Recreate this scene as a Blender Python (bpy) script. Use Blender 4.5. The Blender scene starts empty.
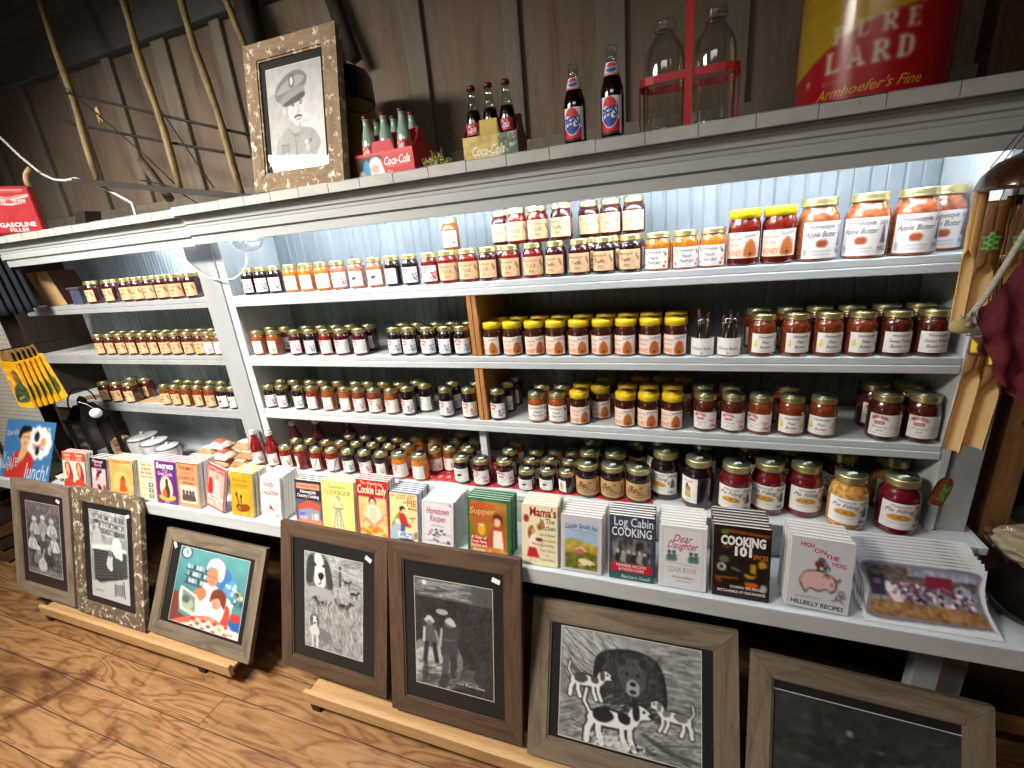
import bpy, bmesh, math, random
import numpy as np
from mathutils import Vector, Matrix, Euler
R_ = random.Random(7)
SC = bpy.context.scene
COL = SC.collection
PI = math.pi

# ------------------------------------------------------------------ camera numbers (1024 x 768 photo)
F_PX, YAW, PITCH, ROLL = 450.23, 0.36472, -0.31546, -0.09372
CAM = np.array([1.75968, -1.41825, 1.73983])
def _basis():
    cy, sy = math.cos(YAW), math.sin(YAW)
    fw = np.array([-sy, cy, 0]); rt = np.array([cy, sy, 0]); up = np.array([0, 0, 1.])
    f2 = fw*math.cos(PITCH)+up*math.sin(PITCH); u2 = -fw*math.sin(PITCH)+up*math.cos(PITCH)
    return rt*math.cos(ROLL)+u2*math.sin(ROLL), -rt*math.sin(ROLL)+u2*math.cos(ROLL), f2
RT, UP, FW = _basis()
def ray(u, v):
    return FW*F_PX+RT*(u-512)-UP*(v-384)
def at(u, v, y=None, x=None, z=None):
    """point of a plane of the room that the photograph shows at u, v"""
    d = ray(u, v)
    i, val = (0, x) if x is not None else (1, y) if y is not None else (2, z)
    return CAM+d*((val-CAM[i])/d[i])
def at_x(u, y, z):
    """x of the point with this y and z that the photograph shows in column u"""
    k = (u-512)/F_PX
    a = np.array([0, y, z])-np.array([CAM[0], CAM[1], CAM[2]])
    # (d.RT) = k (d.FW), d = a + x*ex
    return (k*(a@FW)-(a@RT))/(RT[0]-k*FW[0])
def at_plane(u, v, p0, n):
    d = ray(u, v); n = np.array(n, float)
    return CAM+d*(((np.array(p0)-CAM)@n)/(d@n))

# ------------------------------------------------------------------ materials
def s2l(c):
    return tuple(((x/12.92) if x <= .04045 else ((x+.055)/1.055)**2.4) for x in c)
def hx(h):
    h = h.lstrip('#'); return tuple(int(h[i:i+2], 16)/255 for i in (0, 2, 4))
def lin(h):
    return (*s2l(hx(h)), 1) if isinstance(h, str) else (*s2l(h), 1)
MATS = {}
def new_mat(name):
    m = bpy.data.materials.new(name); m.use_nodes = True
    nt = m.node_tree; b = nt.nodes['Principled BSDF']
    MATS[name] = m
    return m, nt, b
def N(nt, t, **kw):
    n = nt.nodes.new(t)
    for k, v in kw.items():
        if hasattr(n, k) and k not in n.inputs: setattr(n, k, v)
        else: n.inputs[k].default_value = v
    return n
def ramp(nt, stops):
    r = nt.nodes.new('ShaderNodeValToRGB'); e = r.color_ramp.elements
    while len(e) < len(stops): e.new(.5)
    for i, (p, c) in enumerate(stops):
        e[i].position = p; e[i].color = lin(c) if isinstance(c, str) else c
    return r
def plain(name, col, rough=.5, metal=0., coat=0., trans=0., spec=.5, noise=0., nscale=30., ior=1.45, bump=0.):
    if name in MATS: return MATS[name]
    m, nt, b = new_mat(name)
    b.inputs['Base Color'].default_value = lin(col); b.inputs['Roughness'].default_value = rough
    b.inputs['Metallic'].default_value = metal; b.inputs['Coat Weight'].default_value = coat
    b.inputs['Coat Roughness'].default_value = .06
    b.inputs['Transmission Weight'].default_value = trans; b.inputs['IOR'].default_value = ior
    b.inputs['Specular IOR Level'].default_value = spec
    if noise or bump:
        tc = N(nt, 'ShaderNodeTexCoord'); nz = N(nt, 'ShaderNodeTexNoise', Scale=nscale, Detail=5., Roughness=.6)
        nt.links.new(tc.outputs['Object'], nz.inputs['Vector'])
        if noise:
            c = hx(col) if isinstance(col, str) else col
            lo = tuple(max(0, x*(1-noise)) for x in c); hi = tuple(min(1, x*(1+noise*.6)) for x in c)
            r = ramp(nt, [(.3, lin(lo)), (.7, lin(hi))])
            nt.links.new(nz.outputs['Fac'], r.inputs['Fac']); nt.links.new(r.outputs['Color'], b.inputs['Base Color'])
        if bump:
            bp = N(nt, 'ShaderNodeBump', Strength=bump, Distance=.004)
            nt.links.new(nz.outputs['Fac'], bp.inputs['Height']); nt.links.new(bp.outputs['Normal'], b.inputs['Normal'])
    return m
def wood(name, cols, axis=0, scale=6., stretch=14., rough=.7, wear=None, wear_at=.62, bump=.25, ring=1.5):
    """wood with grain along an axis; wear: colour of flaking paint patches"""
    if name in MATS: return MATS[name]
    m, nt, b = new_mat(name)
    tc = N(nt, 'ShaderNodeTexCoord'); mp = N(nt, 'ShaderNodeMapping')
    sc = [stretch]*3; sc[axis] = 1.
    mp.inputs['Scale'].default_value = sc
    oi = N(nt, 'ShaderNodeObjectInfo')
    vm = N(nt, 'ShaderNodeVectorMath', operation='MULTIPLY_ADD')
    vm.inputs[1].default_value = (7.3, 5.1, 3.7)
    nt.links.new(oi.outputs['Random'], vm.inputs[0]); nt.links.new(tc.outputs['Object'], vm.inputs[2])
    nt.links.new(vm.outputs['Vector'], mp.inputs['Vector'])
    nz = N(nt, 'ShaderNodeTexNoise', Scale=scale*.35, Detail=8., Roughness=.65, Distortion=ring)
    nt.links.new(mp.outputs['Vector'], nz.inputs['Vector'])
    r = ramp(nt, [(.25+.5*i/(len(cols)-1), c) for i, c in enumerate(cols)])
    nt.links.new(nz.outputs['Fac'], r.inputs['Fac'])
    out = r.outputs['Color']
    if wear:
        n2 = N(nt, 'ShaderNodeTexNoise', Scale=scale*4.5, Detail=6., Roughness=.7)
        nt.links.new(vm.outputs['Vector'], n2.inputs['Vector'])
        rr = ramp(nt, [(wear_at, (0, 0, 0, 1)), (wear_at+.05, (1, 1, 1, 1))])
        nt.links.new(n2.outputs['Fac'], rr.inputs['Fac'])
        mx = N(nt, 'ShaderNodeMix', data_type='RGBA')
        nt.links.new(rr.outputs['Color'], mx.inputs['Factor']); nt.links.new(out, mx.inputs[6])
        mx.inputs[7].default_value = lin(wear); out = mx.outputs[2]
    nt.links.new(out, b.inputs['Base Color'])
    b.inputs['Roughness'].default_value = rough
    if bump:
        bp = N(nt, 'ShaderNodeBump', Strength=bump, Distance=.003)
        nt.links.new(nz.outputs['Fac'], bp.inputs['Height']); nt.links.new(bp.outputs['Normal'], b.inputs['Normal'])
    return m
def printed(name, rough=.5, coat=0.):
    """ink on paper or tin: the colours are laid on the mesh as the print's own pattern"""
    if name in MATS: return MATS[name]
    m, nt, b = new_mat(name)
    a = N(nt, 'ShaderNodeVertexColor', layer_name='Print')
    nt.links.new(a.outputs['Color'], b.inputs['Base Color'])
    b.inputs['Roughness'].default_value = rough; b.inputs['Coat Weight'].default_value = coat
    b.inputs['Coat Roughness'].default_value = .08
    return m
def pane(name, tint=(.9, .95, .95), fac=.08, rough=.02, edge=.6, power=4.):
    """thin clear glass or film: mostly clear, with a Fresnel sheen"""
    if name in MATS: return MATS[name]
    m, nt, b = new_mat(name)
    nt.nodes.remove(b); out = nt.nodes['Material Output']
    t = N(nt, 'ShaderNodeBsdfTransparent'); t.inputs['Color'].default_value = (*tint, 1)
    g = N(nt, 'ShaderNodeBsdfGlossy'); g.inputs['Roughness'].default_value = rough
    f = N(nt, 'ShaderNodeLayerWeight', Blend=.5); pw_ = N(nt, 'ShaderNodeMath', operation='POWER'); pw_.inputs[1].default_value = power
    nt.links.new(f.outputs['Facing'], pw_.inputs[0])
    ad = N(nt, 'ShaderNodeMath', operation='MULTIPLY_ADD'); ad.inputs[1].default_value = edge; ad.inputs[2].default_value = fac; ad.use_clamp = True
    mx = N(nt, 'ShaderNodeMixShader')
    nt.links.new(pw_.outputs[0], ad.inputs[0]); nt.links.new(ad.outputs[0], mx.inputs[0])
    nt.links.new(t.outputs[0], mx.inputs[1]); nt.links.new(g.outputs[0], mx.inputs[2])
    nt.links.new(mx.outputs[0], out.inputs['Surface'])
    return m
def glow(name, col, strength):
    m, nt, b = new_mat(name)
    b.inputs['Base Color'].default_value = (.8, .8, .8, 1)
    b.inputs['Emission Color'].default_value = lin(col); b.inputs['Emission Strength'].default_value = strength
    return m

# ------------------------------------------------------------------ meshes
class MB:
    def __init__(s): s.v = []; s.f = []; s.m = []; s.sm = []; s.c = []
    def add(s, vs, fs, m=0, smooth=False, col=None):
        b = len(s.v)
        s.v.extend([tuple(map(float, p)) for p in vs])
        s.f.extend([tuple(b+i for i in f) for f in fs]); s.m.extend([m]*len(fs)); s.sm.extend([smooth]*len(fs))
        if col is None: s.c.extend([(1, 1, 1)]*len(vs))
        elif isinstance(col, np.ndarray) or isinstance(col, list): s.c.extend([tuple(c) for c in col])
        else: s.c.extend([tuple(col)]*len(vs))
        return s
    def box(s, x0, y0, z0, x1, y1, z1, m=0, b=0., M=None, col=None):
        x0, x1 = min(x0, x1), max(x0, x1); y0, y1 = min(y0, y1), max(y0, y1); z0, z1 = min(z0, z1), max(z0, z1)
        if b <= 0:
            vs = [(x, y, z) for x in (x0, x1) for y in (y0, y1) for z in (z0, z1)]
            fs = [(0, 1, 3, 2), (4, 6, 7, 5), (0, 4, 5, 1), (2, 3, 7, 6), (0, 2, 6, 4), (1, 5, 7, 3)]
        else:
            bm = bmesh.new(); bmesh.ops.create_cube(bm, size=1)
            for v in bm.verts:
                v.co = Vector(((x0+x1)/2+v.co.x*(x1-x0), (y0+y1)/2+v.co.y*(y1-y0), (z0+z1)/2+v.co.z*(z1-z0)))
            bmesh.ops.bevel(bm, geom=bm.edges[:], offset=min(b, .45*min(x1-x0, y1-y0, z1-z0)), segments=2, affect='EDGES', profile=.5)
            bm.verts.index_update()
            vs = [tuple(v.co) for v in bm.verts]; fs = [tuple(v.index for v in f.verts) for f in bm.faces]; bm.free()
        if M is not None: vs = [tuple(M @ Vector(p)) for p in vs]
        return s.add(vs, fs, m, False, col)
    def lathe(s, prof, seg=24, m=0, c=(0, 0, 0), smooth=True, a0=0., a1=2*PI, M=None, col=None):
        full = abs(a1-a0-2*PI) < 1e-6
        n = seg if full else seg+1
        vs = []; fs = []
        for r, z in prof:
            for i in range(n):
                a = a0+(a1-a0)*i/seg
                vs.append((c[0]+r*math.sin(a), c[1]-r*math.cos(a), c[2]+z))
        for j in range(len(prof)-1):
            for i in range(seg):
                k = (i+1) % n
                fs.append((j*n+i, j*n+k, (j+1)*n+k, (j+1)*n+i))
        if full:
            if prof[0][0] > 1e-5: fs.append(tuple(range(n-1, -1, -1)))
            if prof[-1][0] > 1e-5: fs.append(tuple((len(prof)-1)*n+i for i in range(n)))
        if M is not None: vs = [tuple(M @ Vector(p)) for p in vs]
        return s.add(vs, fs, m, smooth, col)
    def tube(s, pts, r, seg=8, m=0, smooth=True, cap=True, col=None, flat=1.):
        pts = [Vector(p) for p in pts]; n = len(pts)
        rs = r if isinstance(r, (list, tuple)) else [r]*n
        vs = []; fs = []
        t0 = (pts[1]-pts[0]).normalized()
        u = t0.orthogonal().normalized()
        for i, p in enumerate(pts):
            t = (pts[min(i+1, n-1)]-pts[max(i-1, 0)]).normalized()
            u = (u-t*u.dot(t)).normalized(); w = t.cross(u)
            for k in range(seg):
                a = 2*PI*k/seg
                vs.append(tuple(p+(u*math.cos(a)+w*math.sin(a)*flat)*rs[i]))
        for j in range(n-1):
            for k in range(seg):
                q = (k+1) % seg
                fs.append((j*seg+k, j*seg+q, (j+1)*seg+q, (j+1)*seg+k))
        if cap:
            fs.append(tuple(range(seg-1, -1, -1))); fs.append(tuple((n-1)*seg+k for k in range(seg)))
        return s.add(vs, fs, m, smooth, col)
    def prism(s, pts, a, b, axis=1, m=0, M=None, col=None):
        """polygon of two coordinates drawn out along an axis from a to b"""
        n = len(pts)
        def P(p, t):
            q = list(p); q.insert(axis, t); return tuple(q)
        vs = [P(p, a) for p in pts]+[P(p, b) for p in pts]
        fs = [tuple(range(n)), tuple(range(2*n-1, n-1, -1))]
        for i in range(n):
            k = (i+1) % n; fs.append((i, i+n, k+n, k))
        if M is not None: vs = [tuple(M @ Vector(p)) for p in vs]
        s.add(vs, fs, m, False, col); return s
    def build(s, name, mats, parent=None, fix=True):
        me = bpy.data.meshes.new(name)
        me.from_pydata(s.v, [], s.f)
        for mt in (mats if isinstance(mats, (list, tuple)) else [mats]): me.materials.append(mt)
        me.polygons.foreach_set('material_index', s.m); me.polygons.foreach_set('use_smooth', s.sm)
        ca = me.color_attributes.new('Print', 'FLOAT_COLOR', 'POINT')
        a = np.ones((len(s.v), 4)); c = np.array(s.c, float).reshape(-1, 3)
        a[:, :3] = np.where(c <= .04045, c/12.92, ((np.clip(c, 0, 1)+.055)/1.055)**2.4)
        ca.data.foreach_set('color', a.ravel())
        if fix:
            bm = bmesh.new(); bm.from_mesh(me); bmesh.ops.recalc_face_normals(bm, faces=bm.faces[:]); bm.to_mesh(me); bm.free()
        me.update()
        o = bpy.data.objects.new(name, me); COL.objects.link(o)
        if parent is not None: o.parent = parent
        return o
def tag(o, label, cat, group=None, kind=None):
    o['label'] = label; o['category'] = cat
    if group: o['group'] = group
    if kind: o['kind'] = kind
    return o
def thing(name, label, cat, loc=(0, 0, 0), rot=(0, 0, 0), group=None):
    o = bpy.data.objects.new(name, None); COL.objects.link(o)
    o.location = loc; o.rotation_euler = rot; o.empty_display_size = .05
    return tag(o, label, cat, group)
def struct(name, mb, mats):
    o = mb.build(name, mats); o['kind'] = 'structure'; return o
KIDS = {}
def kids(o):
    return [c for c in bpy.data.objects if c.parent is o]
def dup(root, parts, loc, rot, label, group=None):
    r = root.copy(); COL.objects.link(r); r.location = loc; r.rotation_euler = rot
    r['label'] = label
    if group: r['group'] = group
    for ch, subs in parts:
        c = ch.copy(); COL.objects.link(c); c.parent = r
        for g in subs:
            d = g.copy(); COL.objects.link(d); d.parent = c
    return r

# ------------------------------------------------------------------ lettering
_TX = {}
def text_geo(s, shear=0., bold=0., spacing=1.):
    k = (s, shear, bold, spacing)
    if k in _TX: return _TX[k]
    cu = bpy.data.curves.new('lettering', 'FONT'); cu.body = s; cu.align_x = 'CENTER'; cu.align_y = 'CENTER'
    cu.shear = shear; cu.offset = bold; cu.resolution_u = 2; cu.dimensions = '2D'; cu.fill_mode = 'FRONT'; cu.space_character = spacing
    o = bpy.data.objects.new('lettering', cu)
    me = bpy.data.meshes.new_from_object(o)
    v = np.array([x.co[:2] for x in me.vertices]).reshape(-1, 2); f = [tuple(p.vertices) for p in me.polygons]
    bpy.data.objects.remove(o); bpy.data.curves.remove(cu); bpy.data.meshes.remove(me)
    if len(v):
        lo, hi = v.min(0), v.max(0); v = v-(lo+hi)/2
        size = hi-lo
    else: size = np.array([1., 1.])
    _TX[k] = (v, f, size); return _TX[k]
class Sheet:
    """a flat printed sheet in its own x (0..1) and y (0..A, downwards): picture and lettering, laid on a mesh afterwards"""
    def __init__(s, w, h, bg='#ffffff'):
        s.w, s.h, s.A = w, h, h/w
        k = 2; s.k = k
        ys, xs = np.mgrid[0:h*k, 0:w*k]
        s.X = (xs+.5)/(w*k); s.Y = (ys+.5)/(w*k)
        s.a = np.empty((h*k, w*k, 3)); s.a[:] = hx(bg)
        s.t = []; s.rng = np.random.RandomState(w*131+h)
    def mix(s, mask, col, al=1.):
        c = np.array(hx(col) if isinstance(col, str) else col)
        m = (mask.astype(float)*al)[..., None]
        s.a = s.a*(1-m)+c*m; return s
    def rect(s, x0, y0, x1, y1, col, al=1.): return s.mix((s.X >= x0) & (s.X <= x1) & (s.Y >= y0) & (s.Y <= y1), col, al)
    def ell(s, cx, cy, rx, ry, col, al=1., rot=0., y0=-9, y1=9):
        c, q = math.cos(rot), math.sin(rot); dx, dy = s.X-cx, s.Y-cy
        return s.mix((((dx*c+dy*q)/rx)**2+((dy*c-dx*q)/ry)**2 <= 1) & (s.Y > y0) & (s.Y < y1), col, al)
    def pmask(s, pts):
        n = len(pts); ins = np.zeros(s.X.shape, bool)
        for i in range(n):
            (x0, y0), (x1, y1) = pts[i], pts[(i+1) % n]
            if y0 == y1: continue
            c = ((y0 > s.Y) != (y1 > s.Y)) & (s.X < (x1-x0)*(s.Y-y0)/(y1-y0)+x0)
            ins ^= c
        return ins
    def poly(s, pts, col, al=1.): return s.mix(s.pmask(pts), col, al)
    def blob(s, pts, col, al=1., n=5):
        """closed smooth outline through the points"""
        P = np.array(pts); m = len(P); out = []
        for i in range(m):
            a, b, c, d = P[i-1], P[i], P[(i+1) % m], P[(i+2) % m]
            for j in range(n):
                t = j/n
                out.append(tuple(.5*((2*b)+(c-a)*t+(2*a-5*b+4*c-d)*t*t+(3*b-a-3*c+d)*t**3)))
        return s.poly(out, col, al)
    def line(s, pts, w, col, al=1.):
        m = np.zeros(s.X.shape, bool)
        for (x0, y0), (x1, y1) in zip(pts, pts[1:]):
            dx, dy = x1-x0, y1-y0; L = dx*dx+dy*dy+1e-12
            t = np.clip(((s.X-x0)*dx+(s.Y-y0)*dy)/L, 0, 1)
            m |= (s.X-x0-t*dx)**2+(s.Y-y0-t*dy)**2 <= (w/2)**2
        return s.mix(m, col, al)
    def grad(s, c0, c1, y0=0., y1=None):
        y1 = s.A if y1 is None else y1
        t = np.clip((s.Y-y0)/(y1-y0), 0, 1)[..., None]; m = ((s.Y >= y0) & (s.Y <= y1))[..., None]
        s.a = np.where(m, np.array(hx(c0))*(1-t)+np.array(hx(c1))*t, s.a); return s
    def nz(s, nx, ny):
        g = s.rng.rand(ny+2, nx+2)
        fx = s.X*nx; fy = s.Y/s.A*ny; ix = fx.astype(int); iy = fy.astype(int); tx = fx-ix; ty = fy-iy
        return (g[iy, ix]*(1-tx)+g[iy, ix+1]*tx)*(1-ty)+(g[iy+1, ix]*(1-tx)+g[iy+1, ix+1]*tx)*ty
    def grain(s, amp, nx, ny, mask=None):
        n = (s.nz(nx, ny)-.5)*2*amp
        if mask is not None: n = n*mask
        s.a = np.clip(s.a+n[..., None], 0, 1); return s
    def strokes(s, n, box, L, w, cols, ang=PI/2, da=.5, al=.8):
        for _ in range(n):
            x = box[0]+s.rng.rand()*(box[2]-box[0]); y = box[1]+s.rng.rand()*(box[3]-box[1]); a = ang+(s.rng.rand()-.5)*2*da
            l = L*(.5+s.rng.rand())
            s.line([(x, y), (x+math.cos(a)*l, y-math.sin(a)*l)], w, cols[s.rng.randint(len(cols))], al)
        return s
    def text(s, t, x, y, size, col, shear=0., bold=0., fit=None, rot=0., spacing=1., arc=0.):
        """size: height of a capital in sheet units; fit: widest allowed"""
        s.t.append((t, x, y, size, hx(col), shear, bold, fit, rot, spacing, arc)); return s
    def pix(s):
        k = s.k; return np.clip(s.a.reshape(s.h, k, s.w, k, 3).mean((1, 3)), 0, 1)
    def lay(s, mb, W, H, fn, m=0, lift=.0004):
        """fn(x, z, lift): sheet metres (x from the middle, z from the bottom) to a point"""
        p = s.pix(); w, h = s.w, s.h
        vs = []; cs = []
        for j in range(h+1):
            for i in range(w+1):
                vs.append(fn((i/w-.5)*W, H-j/h*H, 0))
        q = np.pad(p, ((0, 1), (0, 1), (0, 0)), mode='edge')
        cs = q.reshape(-1, 3)
        # a vertex takes the mean of the cells it touches
        q2 = np.pad(p, ((1, 1), (1, 1), (0, 0)), mode='edge'); cs = ((q2[:-1, :-1]+q2[1:, :-1]+q2[:-1, 1:]+q2[1:, 1:])/4).reshape(-1, 3)
        fs = [(j*(w+1)+i, (j+1)*(w+1)+i, (j+1)*(w+1)+i+1, j*(w+1)+i+1) for j in range(h) for i in range(w)]
        mb.add(vs, fs, m, False, cs)
        for (t, x, y, size, col, shear, bold, fit, rot, sp, arc) in s.t:
            v, f, sz = text_geo(t, shear, bold, sp)
            if not len(v): continue
            k = size/.69; kx = k
            if fit and sz[0]*k > fit: kx = fit/sz[0]
            c, q = math.cos(rot), math.sin(rot)
            pts = []
            for a, b in v:
                a, b = a*kx, b*k
                if arc: b -= arc*(a/(fit or 1))**2*4
                a, b = a*c-b*q, a*q+b*c
                pts.append(fn((x+a-.5)*W, H*(1-(y-b)/s.A), lift))
            mb.add(pts, f, m, False, col)
        return mb
def flat(x, z, l): return (x, -l, z)
# ------------------------------------------------------------------ colours and woods
M_PAINT = wood('grey_paint', ['#a9b2b6', '#bcc4c7', '#c6cdcf', '#b3bcc0'], 0, 5, 5, .55, wear='#8a8f90', wear_at=.7, bump=.12)
M_PAINTV = wood('grey_paint_upright', ['#a9b2b6', '#bcc4c7', '#c6cdcf', '#b3bcc0'], 2, 5, 5, .55, wear='#8a8f90', wear_at=.72, bump=.12)
M_STILE = wood('grey_post_paint', ['#8f9498', '#9da2a5', '#a5aaad'], 2, 5, 5, .6, wear='#777b7d', wear_at=.7, bump=.12)
M_BOARD = wood('beadboard_paint', ['#717b80', '#7d878c', '#87919a'], 2, 4, 6, .5, wear='#5e666a', wear_at=.74, bump=.08)
M_BOARDL = wood('ribbed_panel_paint', ['#8d999f', '#a2aeb4', '#b0bcc2'], 2, 4, 6, .5, bump=.08)
M_PINE = wood('raw_pine', ['#8a5a30', '#a9743f', '#bb8850', '#9c6838'], 2, 7, 10, .65, bump=.15)
M_RAIL = wood('rail_pine', ['#8f6c45', '#b08a5c', '#c29c6d', '#a17a4c'], 0, 6, 12, .65, wear='#5a3a22', wear_at=.72, bump=.15)
M_DARKWOOD = wood('dark_wood', ['#1c1511', '#2b211a', '#38291f'], 2, 6, 10, .8)
M_WALLW = wood('old_wall_boards', ['#554a3f', '#6a5c4f', '#77685a', '#61544a'], 2, 4, 7, .85, wear='#4f463d', wear_at=.66)
M_BATTEN = wood('old_wall_battens', ['#5a5147', '#6d6458', '#787064', '#62594e'], 2, 4, 8, .85)
M_BEAM = wood('grey_beam', ['#3c3f3f', '#4a4d4d', '#545757'], 0, 4, 7, .9)
M_BLACK = plain('black_iron', '#101012', .45, .3)
M_DARK = plain('dark_void', '#0c0b0a', .9)

def floor_mat():
    m, nt, b = new_mat('pine_floor')
    L = nt.links.new
    tc = N(nt, 'ShaderNodeTexCoord')
    br = N(nt, 'ShaderNodeTexBrick', Scale=1.)
    br.offset = .37; br.inputs['Brick Width'].default_value = 2.1; br.inputs['Row Height'].default_value = .135
    br.inputs['Mortar Size'].default_value = .0016; br.inputs['Mortar Smooth'].default_value = .2
    br.inputs['Color1'].default_value = (0, 0, 0, 1); br.inputs['Color2'].default_value = (1, 1, 1, 1); br.inputs['Mortar'].default_value = (.5, .5, .5, 1)
    L(tc.outputs['Object'], br.inputs['Vector'])
    off = N(nt, 'ShaderNodeVectorMath', operation='MULTIPLY_ADD'); off.inputs[1].default_value = (3., 9., 5.)
    L(br.outputs['Color'], off.inputs[0]); L(tc.outputs['Object'], off.inputs[2])
    mp = N(nt, 'ShaderNodeMapping'); mp.inputs['Scale'].default_value = (.9, 6.5, 1)
    L(off.outputs['Vector'], mp.inputs['Vector'])
    n1 = N(nt, 'ShaderNodeTexNoise', Scale=1.5, Detail=3., Roughness=.5, Distortion=.6)
    L(mp.outputs['Vector'], n1.inputs['Vector'])
    # growth rings: many bands of the same slow field
    mu = N(nt, 'ShaderNodeMath', operation='MULTIPLY'); mu.inputs[1].default_value = 9.
    L(n1.outputs['Fac'], mu.inputs[0])
    fr = N(nt, 'ShaderNodeMath', operation='FRACT'); L(mu.outputs[0], fr.inputs[0])
    r1 = ramp(nt, [(0., '#7d5634'), (.15, '#9c744b'), (.55, '#ab855c'), (.85, '#987049'), (1., '#7d5634')])
    L(fr.outputs[0], r1.inputs['Fac'])
    n2 = N(nt, 'ShaderNodeTexNoise', Scale=60., Detail=4., Roughness=.6)
    mp2 = N(nt, 'ShaderNodeMapping'); mp2.inputs['Scale'].default_value = (.12, 1.6, 1)
    L(off.outputs['Vector'], mp2.inputs['Vector']); L(mp2.outputs['Vector'], n2.inputs['Vector'])
    r2 = ramp(nt, [(.3, (.62, .6, .58, 1)), (.6, (1, 1, 1, 1))]); L(n2.outputs['Fac'], r2.inputs['Fac'])
    mx = N(nt, 'ShaderNodeMix', data_type='RGBA', blend_type='MULTIPLY'); mx.inputs['Factor'].default_value = .6
    L(r1.outputs['Color'], mx.inputs[6]); L(r2.outputs['Color'], mx.inputs[7])
    # boards differ
    r3 = ramp(nt, [(0., (.72, .66, .6, 1)), (.5, (1, .98, .95, 1)), (1., (.85, .78, .7, 1))]); L(br.outputs['Color'], r3.inputs['Fac'])
    m2 = N(nt, 'ShaderNodeMix', data_type='RGBA', blend_type='MULTIPLY'); m2.inputs['Factor'].default_value = .8
    L(mx.outputs[2], m2.inputs[6]); L(r3.outputs['Color'], m2.inputs[7])
    # worn dark red-brown stains
    n3 = N(nt, 'ShaderNodeTexNoise', Scale=3.2, Detail=5., Roughness=.6, Distortion=.8); L(tc.outputs['Object'], n3.inputs['Vector'])
    r4 = ramp(nt, [(.56, (0, 0, 0, 1)), (.68, (1, 1, 1, 1))]); L(n3.outputs['Fac'], r4.inputs['Fac'])
    m3 = N(nt, 'ShaderNodeMix', data_type='RGBA', blend_type='MULTIPLY')
    k = N(nt, 'ShaderNodeMath', operation='MULTIPLY'); k.inputs[1].default_value = .75
    L(r4.outputs['Color'], k.inputs[0]); L(k.outputs[0], m3.inputs['Factor']); L(m2.outputs[2], m3.inputs[6]); m3.inputs[7].default_value = lin('#8a5f4a')
    m4 = N(nt, 'ShaderNodeMix', data_type='RGBA'); L(br.outputs['Fac'], m4.inputs['Factor']); L(m3.outputs[2], m4.inputs[6]); m4.inputs[7].default_value = lin('#2a180d')
    L(m4.outputs[2], b.inputs['Base Color'])
    b.inputs['Roughness'].default_value = .5
    bp = N(nt, 'ShaderNodeBump', Strength=.35, Distance=.002); inv = N(nt, 'ShaderNodeMath', operation='SUBTRACT'); inv.inputs[0].default_value = 1.
    L(br.outputs['Fac'], inv.inputs[1]); L(inv.outputs[0], bp.inputs['Height']); L(bp.outputs['Normal'], b.inputs['Normal'])
    return m

# ------------------------------------------------------------------ the shelf's measures
Z1, Z2, Z3, Z4 = 1.605, 1.345, 1.097, .825
W, D = 2.451, .283
LX = -1.62                     # outer end of the shelves beyond the grey post
ZL = .703                      # ledge the books stand on
ZD, YD = 1.950, -.145          # deck above the cornice and its front edge
XS4 = -.150
YW = .40                       # old board wall behind

# ------------------------------------------------------------------ room
mb = MB(); mb.box(-4.2, -3.6, -.04, 4.6, .46, 0); struct('floor', mb, floor_mat())
mb = MB(); mb.box(-4.2, YW, 0, 4.6, YW+.05, 3.2)
# vertical boards with battens: pattern of the wall itself
xb = []
for u, v in ((22, 215), (62, 205), (106, 205), (147, 195), (197, 185), (250, 170), (352, 150), (424, 130), (517, 110), (612, 95), (737, 60)):
    xb.append(at(u, v, y=YW-.02)[0])
xb += [xb[-1]+.37, xb[-1]+.74, xb[-1]+1.1, xb[0]-.4, xb[0]-.8]
for i, x in enumerate(xb):
    w = .047 if i in (4, 7, 9) else .03
    mb.box(x-w, YW-.022, 1.9, x+w, YW, 2.78, 1, b=.004)
mb.box(-4.2, YW-.03, 1.93, 4.6, YW, 2.075, 1, b=.004)
mb.box(-4.2, YW-.045, 1.93, 4.6, YW-.02, 1.99, 1, b=.004)
struct('wall_back', mb, [M_WALLW, M_BATTEN])
mb = MB(); mb.box(-4.25, -3.6, 0, -4.2, .46, 3.2); struct('wall_left', mb, M_WALLW)
mb = MB(); mb.box(4.6, -3.6, 0, 4.65, .46, 3.2); struct('wall_right', mb, M_WALLW)
mb = MB(); mb.box(-4.2, -3.65, 0, 4.6, -3.6, 3.2); struct('wall_front', mb, M_WALLW)
mb = MB(); mb.box(-4.2, YW-.05, 2.735, 4.6, YW, 3.2, 0, b=.006); mb.box(-4.2, YW-.062, 2.95, 4.6, YW-.05, 2.99, 0); struct('trim_1', mb, M_BEAM)
mb = MB(); mb.box(-4.2, -3.6, 3.2, 4.6, .46, 3.24)
for i in range(12): mb.box(-4.1+i*.75, -3.6, 3.04, -4.04+i*.75, .34, 3.2)
struct('ceiling', mb, M_DARKWOOD)
# slanted dark brace that comes down beside the framed portrait
mb = MB(); mb.tube([at(262, 70, y=.30), at(238, -30, y=.34)], .045, 4); mb.tube([at(355, 60, y=.33), at(325, -20, y=.35)], .03, 4)
o = mb.build('trim_2', M_DARKWOOD); o['kind'] = 'structure'

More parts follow.
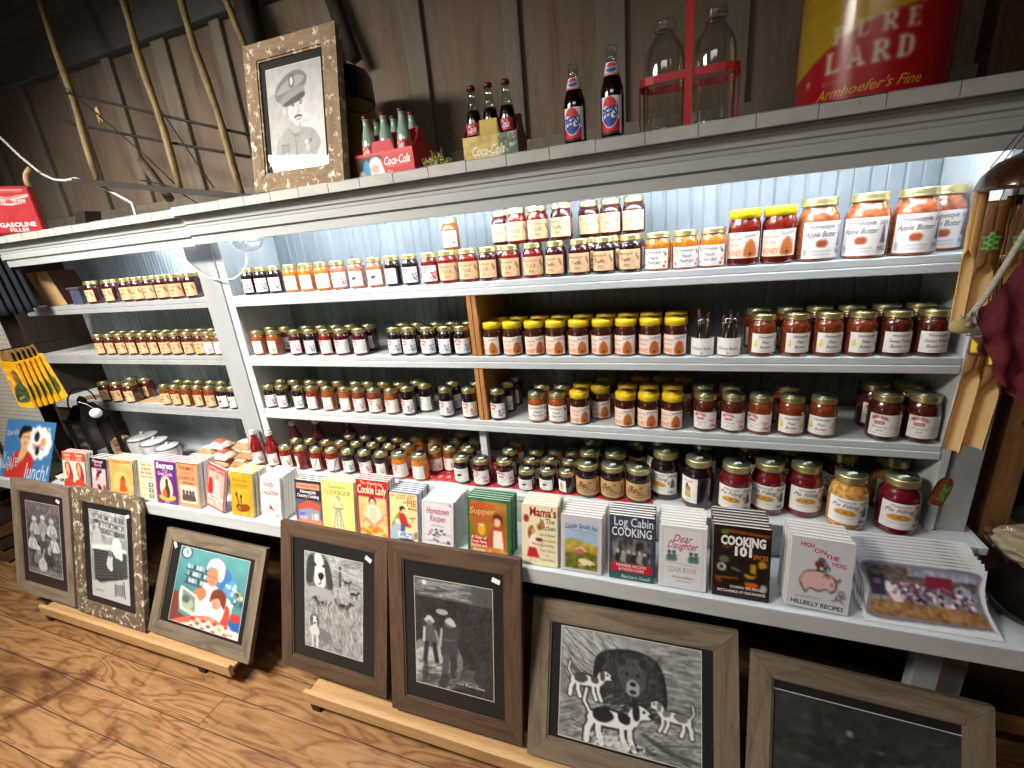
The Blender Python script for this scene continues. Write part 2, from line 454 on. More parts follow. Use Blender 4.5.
# ------------------------------------------------------------------ shelving
def ribbed(mb, x0, x1, z0, z1, y, pitch, depth, m=0):
    """a panel of narrow boards with a bead groove between them"""
    n = max(1, round((x1-x0)/pitch)); p = (x1-x0)/n; xs = []
    for i in range(n):
        a = x0+i*p
        xs += [(a, y+depth), (a+p*.09, y), (a+p*.42, y), (a+p*.47, y+depth*.6), (a+p*.52, y), (a+p*.91, y)]
    xs.append((x1, y+depth))
    vs = []; k = len(xs)
    for z in (z0, z1): vs += [(a, b, z) for a, b in xs]
    mb.add(vs, [(i, i+1, k+i+1, k+i) for i in range(k-1)], m)
    mb.box(x0, y+depth+.001, z0, x1, y+depth+.014, z1, m)
def shelf_part(parent, x0, x1, z, lip_m, name='shelf'):
    mb = MB()
    mb.box(x0, .016, z-.02, x1, D-.002, z, 0)
    mb.box(x0, -.002, z-.044, x1, .018, z-.021, 1, b=.0025)      # lower lip
    mb.box(x0, 0., z-.020, x1, .018, z, 1, b=.002)
    return mb.build(name, [M_PAINT, lip_m], parent)
main = thing('shelf_unit', 'long grey painted shelf unit with a ribbed back, beside the bamboo wind chime', 'shelving', (0, 0, Z4))
def rel(o, mb_obj): mb_obj.location = tuple(-a for a in o.location); return mb_obj
for z in (Z1, Z2, Z3):
    rel(main, shelf_part(main, .0, W, z, M_PAINT))
mb = MB(); ribbed(mb, 0, W, Z4+.001, 1.93, D, .082, .004); rel(main, mb.build('back_panel', M_BOARD, main))
mb = MB(); mb.box(-.042, .001, Z4, -.002, D+.015, 1.93, 0, b=.002); rel(main, mb.build('side_panel', M_PAINTV, main))
mb = MB(); mb.box(W+.001, 0., Z4, W+.022, D+.015, 1.93, 0, b=.002); rel(main, mb.build('side_panel', M_PAINTV, main))
mb = MB(); mb.box(W+.023, .012, Z4, W+.098, .035, 1.93, 0, b=.002); mb.box(W+.090, .035, Z4, W+.098, D, 1.93); rel(main, mb.build('end_post', M_STILE, main))
xa = at(475.3, 354, y=0)[0]; xc = at(482.3, 417, y=0)[0]
for x, z0, z1 in ((xa, Z2, Z1-.02), (xc, Z3, Z2-.02)):
    mb = MB(); mb.box(x-.012, .002, z0+.0005, x+.004, D-.003, z1-.025, 0, b=.001); mb.box(x+.006, .004, z0+.0005, x+.022, D-.003, z1-.025, 0, b=.001)
    rel(main, mb.build('divider_board', M_PINE, main))
x = xup = at(478, 435, y=0)[0]
mb = MB(); mb.box(x-.014, .040, Z4+.0005, x+.014, .064, Z3-.0445, 0, b=.002); rel(main, mb.build('divider_board', M_PAINTV, main))

lu = thing('shelf_unit', 'darker grey shelf unit beside the yellow hanging packets, with a grey end post', 'shelving', (-1., 0, Z4))
mb = MB(); xs0 = at(206, 300, y=-.004)[0]; xs1 = -.045
mb.prism([(xs0, Z4+.001), (xs1, Z4+.001), (xs1, 1.83), (xs0-.045, 1.83), (xs0-.045, 1.775), (xs0-.035, 1.755), (xs0-.005, 1.735), (xs0, 1.715)], -.004, .018, 1)
rel(lu, mb.build('end_post', M_STILE, lu))
for z, x0 in ((Z1+.002, LX+.10), (Z2, LX), (Z3-.016, LX)):
    rel(lu, shelf_part(lu, x0, xs0, z, M_STILE))
mb = MB(); ribbed(mb, LX, -.046, Z4+.001, 1.93, D, .05, .008); mb.box(LX, D+.009, ZL+.001, XS4-.002, D+.022, Z4, 0); rel(lu, mb.build('back_panel', M_BOARDL, lu))
mb = MB(); mb.box(LX-.03, 0, ZL+.001, LX-.001, D+.015, 1.93); rel(lu, mb.build('side_panel', M_DARKWOOD, lu))

# cornice and the deck above it, in two lengths that meet over the grey post
def cornice(name, x0, x1, label, dy, dz, m):
    t = thing(name, label, 'cornice', ((x0+x1)/2, YD+dy, 1.82+dz))
    pr = [(-.120, 1.921), (-.122, 1.912), (-.117, 1.905), (-.115, 1.893), (-.112, 1.892), (-.109, 1.889), (-.108, 1.880), (-.106, 1.878), (-.106, 1.874), (-.108, 1.872), (-.108, 1.853), (-.098, 1.852), (-.098, 1.845), (-.101, 1.844), (-.101, 1.818), (-.080, 1.818), (-.080, 1.922)]
    mb = MB(); mb.prism([(a+dy, b+dz) for a, b in pr], x0, x1, 0); rel(t, mb.build('moulding', m, t))
    mb = MB(); mb.box(x0, YD+dy, 1.923+dz, x1, YW-.046, ZD+dz, 0)
    rel(t, mb.build('deck_board', m, t))
    mb = MB(); n = int((x1-x0)/.12)
    xs = [x0+(x1-x0)*i/n for i in range(n+1)]
    for a, b in zip(xs, xs[1:]):
        j = R_.uniform(-.0018, .0018)
        mb.box(a+.0012, YD+dy-.004, 1.922+dz, b-.0012, YD+dy-.001, 1.951+dz+j, 0); mb.box(a+.0012, YD+dy-.004, ZD+dz+.0005, b-.0012, YD+dy+.03, ZD+dz+.002+j*.5, 0)
    rel(t, mb.build('tin_edging', M_TIN, t))
    return t
M_TIN = wood('tin_edging_paint', ['#989b98', '#b4b6b2', '#c0c2be'], 0, 8, 2, .45, wear='#77776f', wear_at=.66, bump=.2)
M_CORN = wood('cornice_paint', ['#9fa4a6', '#adb2b4', '#b6bbbc'], 0, 5, 6, .55, wear='#84898b', wear_at=.68, bump=.1)
XJ = at(191, 235, y=-.1)[0]
cornice('cornice', XJ+.001, 4.2, 'long grey painted cornice with a tin edge above the ribbed back shelves', 0, 0, M_CORN)
cornice('cornice', -3.2, XJ-.001, 'grey cornice length under the gasoline can and rusty tool', .006, -.004, M_CORN)

# counter: the jar top, the ledge for books in front of it, legs
ct = thing('display_counter', 'white grey counter with jars on top and a book ledge along its front', 'counter', (.4, -.1, 0))
XE = at(989.7, 549, z=Z4)[0]
mb = MB(); mb.box(XS4, -.056, Z4-.024, W+.100, .352, Z4, 0, b=.003); mb.box(W+.1002, -.056, Z4-.024, XE, .066, Z4, 0, b=.003); rel(ct, mb.build('counter_top', M_PAINT, ct))
mb = MB(); mb.box(XS4+.01, -.046, ZL+.0005, XE-.01, -.022, Z4-.025, 0); mb.box(XS4+.01, -.021, ZL+.0005, XS4+.028, .34, Z4-.025, 0); rel(ct, mb.build('riser_board', M_PAINT, ct))
mb = MB(); mb.box(-2.9, -.268, ZL-.022, 3.0, -.023, ZL, 0); mb.box(-2.9, -.0229, ZL-.022, XS4+.03, .352, ZL, 0); rel(ct, mb.build('ledge', M_PAINT, ct))
mb = MB(); mb.box(-2.9, -.286, ZL-.055, 3.0, -.269, ZL+.006, 0, b=.003); rel(ct, mb.build('ledge_lip', M_PAINT, ct))
for x, y in ((-1.9, -.16), (at(922, 670, y=-.16)[0], -.16), (at(945, 680, y=-.10)[0], -.10)):
    mb = MB(); mb.box(x-.03, y-.02, .0, x+.03, y+.02, ZL-.023, 0, b=.002); rel(ct, mb.build('leg', M_STILE, ct))
mb = MB(); mb.box(-2.7, .31, .0, 2.54, .33, ZL-.025, 0); rel(ct, mb.build('back_board', M_DARKWOOD, ct))

# ------------------------------------------------------------------ light, sky and camera
tube_m = glow('tube_light', '#f1f6ff', 56.)
def tube_lamp(x0, x1, z, y, label):
    t = thing('fluorescent_light', label, 'light', ((x0+x1)/2, y, z))
    mb = MB(); mb.tube([((x0-x1)/2, 0, 0), ((x1-x0)/2, 0, 0)], .013, 10); mb.build('tube', tube_m, t)
    mb = MB(); mb.box((x0-x1)/2-.02, -.03, .016, (x1-x0)/2+.02, .03, .045, 0, b=.004)
    for sx in (-1, 1): mb.box(sx*(x1-x0)/2-.012, -.016, -.016, sx*(x1-x0)/2+.012, .016, .02)
    mb.build('housing', plain('white_enamel_metal', '#e6e8e8', .4), t)
tube_lamp(.10, 1.35, 1.870, -.046, 'fluorescent tube hidden behind the cornice over the amber jelly jars')
tube_lamp(-.72, -.12, 1.868, .12, 'short fluorescent tube behind the cornice over the tan labelled jars')
tube_lamp(1.42, 2.40, 1.870, -.046, 'fluorescent tube hidden behind the cornice over the apple butter jars')
def area(name, loc, target, sx, sy, power, col, spread=180):
    l = bpy.data.lights.new(name, 'AREA'); l.shape = 'RECTANGLE'; l.size = sx; l.size_y = sy; l.energy = power; l.color = s2l(hx(col)); l.spread = math.radians(spread)
    o = bpy.data.objects.new(name, l); COL.objects.link(o); o.location = loc
    o.rotation_euler = (Vector(target)-Vector(loc)).to_track_quat('-Z', 'Y').to_euler()
    o['kind'] = 'helper'
    return o
area('ceiling_fixture_or_fill', (-.5, -1.73, 2.95), (-.15, -.4, .9), 1.4, .3, 76, '#fff6ea', 110)
area('ceiling_fixture_or_fill', (1.7, -2.1, 2.95), (1.6, -.2, .9), 1.2, .3, 4., '#fff8f0', 120)  # weak overhead fill, added to brighten the books at the right end
area('low_front_light', (-.6, -3.3, 1.15), (.3, 0, 1.5), .7, .9, 8, '#fff2e2')  # unseen low source, placed to throw the deck's shadow up the wall
w = bpy.data.worlds.new('room_air'); SC.world = w; w.use_nodes = True
w.node_tree.nodes['Background'].inputs[0].default_value = (.9, .95, 1, 1); w.node_tree.nodes['Background'].inputs[1].default_value = .06
cam = bpy.data.cameras.new('camera'); co = bpy.data.objects.new('camera', cam); COL.objects.link(co)
cam.sensor_fit = 'HORIZONTAL'; cam.sensor_width = 36; cam.lens = F_PX/1024*36; cam.clip_start = .02
Mx = Matrix(((RT[0], UP[0], -FW[0], CAM[0]), (RT[1], UP[1], -FW[1], CAM[1]), (RT[2], UP[2], -FW[2], CAM[2]), (0, 0, 0, 1)))
co.matrix_world = Mx; SC.camera = co
SC.view_settings.view_transform = 'Standard'; SC.view_settings.look = 'None'; SC.view_settings.exposure = 0; SC.view_settings.gamma = 1
SC.view_settings.use_curve_mapping = False
# ------------------------------------------------------------------ jars
ORD = 'first second third fourth fifth sixth seventh eighth ninth tenth eleventh twelfth thirteenth fourteenth fifteenth sixteenth seventeenth eighteenth nineteenth twentieth twenty-first twenty-second twenty-third twenty-fourth twenty-fifth twenty-sixth twenty-seventh twenty-eighth twenty-ninth thirtieth thirty-first thirty-second thirty-third thirty-fourth thirty-fifth'.split()
CONT = {'dark': ('#170a10', 'black purple'), 'darkred': ('#3a0810', 'dark red'), 'red': ('#74120f', 'red'), 'amber': ('#8c4616', 'amber'), 'orange': ('#b96a1c', 'orange'),
        'peach': ('#a5684e', 'pinkish brown'), 'brown': ('#723016', 'red brown'), 'umber': ('#4a1b10', 'dark brown'), 'honey': ('#3a1608', 'dark honey'), 'honeyred': ('#601508', 'clear red honey'),
        'butter': ('#94502e', 'apple butter brown'), 'yellow': ('#bf8a42', 'yellow peach'), 'cherry': ('#5e0c16', 'cherry red'), 'olive': ('#6b4a22', 'olive brown')}
def content(k):
    n = 'preserve_'+k
    if n in MATS: return MATS[n]
    m, nt, b = new_mat(n)
    c = hx(CONT[k][0])
    tc = N(nt, 'ShaderNodeTexCoord'); nz = N(nt, 'ShaderNodeTexNoise', Scale=90., Detail=3.)
    nt.links.new(tc.outputs['Object'], nz.inputs['Vector'])
    r = ramp(nt, [(.3, lin(tuple(x*.78 for x in c))), (.7, lin(tuple(min(1, x*1.18+.01) for x in c)))])
    nt.links.new(nz.outputs['Fac'], r.inputs['Fac']); nt.links.new(r.outputs['Color'], b.inputs['Base Color'])
    b.inputs['Roughness'].default_value = .25; b.inputs['Coat Weight'].default_value = 1.; b.inputs['Coat Roughness'].default_value = .03
    b.inputs['Subsurface Weight'].default_value = 0.
    return m
M_GOLD = plain('gold_lid_metal', '#cbbd86', .32, .85)
M_LIDTOP = plain('lid_top_metal', '#8d9a86', .38, .7)
M_WHITEC = plain('white_cap', '#cfcabd', .4)
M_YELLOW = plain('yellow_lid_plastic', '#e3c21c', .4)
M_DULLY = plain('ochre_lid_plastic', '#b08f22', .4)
M_STICK = plain('price_paper', '#f0f0ec', .6)
M_GLASS = pane('jar_glass', (.88, .92, .92), .1)
M_LABEL = printed('label_paper', .55)
# size: radius, height, profile kind, label z from-to (of height), half angle, lid height
SIZE = {'small': (.0305, .107, 'mason', (.10, .60), 1.15, .018), 'half': (.0345, .109, 'mason', (.10, .62), 1.2, .018), 'fruit': (.0365, .108, 'mason', (.06, .58), 1.15, .017),
        'bear': (.0358, .117, 'honey', (.06, .58), 1.15, .022), 'bighoney': (.0415, .148, 'honey', (.14, .60), 1.15, .025), 'pint': (.0365, .121, 'mason', (.10, .56), 1.1, .018),
        'wide': (.0395, .135, 'mason', (.12, .60), 1.1, .02), 'butterquart': (.0490, .158, 'quart', (.05, .63), 1.12, .022), 'quart': (.0500, .172, 'quart', (.14, .62), 1.15, .023),
        'kraftpint': (.043, .124, 'mason', (.10, .62), 1.5, .02), 'tiny': (.0330, .084, 'mason', (.10, .60), 1., .018), 'bottle': (.0310, .175, 'bottle', (.10, .42), 1.2, .02),
        'tall': (.0305, .118, 'mason', (.10, .58), 1.15, .018), 'clear': (.0345, .112, 'clear', (.04, .5), 1.15, .0)}
def profile(size):
    r, h, k, _, _, lh = SIZE[size]
    H = h-lh*.75
    if k == 'mason': return [(r*.86, 0), (r*.96, .003), (r, .008), (r, H*.74), (r*.985, H*.80), (r*.93, H*.87), (r*.85, H*.925), (r*.80, H*.96), (r*.80, H)]
    if k == 'honey': return [(r*.86, 0), (r*.96, .003), (r, .008), (r, H*.76), (r*.97, H*.84), (r*.90, H*.92), (r*.86, H*.96), (r*.86, H)]
    if k == 'quart': return [(r*.86, 0), (r*.96, .003), (r, .009), (r, H*.66), (r*.985, H*.73), (r*.93, H*.81), (r*.83, H*.88), (r*.74, H*.93), (r*.72, H*.965), (r*.72, H)]
    if k == 'clear': return [(r*.86, 0), (r*.96, .003), (r, .008), (r, H*.60), (r*.95, H*.72), (r*.84, H*.82), (r*.80, H*.86), (r*.80, H)]
    return [(r*.86, 0), (r*.96, .003), (r, .008), (r, H*.40), (r*.98, H*.52), (r*.88, H*.64), (r*.62, H*.76), (r*.46, H*.83), (r*.42, H*.90), (r*.42, H)]
MESH = {}
def label_sheet(k, W, H):
    A = H/W; w = 40; h = max(14, int(w*A))
    if k in ('kraft', 'kraftT', 'script'):
        s = Sheet(w, h, '#dcb88e' if k != 'script' else '#c9a06c'); s.grain(.05, 12, 8)
        ink = '#3a241a'
        if k == 'script':
            s.text('Bell', .5, A*.36, A*.34, ink, .5, .02, .8); s.text('Farm Jams', .5, A*.62, A*.16, ink, .4, 0, .7); s.rect(.86, A*.2, .95, A*.8, '#8a6238')
            s.line([(.1, A*.78), (.9, A*.74)], .012, ink)
        else:
            s.text('Homestyle', .4, A*.22, A*.15, ink, .35, 0, .62); s.text('T.O.E.' if k == 'kraftT' else 'Traffic', .45, A*.5, A*.17, ink, .35, .01, .6); s.text('Jam', .45, A*.77, A*.15, ink, .35, 0, .3)
            s.ell(.85, A*.3, .05, .08, '#8a6a50', .8); s.ell(.9, A*.45, .04, .06, '#7a5844', .8); s.line([(.8, A*.2), (.92, A*.6)], .02, '#6b5040', .7)
        return s
    s = Sheet(w, h, '#eeece8')
    if k.startswith('arch'):
        tint = {'p': ('#8c86b8', '#5b558e'), 'b': ('#6f9ad0', '#3f6fb4'), 'r': ('#e3a9ae', '#c0505e'), 'n': ('#e8e4e0', '#d5cfc8'), 's': ('#c53a34', '#8f201d'), 'g': ('#b9a98c', '#6e5b44')}[k[-1]]
        for i in range(16):
            x, y = .60+.34*s.rng.rand(), A*(.42+.48*s.rng.rand()); s.ell(x, y, .035+.03*s.rng.rand(), .03+.02*s.rng.rand(), tint[i % 2], .75)
        s.blob([(.06, A*.30), (.10, A*.04), (.28, -A*.03), (.46, A*.05), (.50, A*.30), (.28, A*.22)], '#d9a7a2', .55)
        s.text('AMISH', .17, A*.14, A*.12, '#7d1f22', 0, .02, .2, .35); s.text('WEDDING', .40, A*.14, A*.11, '#7d1f22', 0, .02, .22, -.35)
        s.rect(.16, A*.31, .42, A*.43, '#a02a2c'); s.text('FOODS', .29, A*.37, A*.07, '#f0dcd8', 0, .01, .2)
        s.text('Old Fashioned', .31, A*.56, A*.09, '#3b3b42', .2, 0, .4); s.text('Jam', .31, A*.72, A*.11, '#3b3b42', .2, 0, .3)
        s.line([(.12, A*.86), (.5, A*.86)], .01, '#8d8d92')
    elif k == 'honey':
        s = Sheet(w, h, '#f0d3c2'); s.rect(.38, 0, 1, A*.6, '#ece6e6', .6)
        s.blob([(.55, A*.92), (.54, A*.62), (.62, A*.36), (.70, A*.27), (.79, A*.36), (.87, A*.62), (.86, A*.92)], '#bf6a2a')
        for q in (.42, .56, .7, .83): s.line([(.55, A*q), (.86, A*q)], .012, '#8e4718')
        s.ell(.705, A*.83, .035, .05, '#2a1408')
        s.text('HONEY', .27, A*.78, A*.2, '#d9843e', 0, .02, .42); s.text("Mountain's Best", .28, A*.24, A*.1, '#8a5a44', .2, 0, .42); s.text('Pure Raw', .27, A*.46, A*.1, '#8a5a44', .2, 0, .3)
        s.text('Southern', .72, A*.13, A*.12, '#3c4054', .4, 0, .4, .12)
    elif k == 'butter':
        s.text('Homestyle', .40, A*.15, A*.12, '#2b2730', .35, .005, .55); s.text('Apple Butter', .40, A*.36, A*.14, '#2b2730', .35, .005, .68)
        s.blob([(.30, A*.56), (.36, A*.50), (.48, A*.50), (.54, A*.56), (.50, A*.68), (.33, A*.68)], '#9a4a28'); s.ell(.38, A*.52, .035, .03, '#b3402a'); s.ell(.46, A*.52, .035, .03, '#a83e24')
        s.line([(.18, A*.8), (.66, A*.8)], .01, '#6d7a8c'); s.line([(.22, A*.88), (.62, A*.88)], .01, '#8d8d92'); s.rect(.05, A*.72, .10, A*.92, '#9aa0a6')
        s.rect(.74, A*.04, .985, A*.96, '#dcdadb'); s.text('DAVIS', .86, A*.15, A*.1, '#3c3438', 0, .01, .2); s.text('HALL', .86, A*.80, A*.14, '#3c3438', 0, .01, .2)
        s.poly([(.84, A*.25), (.89, A*.25), (.90, A*.45), (.94, A*.68), (.80, A*.68), (.83, A*.45)], '#4a3f42'); s.ell(.865, A*.24, .02, .025, '#4a3f42')
    elif k in ('pear', 'fruit'):
        if k == 'pear':
            for x in (.14, .84): s.ell(x, A*.58, .055, .075, '#d9c94a'); s.ell(x+.005, A*.40, .03, .05, '#d2c244')
            t = ('Homestyle', 'Pear', 'Butter')
        else:
            for x, y, c in ((.10, .12, '#e0762a'), (.17, .24, '#e8983e'), (.84, .16, '#8aa04a'), (.90, .28, '#3c3a2c'), (.10, .80, '#a04030'), (.90, .66, '#d88a3a'), (.85, .86, '#8f3a34')): s.ell(x, A*y, .045, .045, c)
            t = ('Homestyle', 'Peach', 'Peach Jam')
        s.text(t[0], .48, A*.18, A*.13, '#2b2730', .3, .005, .5); s.text(t[1], .48, A*.43, A*.14, '#2b2730', .3, .005, .34); s.text(t[2], .48, A*.68, A*.14, '#2b2730', .3, .005, .46)
        s.line([(.3, A*.88), (.68, A*.88)], .01, '#8d8d92')
        if k == 'pear': s.rect(.90, A*.1, .99, A*.9, '#b9b4b4')
    elif k == 'potato':
        s.text('Homestyle', .46, A*.18, A*.14, '#2b2730', .3, .005, .5); s.text('Sweet Potato', .46, A*.42, A*.15, '#2b2730', .3, .005, .66); s.text('Butter', .36, A*.67, A*.15, '#2b2730', .3, .005, .34); s.text('NET WT', .66, A*.68, A*.1, '#9a5a48', 0, 0, .2)
        s.line([(.26, A*.87), (.68, A*.87)], .012, '#8d8d92')
    elif k == 'pie':
        s.text('Homestyle', .4, A*.12, A*.1, '#2b2730', .3, 0, .4); s.text('Pie Filling', .40, A*.30, A*.15, '#3a2c3a', .35, .005, .6)
        s.blob([(.16, A*.55), (.26, A*.44), (.40, A*.41), (.54, A*.44), (.64, A*.55), (.56, A*.63), (.24, A*.63)], '#c68a2c'); s.ell(.40, A*.52, .11, .04, '#e2b044'); s.ell(.4, A*.52, .05, .02, '#8a2f24')
        s.line([(.2, A*.76), (.6, A*.76)], .014, '#6fa0a0'); s.line([(.24, A*.87), (.56, A*.87)], .01, '#8d8d92')
        s.text('DAVIS', .83, A*.14, A*.11, '#6a3a4a', 0, .01, .24); s.text('HALL', .83, A*.84, A*.13, '#6a3a4a', 0, .01, .22)
        s.poly([(.82, A*.28), (.87, A*.26), (.90, A*.44), (.92, A*.66), (.77, A*.66), (.80, A*.44)], '#5b4a50'); s.ell(.74, A*.45, .03, .05, '#9a7a5a')
    elif k == 'side':
        s = Sheet(w, h, '#e6e2dc'); s.rect(.05, A*.05, .95, A*.95, '#f1eeea'); s.ell(.5, A*.45, .16, .2, '#9a7a4a'); s.ell(.45, A*.3, .08, .1, '#5a4030'); s.poly([(.35, A*.5), (.65, A*.5), (.7, A*.8), (.3, A*.8)], '#c0a070'); s.text('Amish', .5, A*.13, A*.1, '#4a3a30', .3, 0, .5); s.text('Jam', .5, A*.9, A*.09, '#4a3a30', .3, 0, .4)
    elif k == 'swoosh':
        s.text('AMISH', .2, A*.16, A*.13, '#7d1f22', 0, .02, .22, .3); s.rect(.1, A*.30, .34, A*.40, '#a02a2c')
        s.line([(.92, A*.05), (.80, A*.3), (.66, A*.8), (.60, A*.95)], .035, '#1d1a1c'); s.text('Jelly', .3, A*.66, A*.14, '#3b3b42', .2, 0, .3); s.line([(.1, A*.84), (.46, A*.84)], .012, '#8d8d92')
    elif k == 'mark':
        s.poly([(.40, A*.42), (.62, A*.36), (.68, A*.46), (.52, A*.58), (.40, A*.55)], '#1d1b22'); s.text('Moonshine', .46, A*.2, A*.12, '#2b2730', 0, 0, .5); s.text('Jelly', .48, A*.74, A*.13, '#2b2730', 0, 0, .3); s.line([(.2, A*.88), (.74, A*.88)], .012, '#77777c')
    elif k == 'plainw':
        s.text('Honey Sticks', .5, A*.6, A*.16, '#3a3a40', .2, 0, .7); s.text('$1', .5, A*.85, A*.12, '#55555a', 0, 0, .2)
    return s
def jar_mesh(size, cont, lab, lid, sticker):
    r, h, kd, (l0, l1), ha, lh = SIZE[size]
    b = ('b', size, cont)
    if b not in MESH:
        mb = MB(); mb.lathe(profile(size), 22)
        if kd == 'clear': mt = M_GLASS
        else: mt = content(cont)
        o = mb.build('glass_body', mt); MESH[b] = o.data; bpy.data.objects.remove(o)
    l = ('l', size, lid, sticker)
    if l not in MESH and lh:
        mb = MB(); rl = (r*.875 if kd == 'mason' else r*.925 if kd == 'honey' else r*.80 if kd == 'quart' else r*.5)
        z0 = h-lh
        if lid == 'gold': pr = [(rl*.93, z0), (rl*1.02, z0+.001), (rl*1.03, z0+lh*.25), (rl*.985, z0+lh*.35), (rl*1.02, z0+lh*.5), (rl*.985, z0+lh*.62), (rl*1.015, z0+lh*.85), (rl*.985, h-.0008), (rl*.94, h)]
        else: pr = [(rl*.95, z0), (rl*1.02, z0+.0008), (rl*1.02, h-.003), (rl*.98, h-.0006), (rl*.93, h)]
        mb.lathe(pr, 22, 0)
        mb.f.pop(); mb.m.pop(); mb.sm.pop()
        mb.lathe([(rl*.94 if lid == 'gold' else rl*.93, h), (rl*.88, h-.0012), (rl*.5, h-.0012), (0.0, h-.0010)], 22, 1)
        if sticker:
            M = Matrix.Translation((rl*.1, -rl*.1, h)) @ Matrix.Rotation(.35, 4, 'Z')
            mb.box(-.0085, -.0055, -.0009, .0085, .0055, .0003, 2, M=M)
        top = {'gold': M_LIDTOP if size != 'bottle' else M_WHITEC, 'yellow': M_YELLOW, 'ochre': M_DULLY}[lid]; side = {'gold': M_GOLD if size != 'bottle' else M_WHITEC, 'yellow': M_YELLOW, 'ochre': M_DULLY}[lid]
        o = mb.build('lid', [side, top, M_STICK]); MESH[l] = o.data; bpy.data.objects.remove(o)
    t = ('t', size, lab)
    if lab and t not in MESH:
        a = ha*(.55 if lab == 'side' else 1.); Wd = 2*a*r; Hd = (l1-l0)*h
        if lab == 'side': Hd *= 1.1
        s = label_sheet(lab, Wd, Hd); mb = MB(); RR = r+.0005
        off = .5 if lab == 'side' else 0.
        s.lay(mb, Wd, Hd, lambda x, z, l: ((RR+l)*math.sin(x/RR-off), -(RR+l)*math.cos(x/RR-off), l0*h+z))
        o = mb.build('label', M_LABEL); MESH[t] = o.data; bpy.data.objects.remove(o)
    return MESH[b], MESH.get(l), MESH.get(t)
NJ = 0; JARS = []
def jar(size, cont, lab, loc, label, group, lid='gold', sticker=False, yaw=None, name='jam_jar', cat='jar'):
    global NJ; NJ += 1; ALLJ = JARS
    bm_, lm_, tm_ = jar_mesh(size, cont, lab, lid, sticker)
    th = math.atan2(-(CAM[0]-loc[0]), -(CAM[1]-loc[1])) if False else 0
    loc = (min(loc[0], W-SIZE[size][0]-.003) if loc[0] < -.06 or loc[2] < Z4+.01 else min(max(loc[0], SIZE[size][0]+.002), W-SIZE[size][0]-.003), loc[1], loc[2]+.0008)
    t = thing(name, label, cat, loc, (0, 0, R_.uniform(-.32, .32) if yaw is None else yaw), group)
    JARS.append((t, SIZE[size][0]))
    for nm, me in (('glass_body', bm_), ('lid', lm_), ('label', tm_)):
        if me is None: continue
        o = bpy.data.objects.new(nm, me); COL.objects.link(o); o.parent = t
    return t
NAMES = {'arch': 'white label with red arch', 'kraft': 'tan label', 'kraftT': 'tan label', 'script': 'tan scripted label', 'honey': 'beehive label', 'butter': 'apple butter label', 'pear': 'pear label', 'fruit': 'fruit label',
         'potato': 'lettered white label', 'pie': 'pie label', 'side': 'small picture label', 'swoosh': 'black swoosh label', 'mark': 'black marked label', 'plainw': 'plain white label'}
def lname(k): return NAMES['arch'] if k and k.startswith('arch') else NAMES[k]
def shelf_row(specs, z, anchor, where, group, gap=.0, size=None, y=None, sticker=False, base=0):
    """specs: (photo column, size, content, label, lid); jars stand along the shelf's front edge"""
    out = []
    for i, (u, sz, ct_, lb, lid) in enumerate(specs):
        r, h = SIZE[sz][:2]
        yc = (r+gap) if y is None else y
        x = at_x(u, yc, z+h*.5)
        nm = 'stick_jar' if SIZE[sz][2] == 'clear' else 'honey_jar' if lid != 'gold' else 'apple_butter_jar' if lb == 'butter' else 'stick_jar' if SIZE[sz][2] == 'clear' else 'jam_jar'
        if nm == 'stick_jar': lbl = f"open clear jar of honey sticks, {'first' if len([1 for q in out if q[1]=='stick_jar'])==0 else 'second'} after the yellow lidded honey"
        elif nm == 'honey_jar': lbl = f"{lid} lidded {CONT[ct_][1]} jar, {lname(lb)}, {ORD[i+base]} from {anchor}, {where}"
        else: lbl = f"{CONT[ct_][1]} jar, {lname(lb)}, {ORD[i+base]} from {anchor}, {where}"
        lbl = ' '.join(lbl.split())
        j = jar(sz, ct_, lb, (x, yc, z), lbl, group, 'gold' if lid == 'none' else lid, sticker, name=nm)
        out.append((j, nm, sz, ct_, lb, lid))
    return out
def second_row(front, z, n_from, anchor, where, group, keep=1., dy=None, sticker=False, skip=()):
    k = 0
    for i, (j, nm, sz, ct_, lb, lid) in enumerate(front):
        if nm == 'stick_jar' or i in skip: continue
        r = SIZE[sz][0]
        x = j.location.x+R_.uniform(-.004, .004); y = j.location.y+(2*r+.010 if dy is None else dy)
        if y+r > D-.012: continue
        kk = k; k += 1
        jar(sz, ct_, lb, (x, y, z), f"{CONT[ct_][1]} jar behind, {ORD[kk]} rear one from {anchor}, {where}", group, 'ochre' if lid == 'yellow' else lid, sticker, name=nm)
g = 'gold'
def S(us, sz, cts, lbs, lid='gold'):
    n = len(us); e = lambda q: q if isinstance(q, list) else [q]*n
    return [(us[i], sz, e(cts)[i], e(lbs)[i], lid) for i in range(n)]
# top shelf
top = S([250, 262.5, 276], 'small', 'dark', 'archp')+S([292, 307.5, 323.5], 'small', 'orange', 'archn')+S([339.7, 357.7, 376], 'small', 'peach', ['archg', 'mark', 'mark'])+S([393.3, 411], 'small', 'dark', ['archn', 'archp'])+S([430.3], 'small', 'red', 'archs')+\
    S([448.6, 468.8, 489.3], 'half', ['red', 'red', 'darkred'], 'kraftT')+S([511.4, 533.5], 'half', 'red', 'kraftT')+S([556.3, 579.7, 604.6, 630.8], 'half', ['darkred', 'darkred', 'dark', 'dark'], 'kraft')+\
    S([658.4, 686.8, 715.0], 'fruit', 'orange', 'fruit')
tops = shelf_row(top, Z1, 'the grey post', 'top shelf', 'jelly jars along the top shelf')
q = S([742.5, 775.3], 'bighoney', 'honeyred', 'honey', 'yellow')
shelf_row(q, Z1, 'the orange jelly jars', 'top shelf', 'red honey jars on the top shelf')
q = S([816.5, 866, 914.5], 'butterquart', 'butter', 'butter')
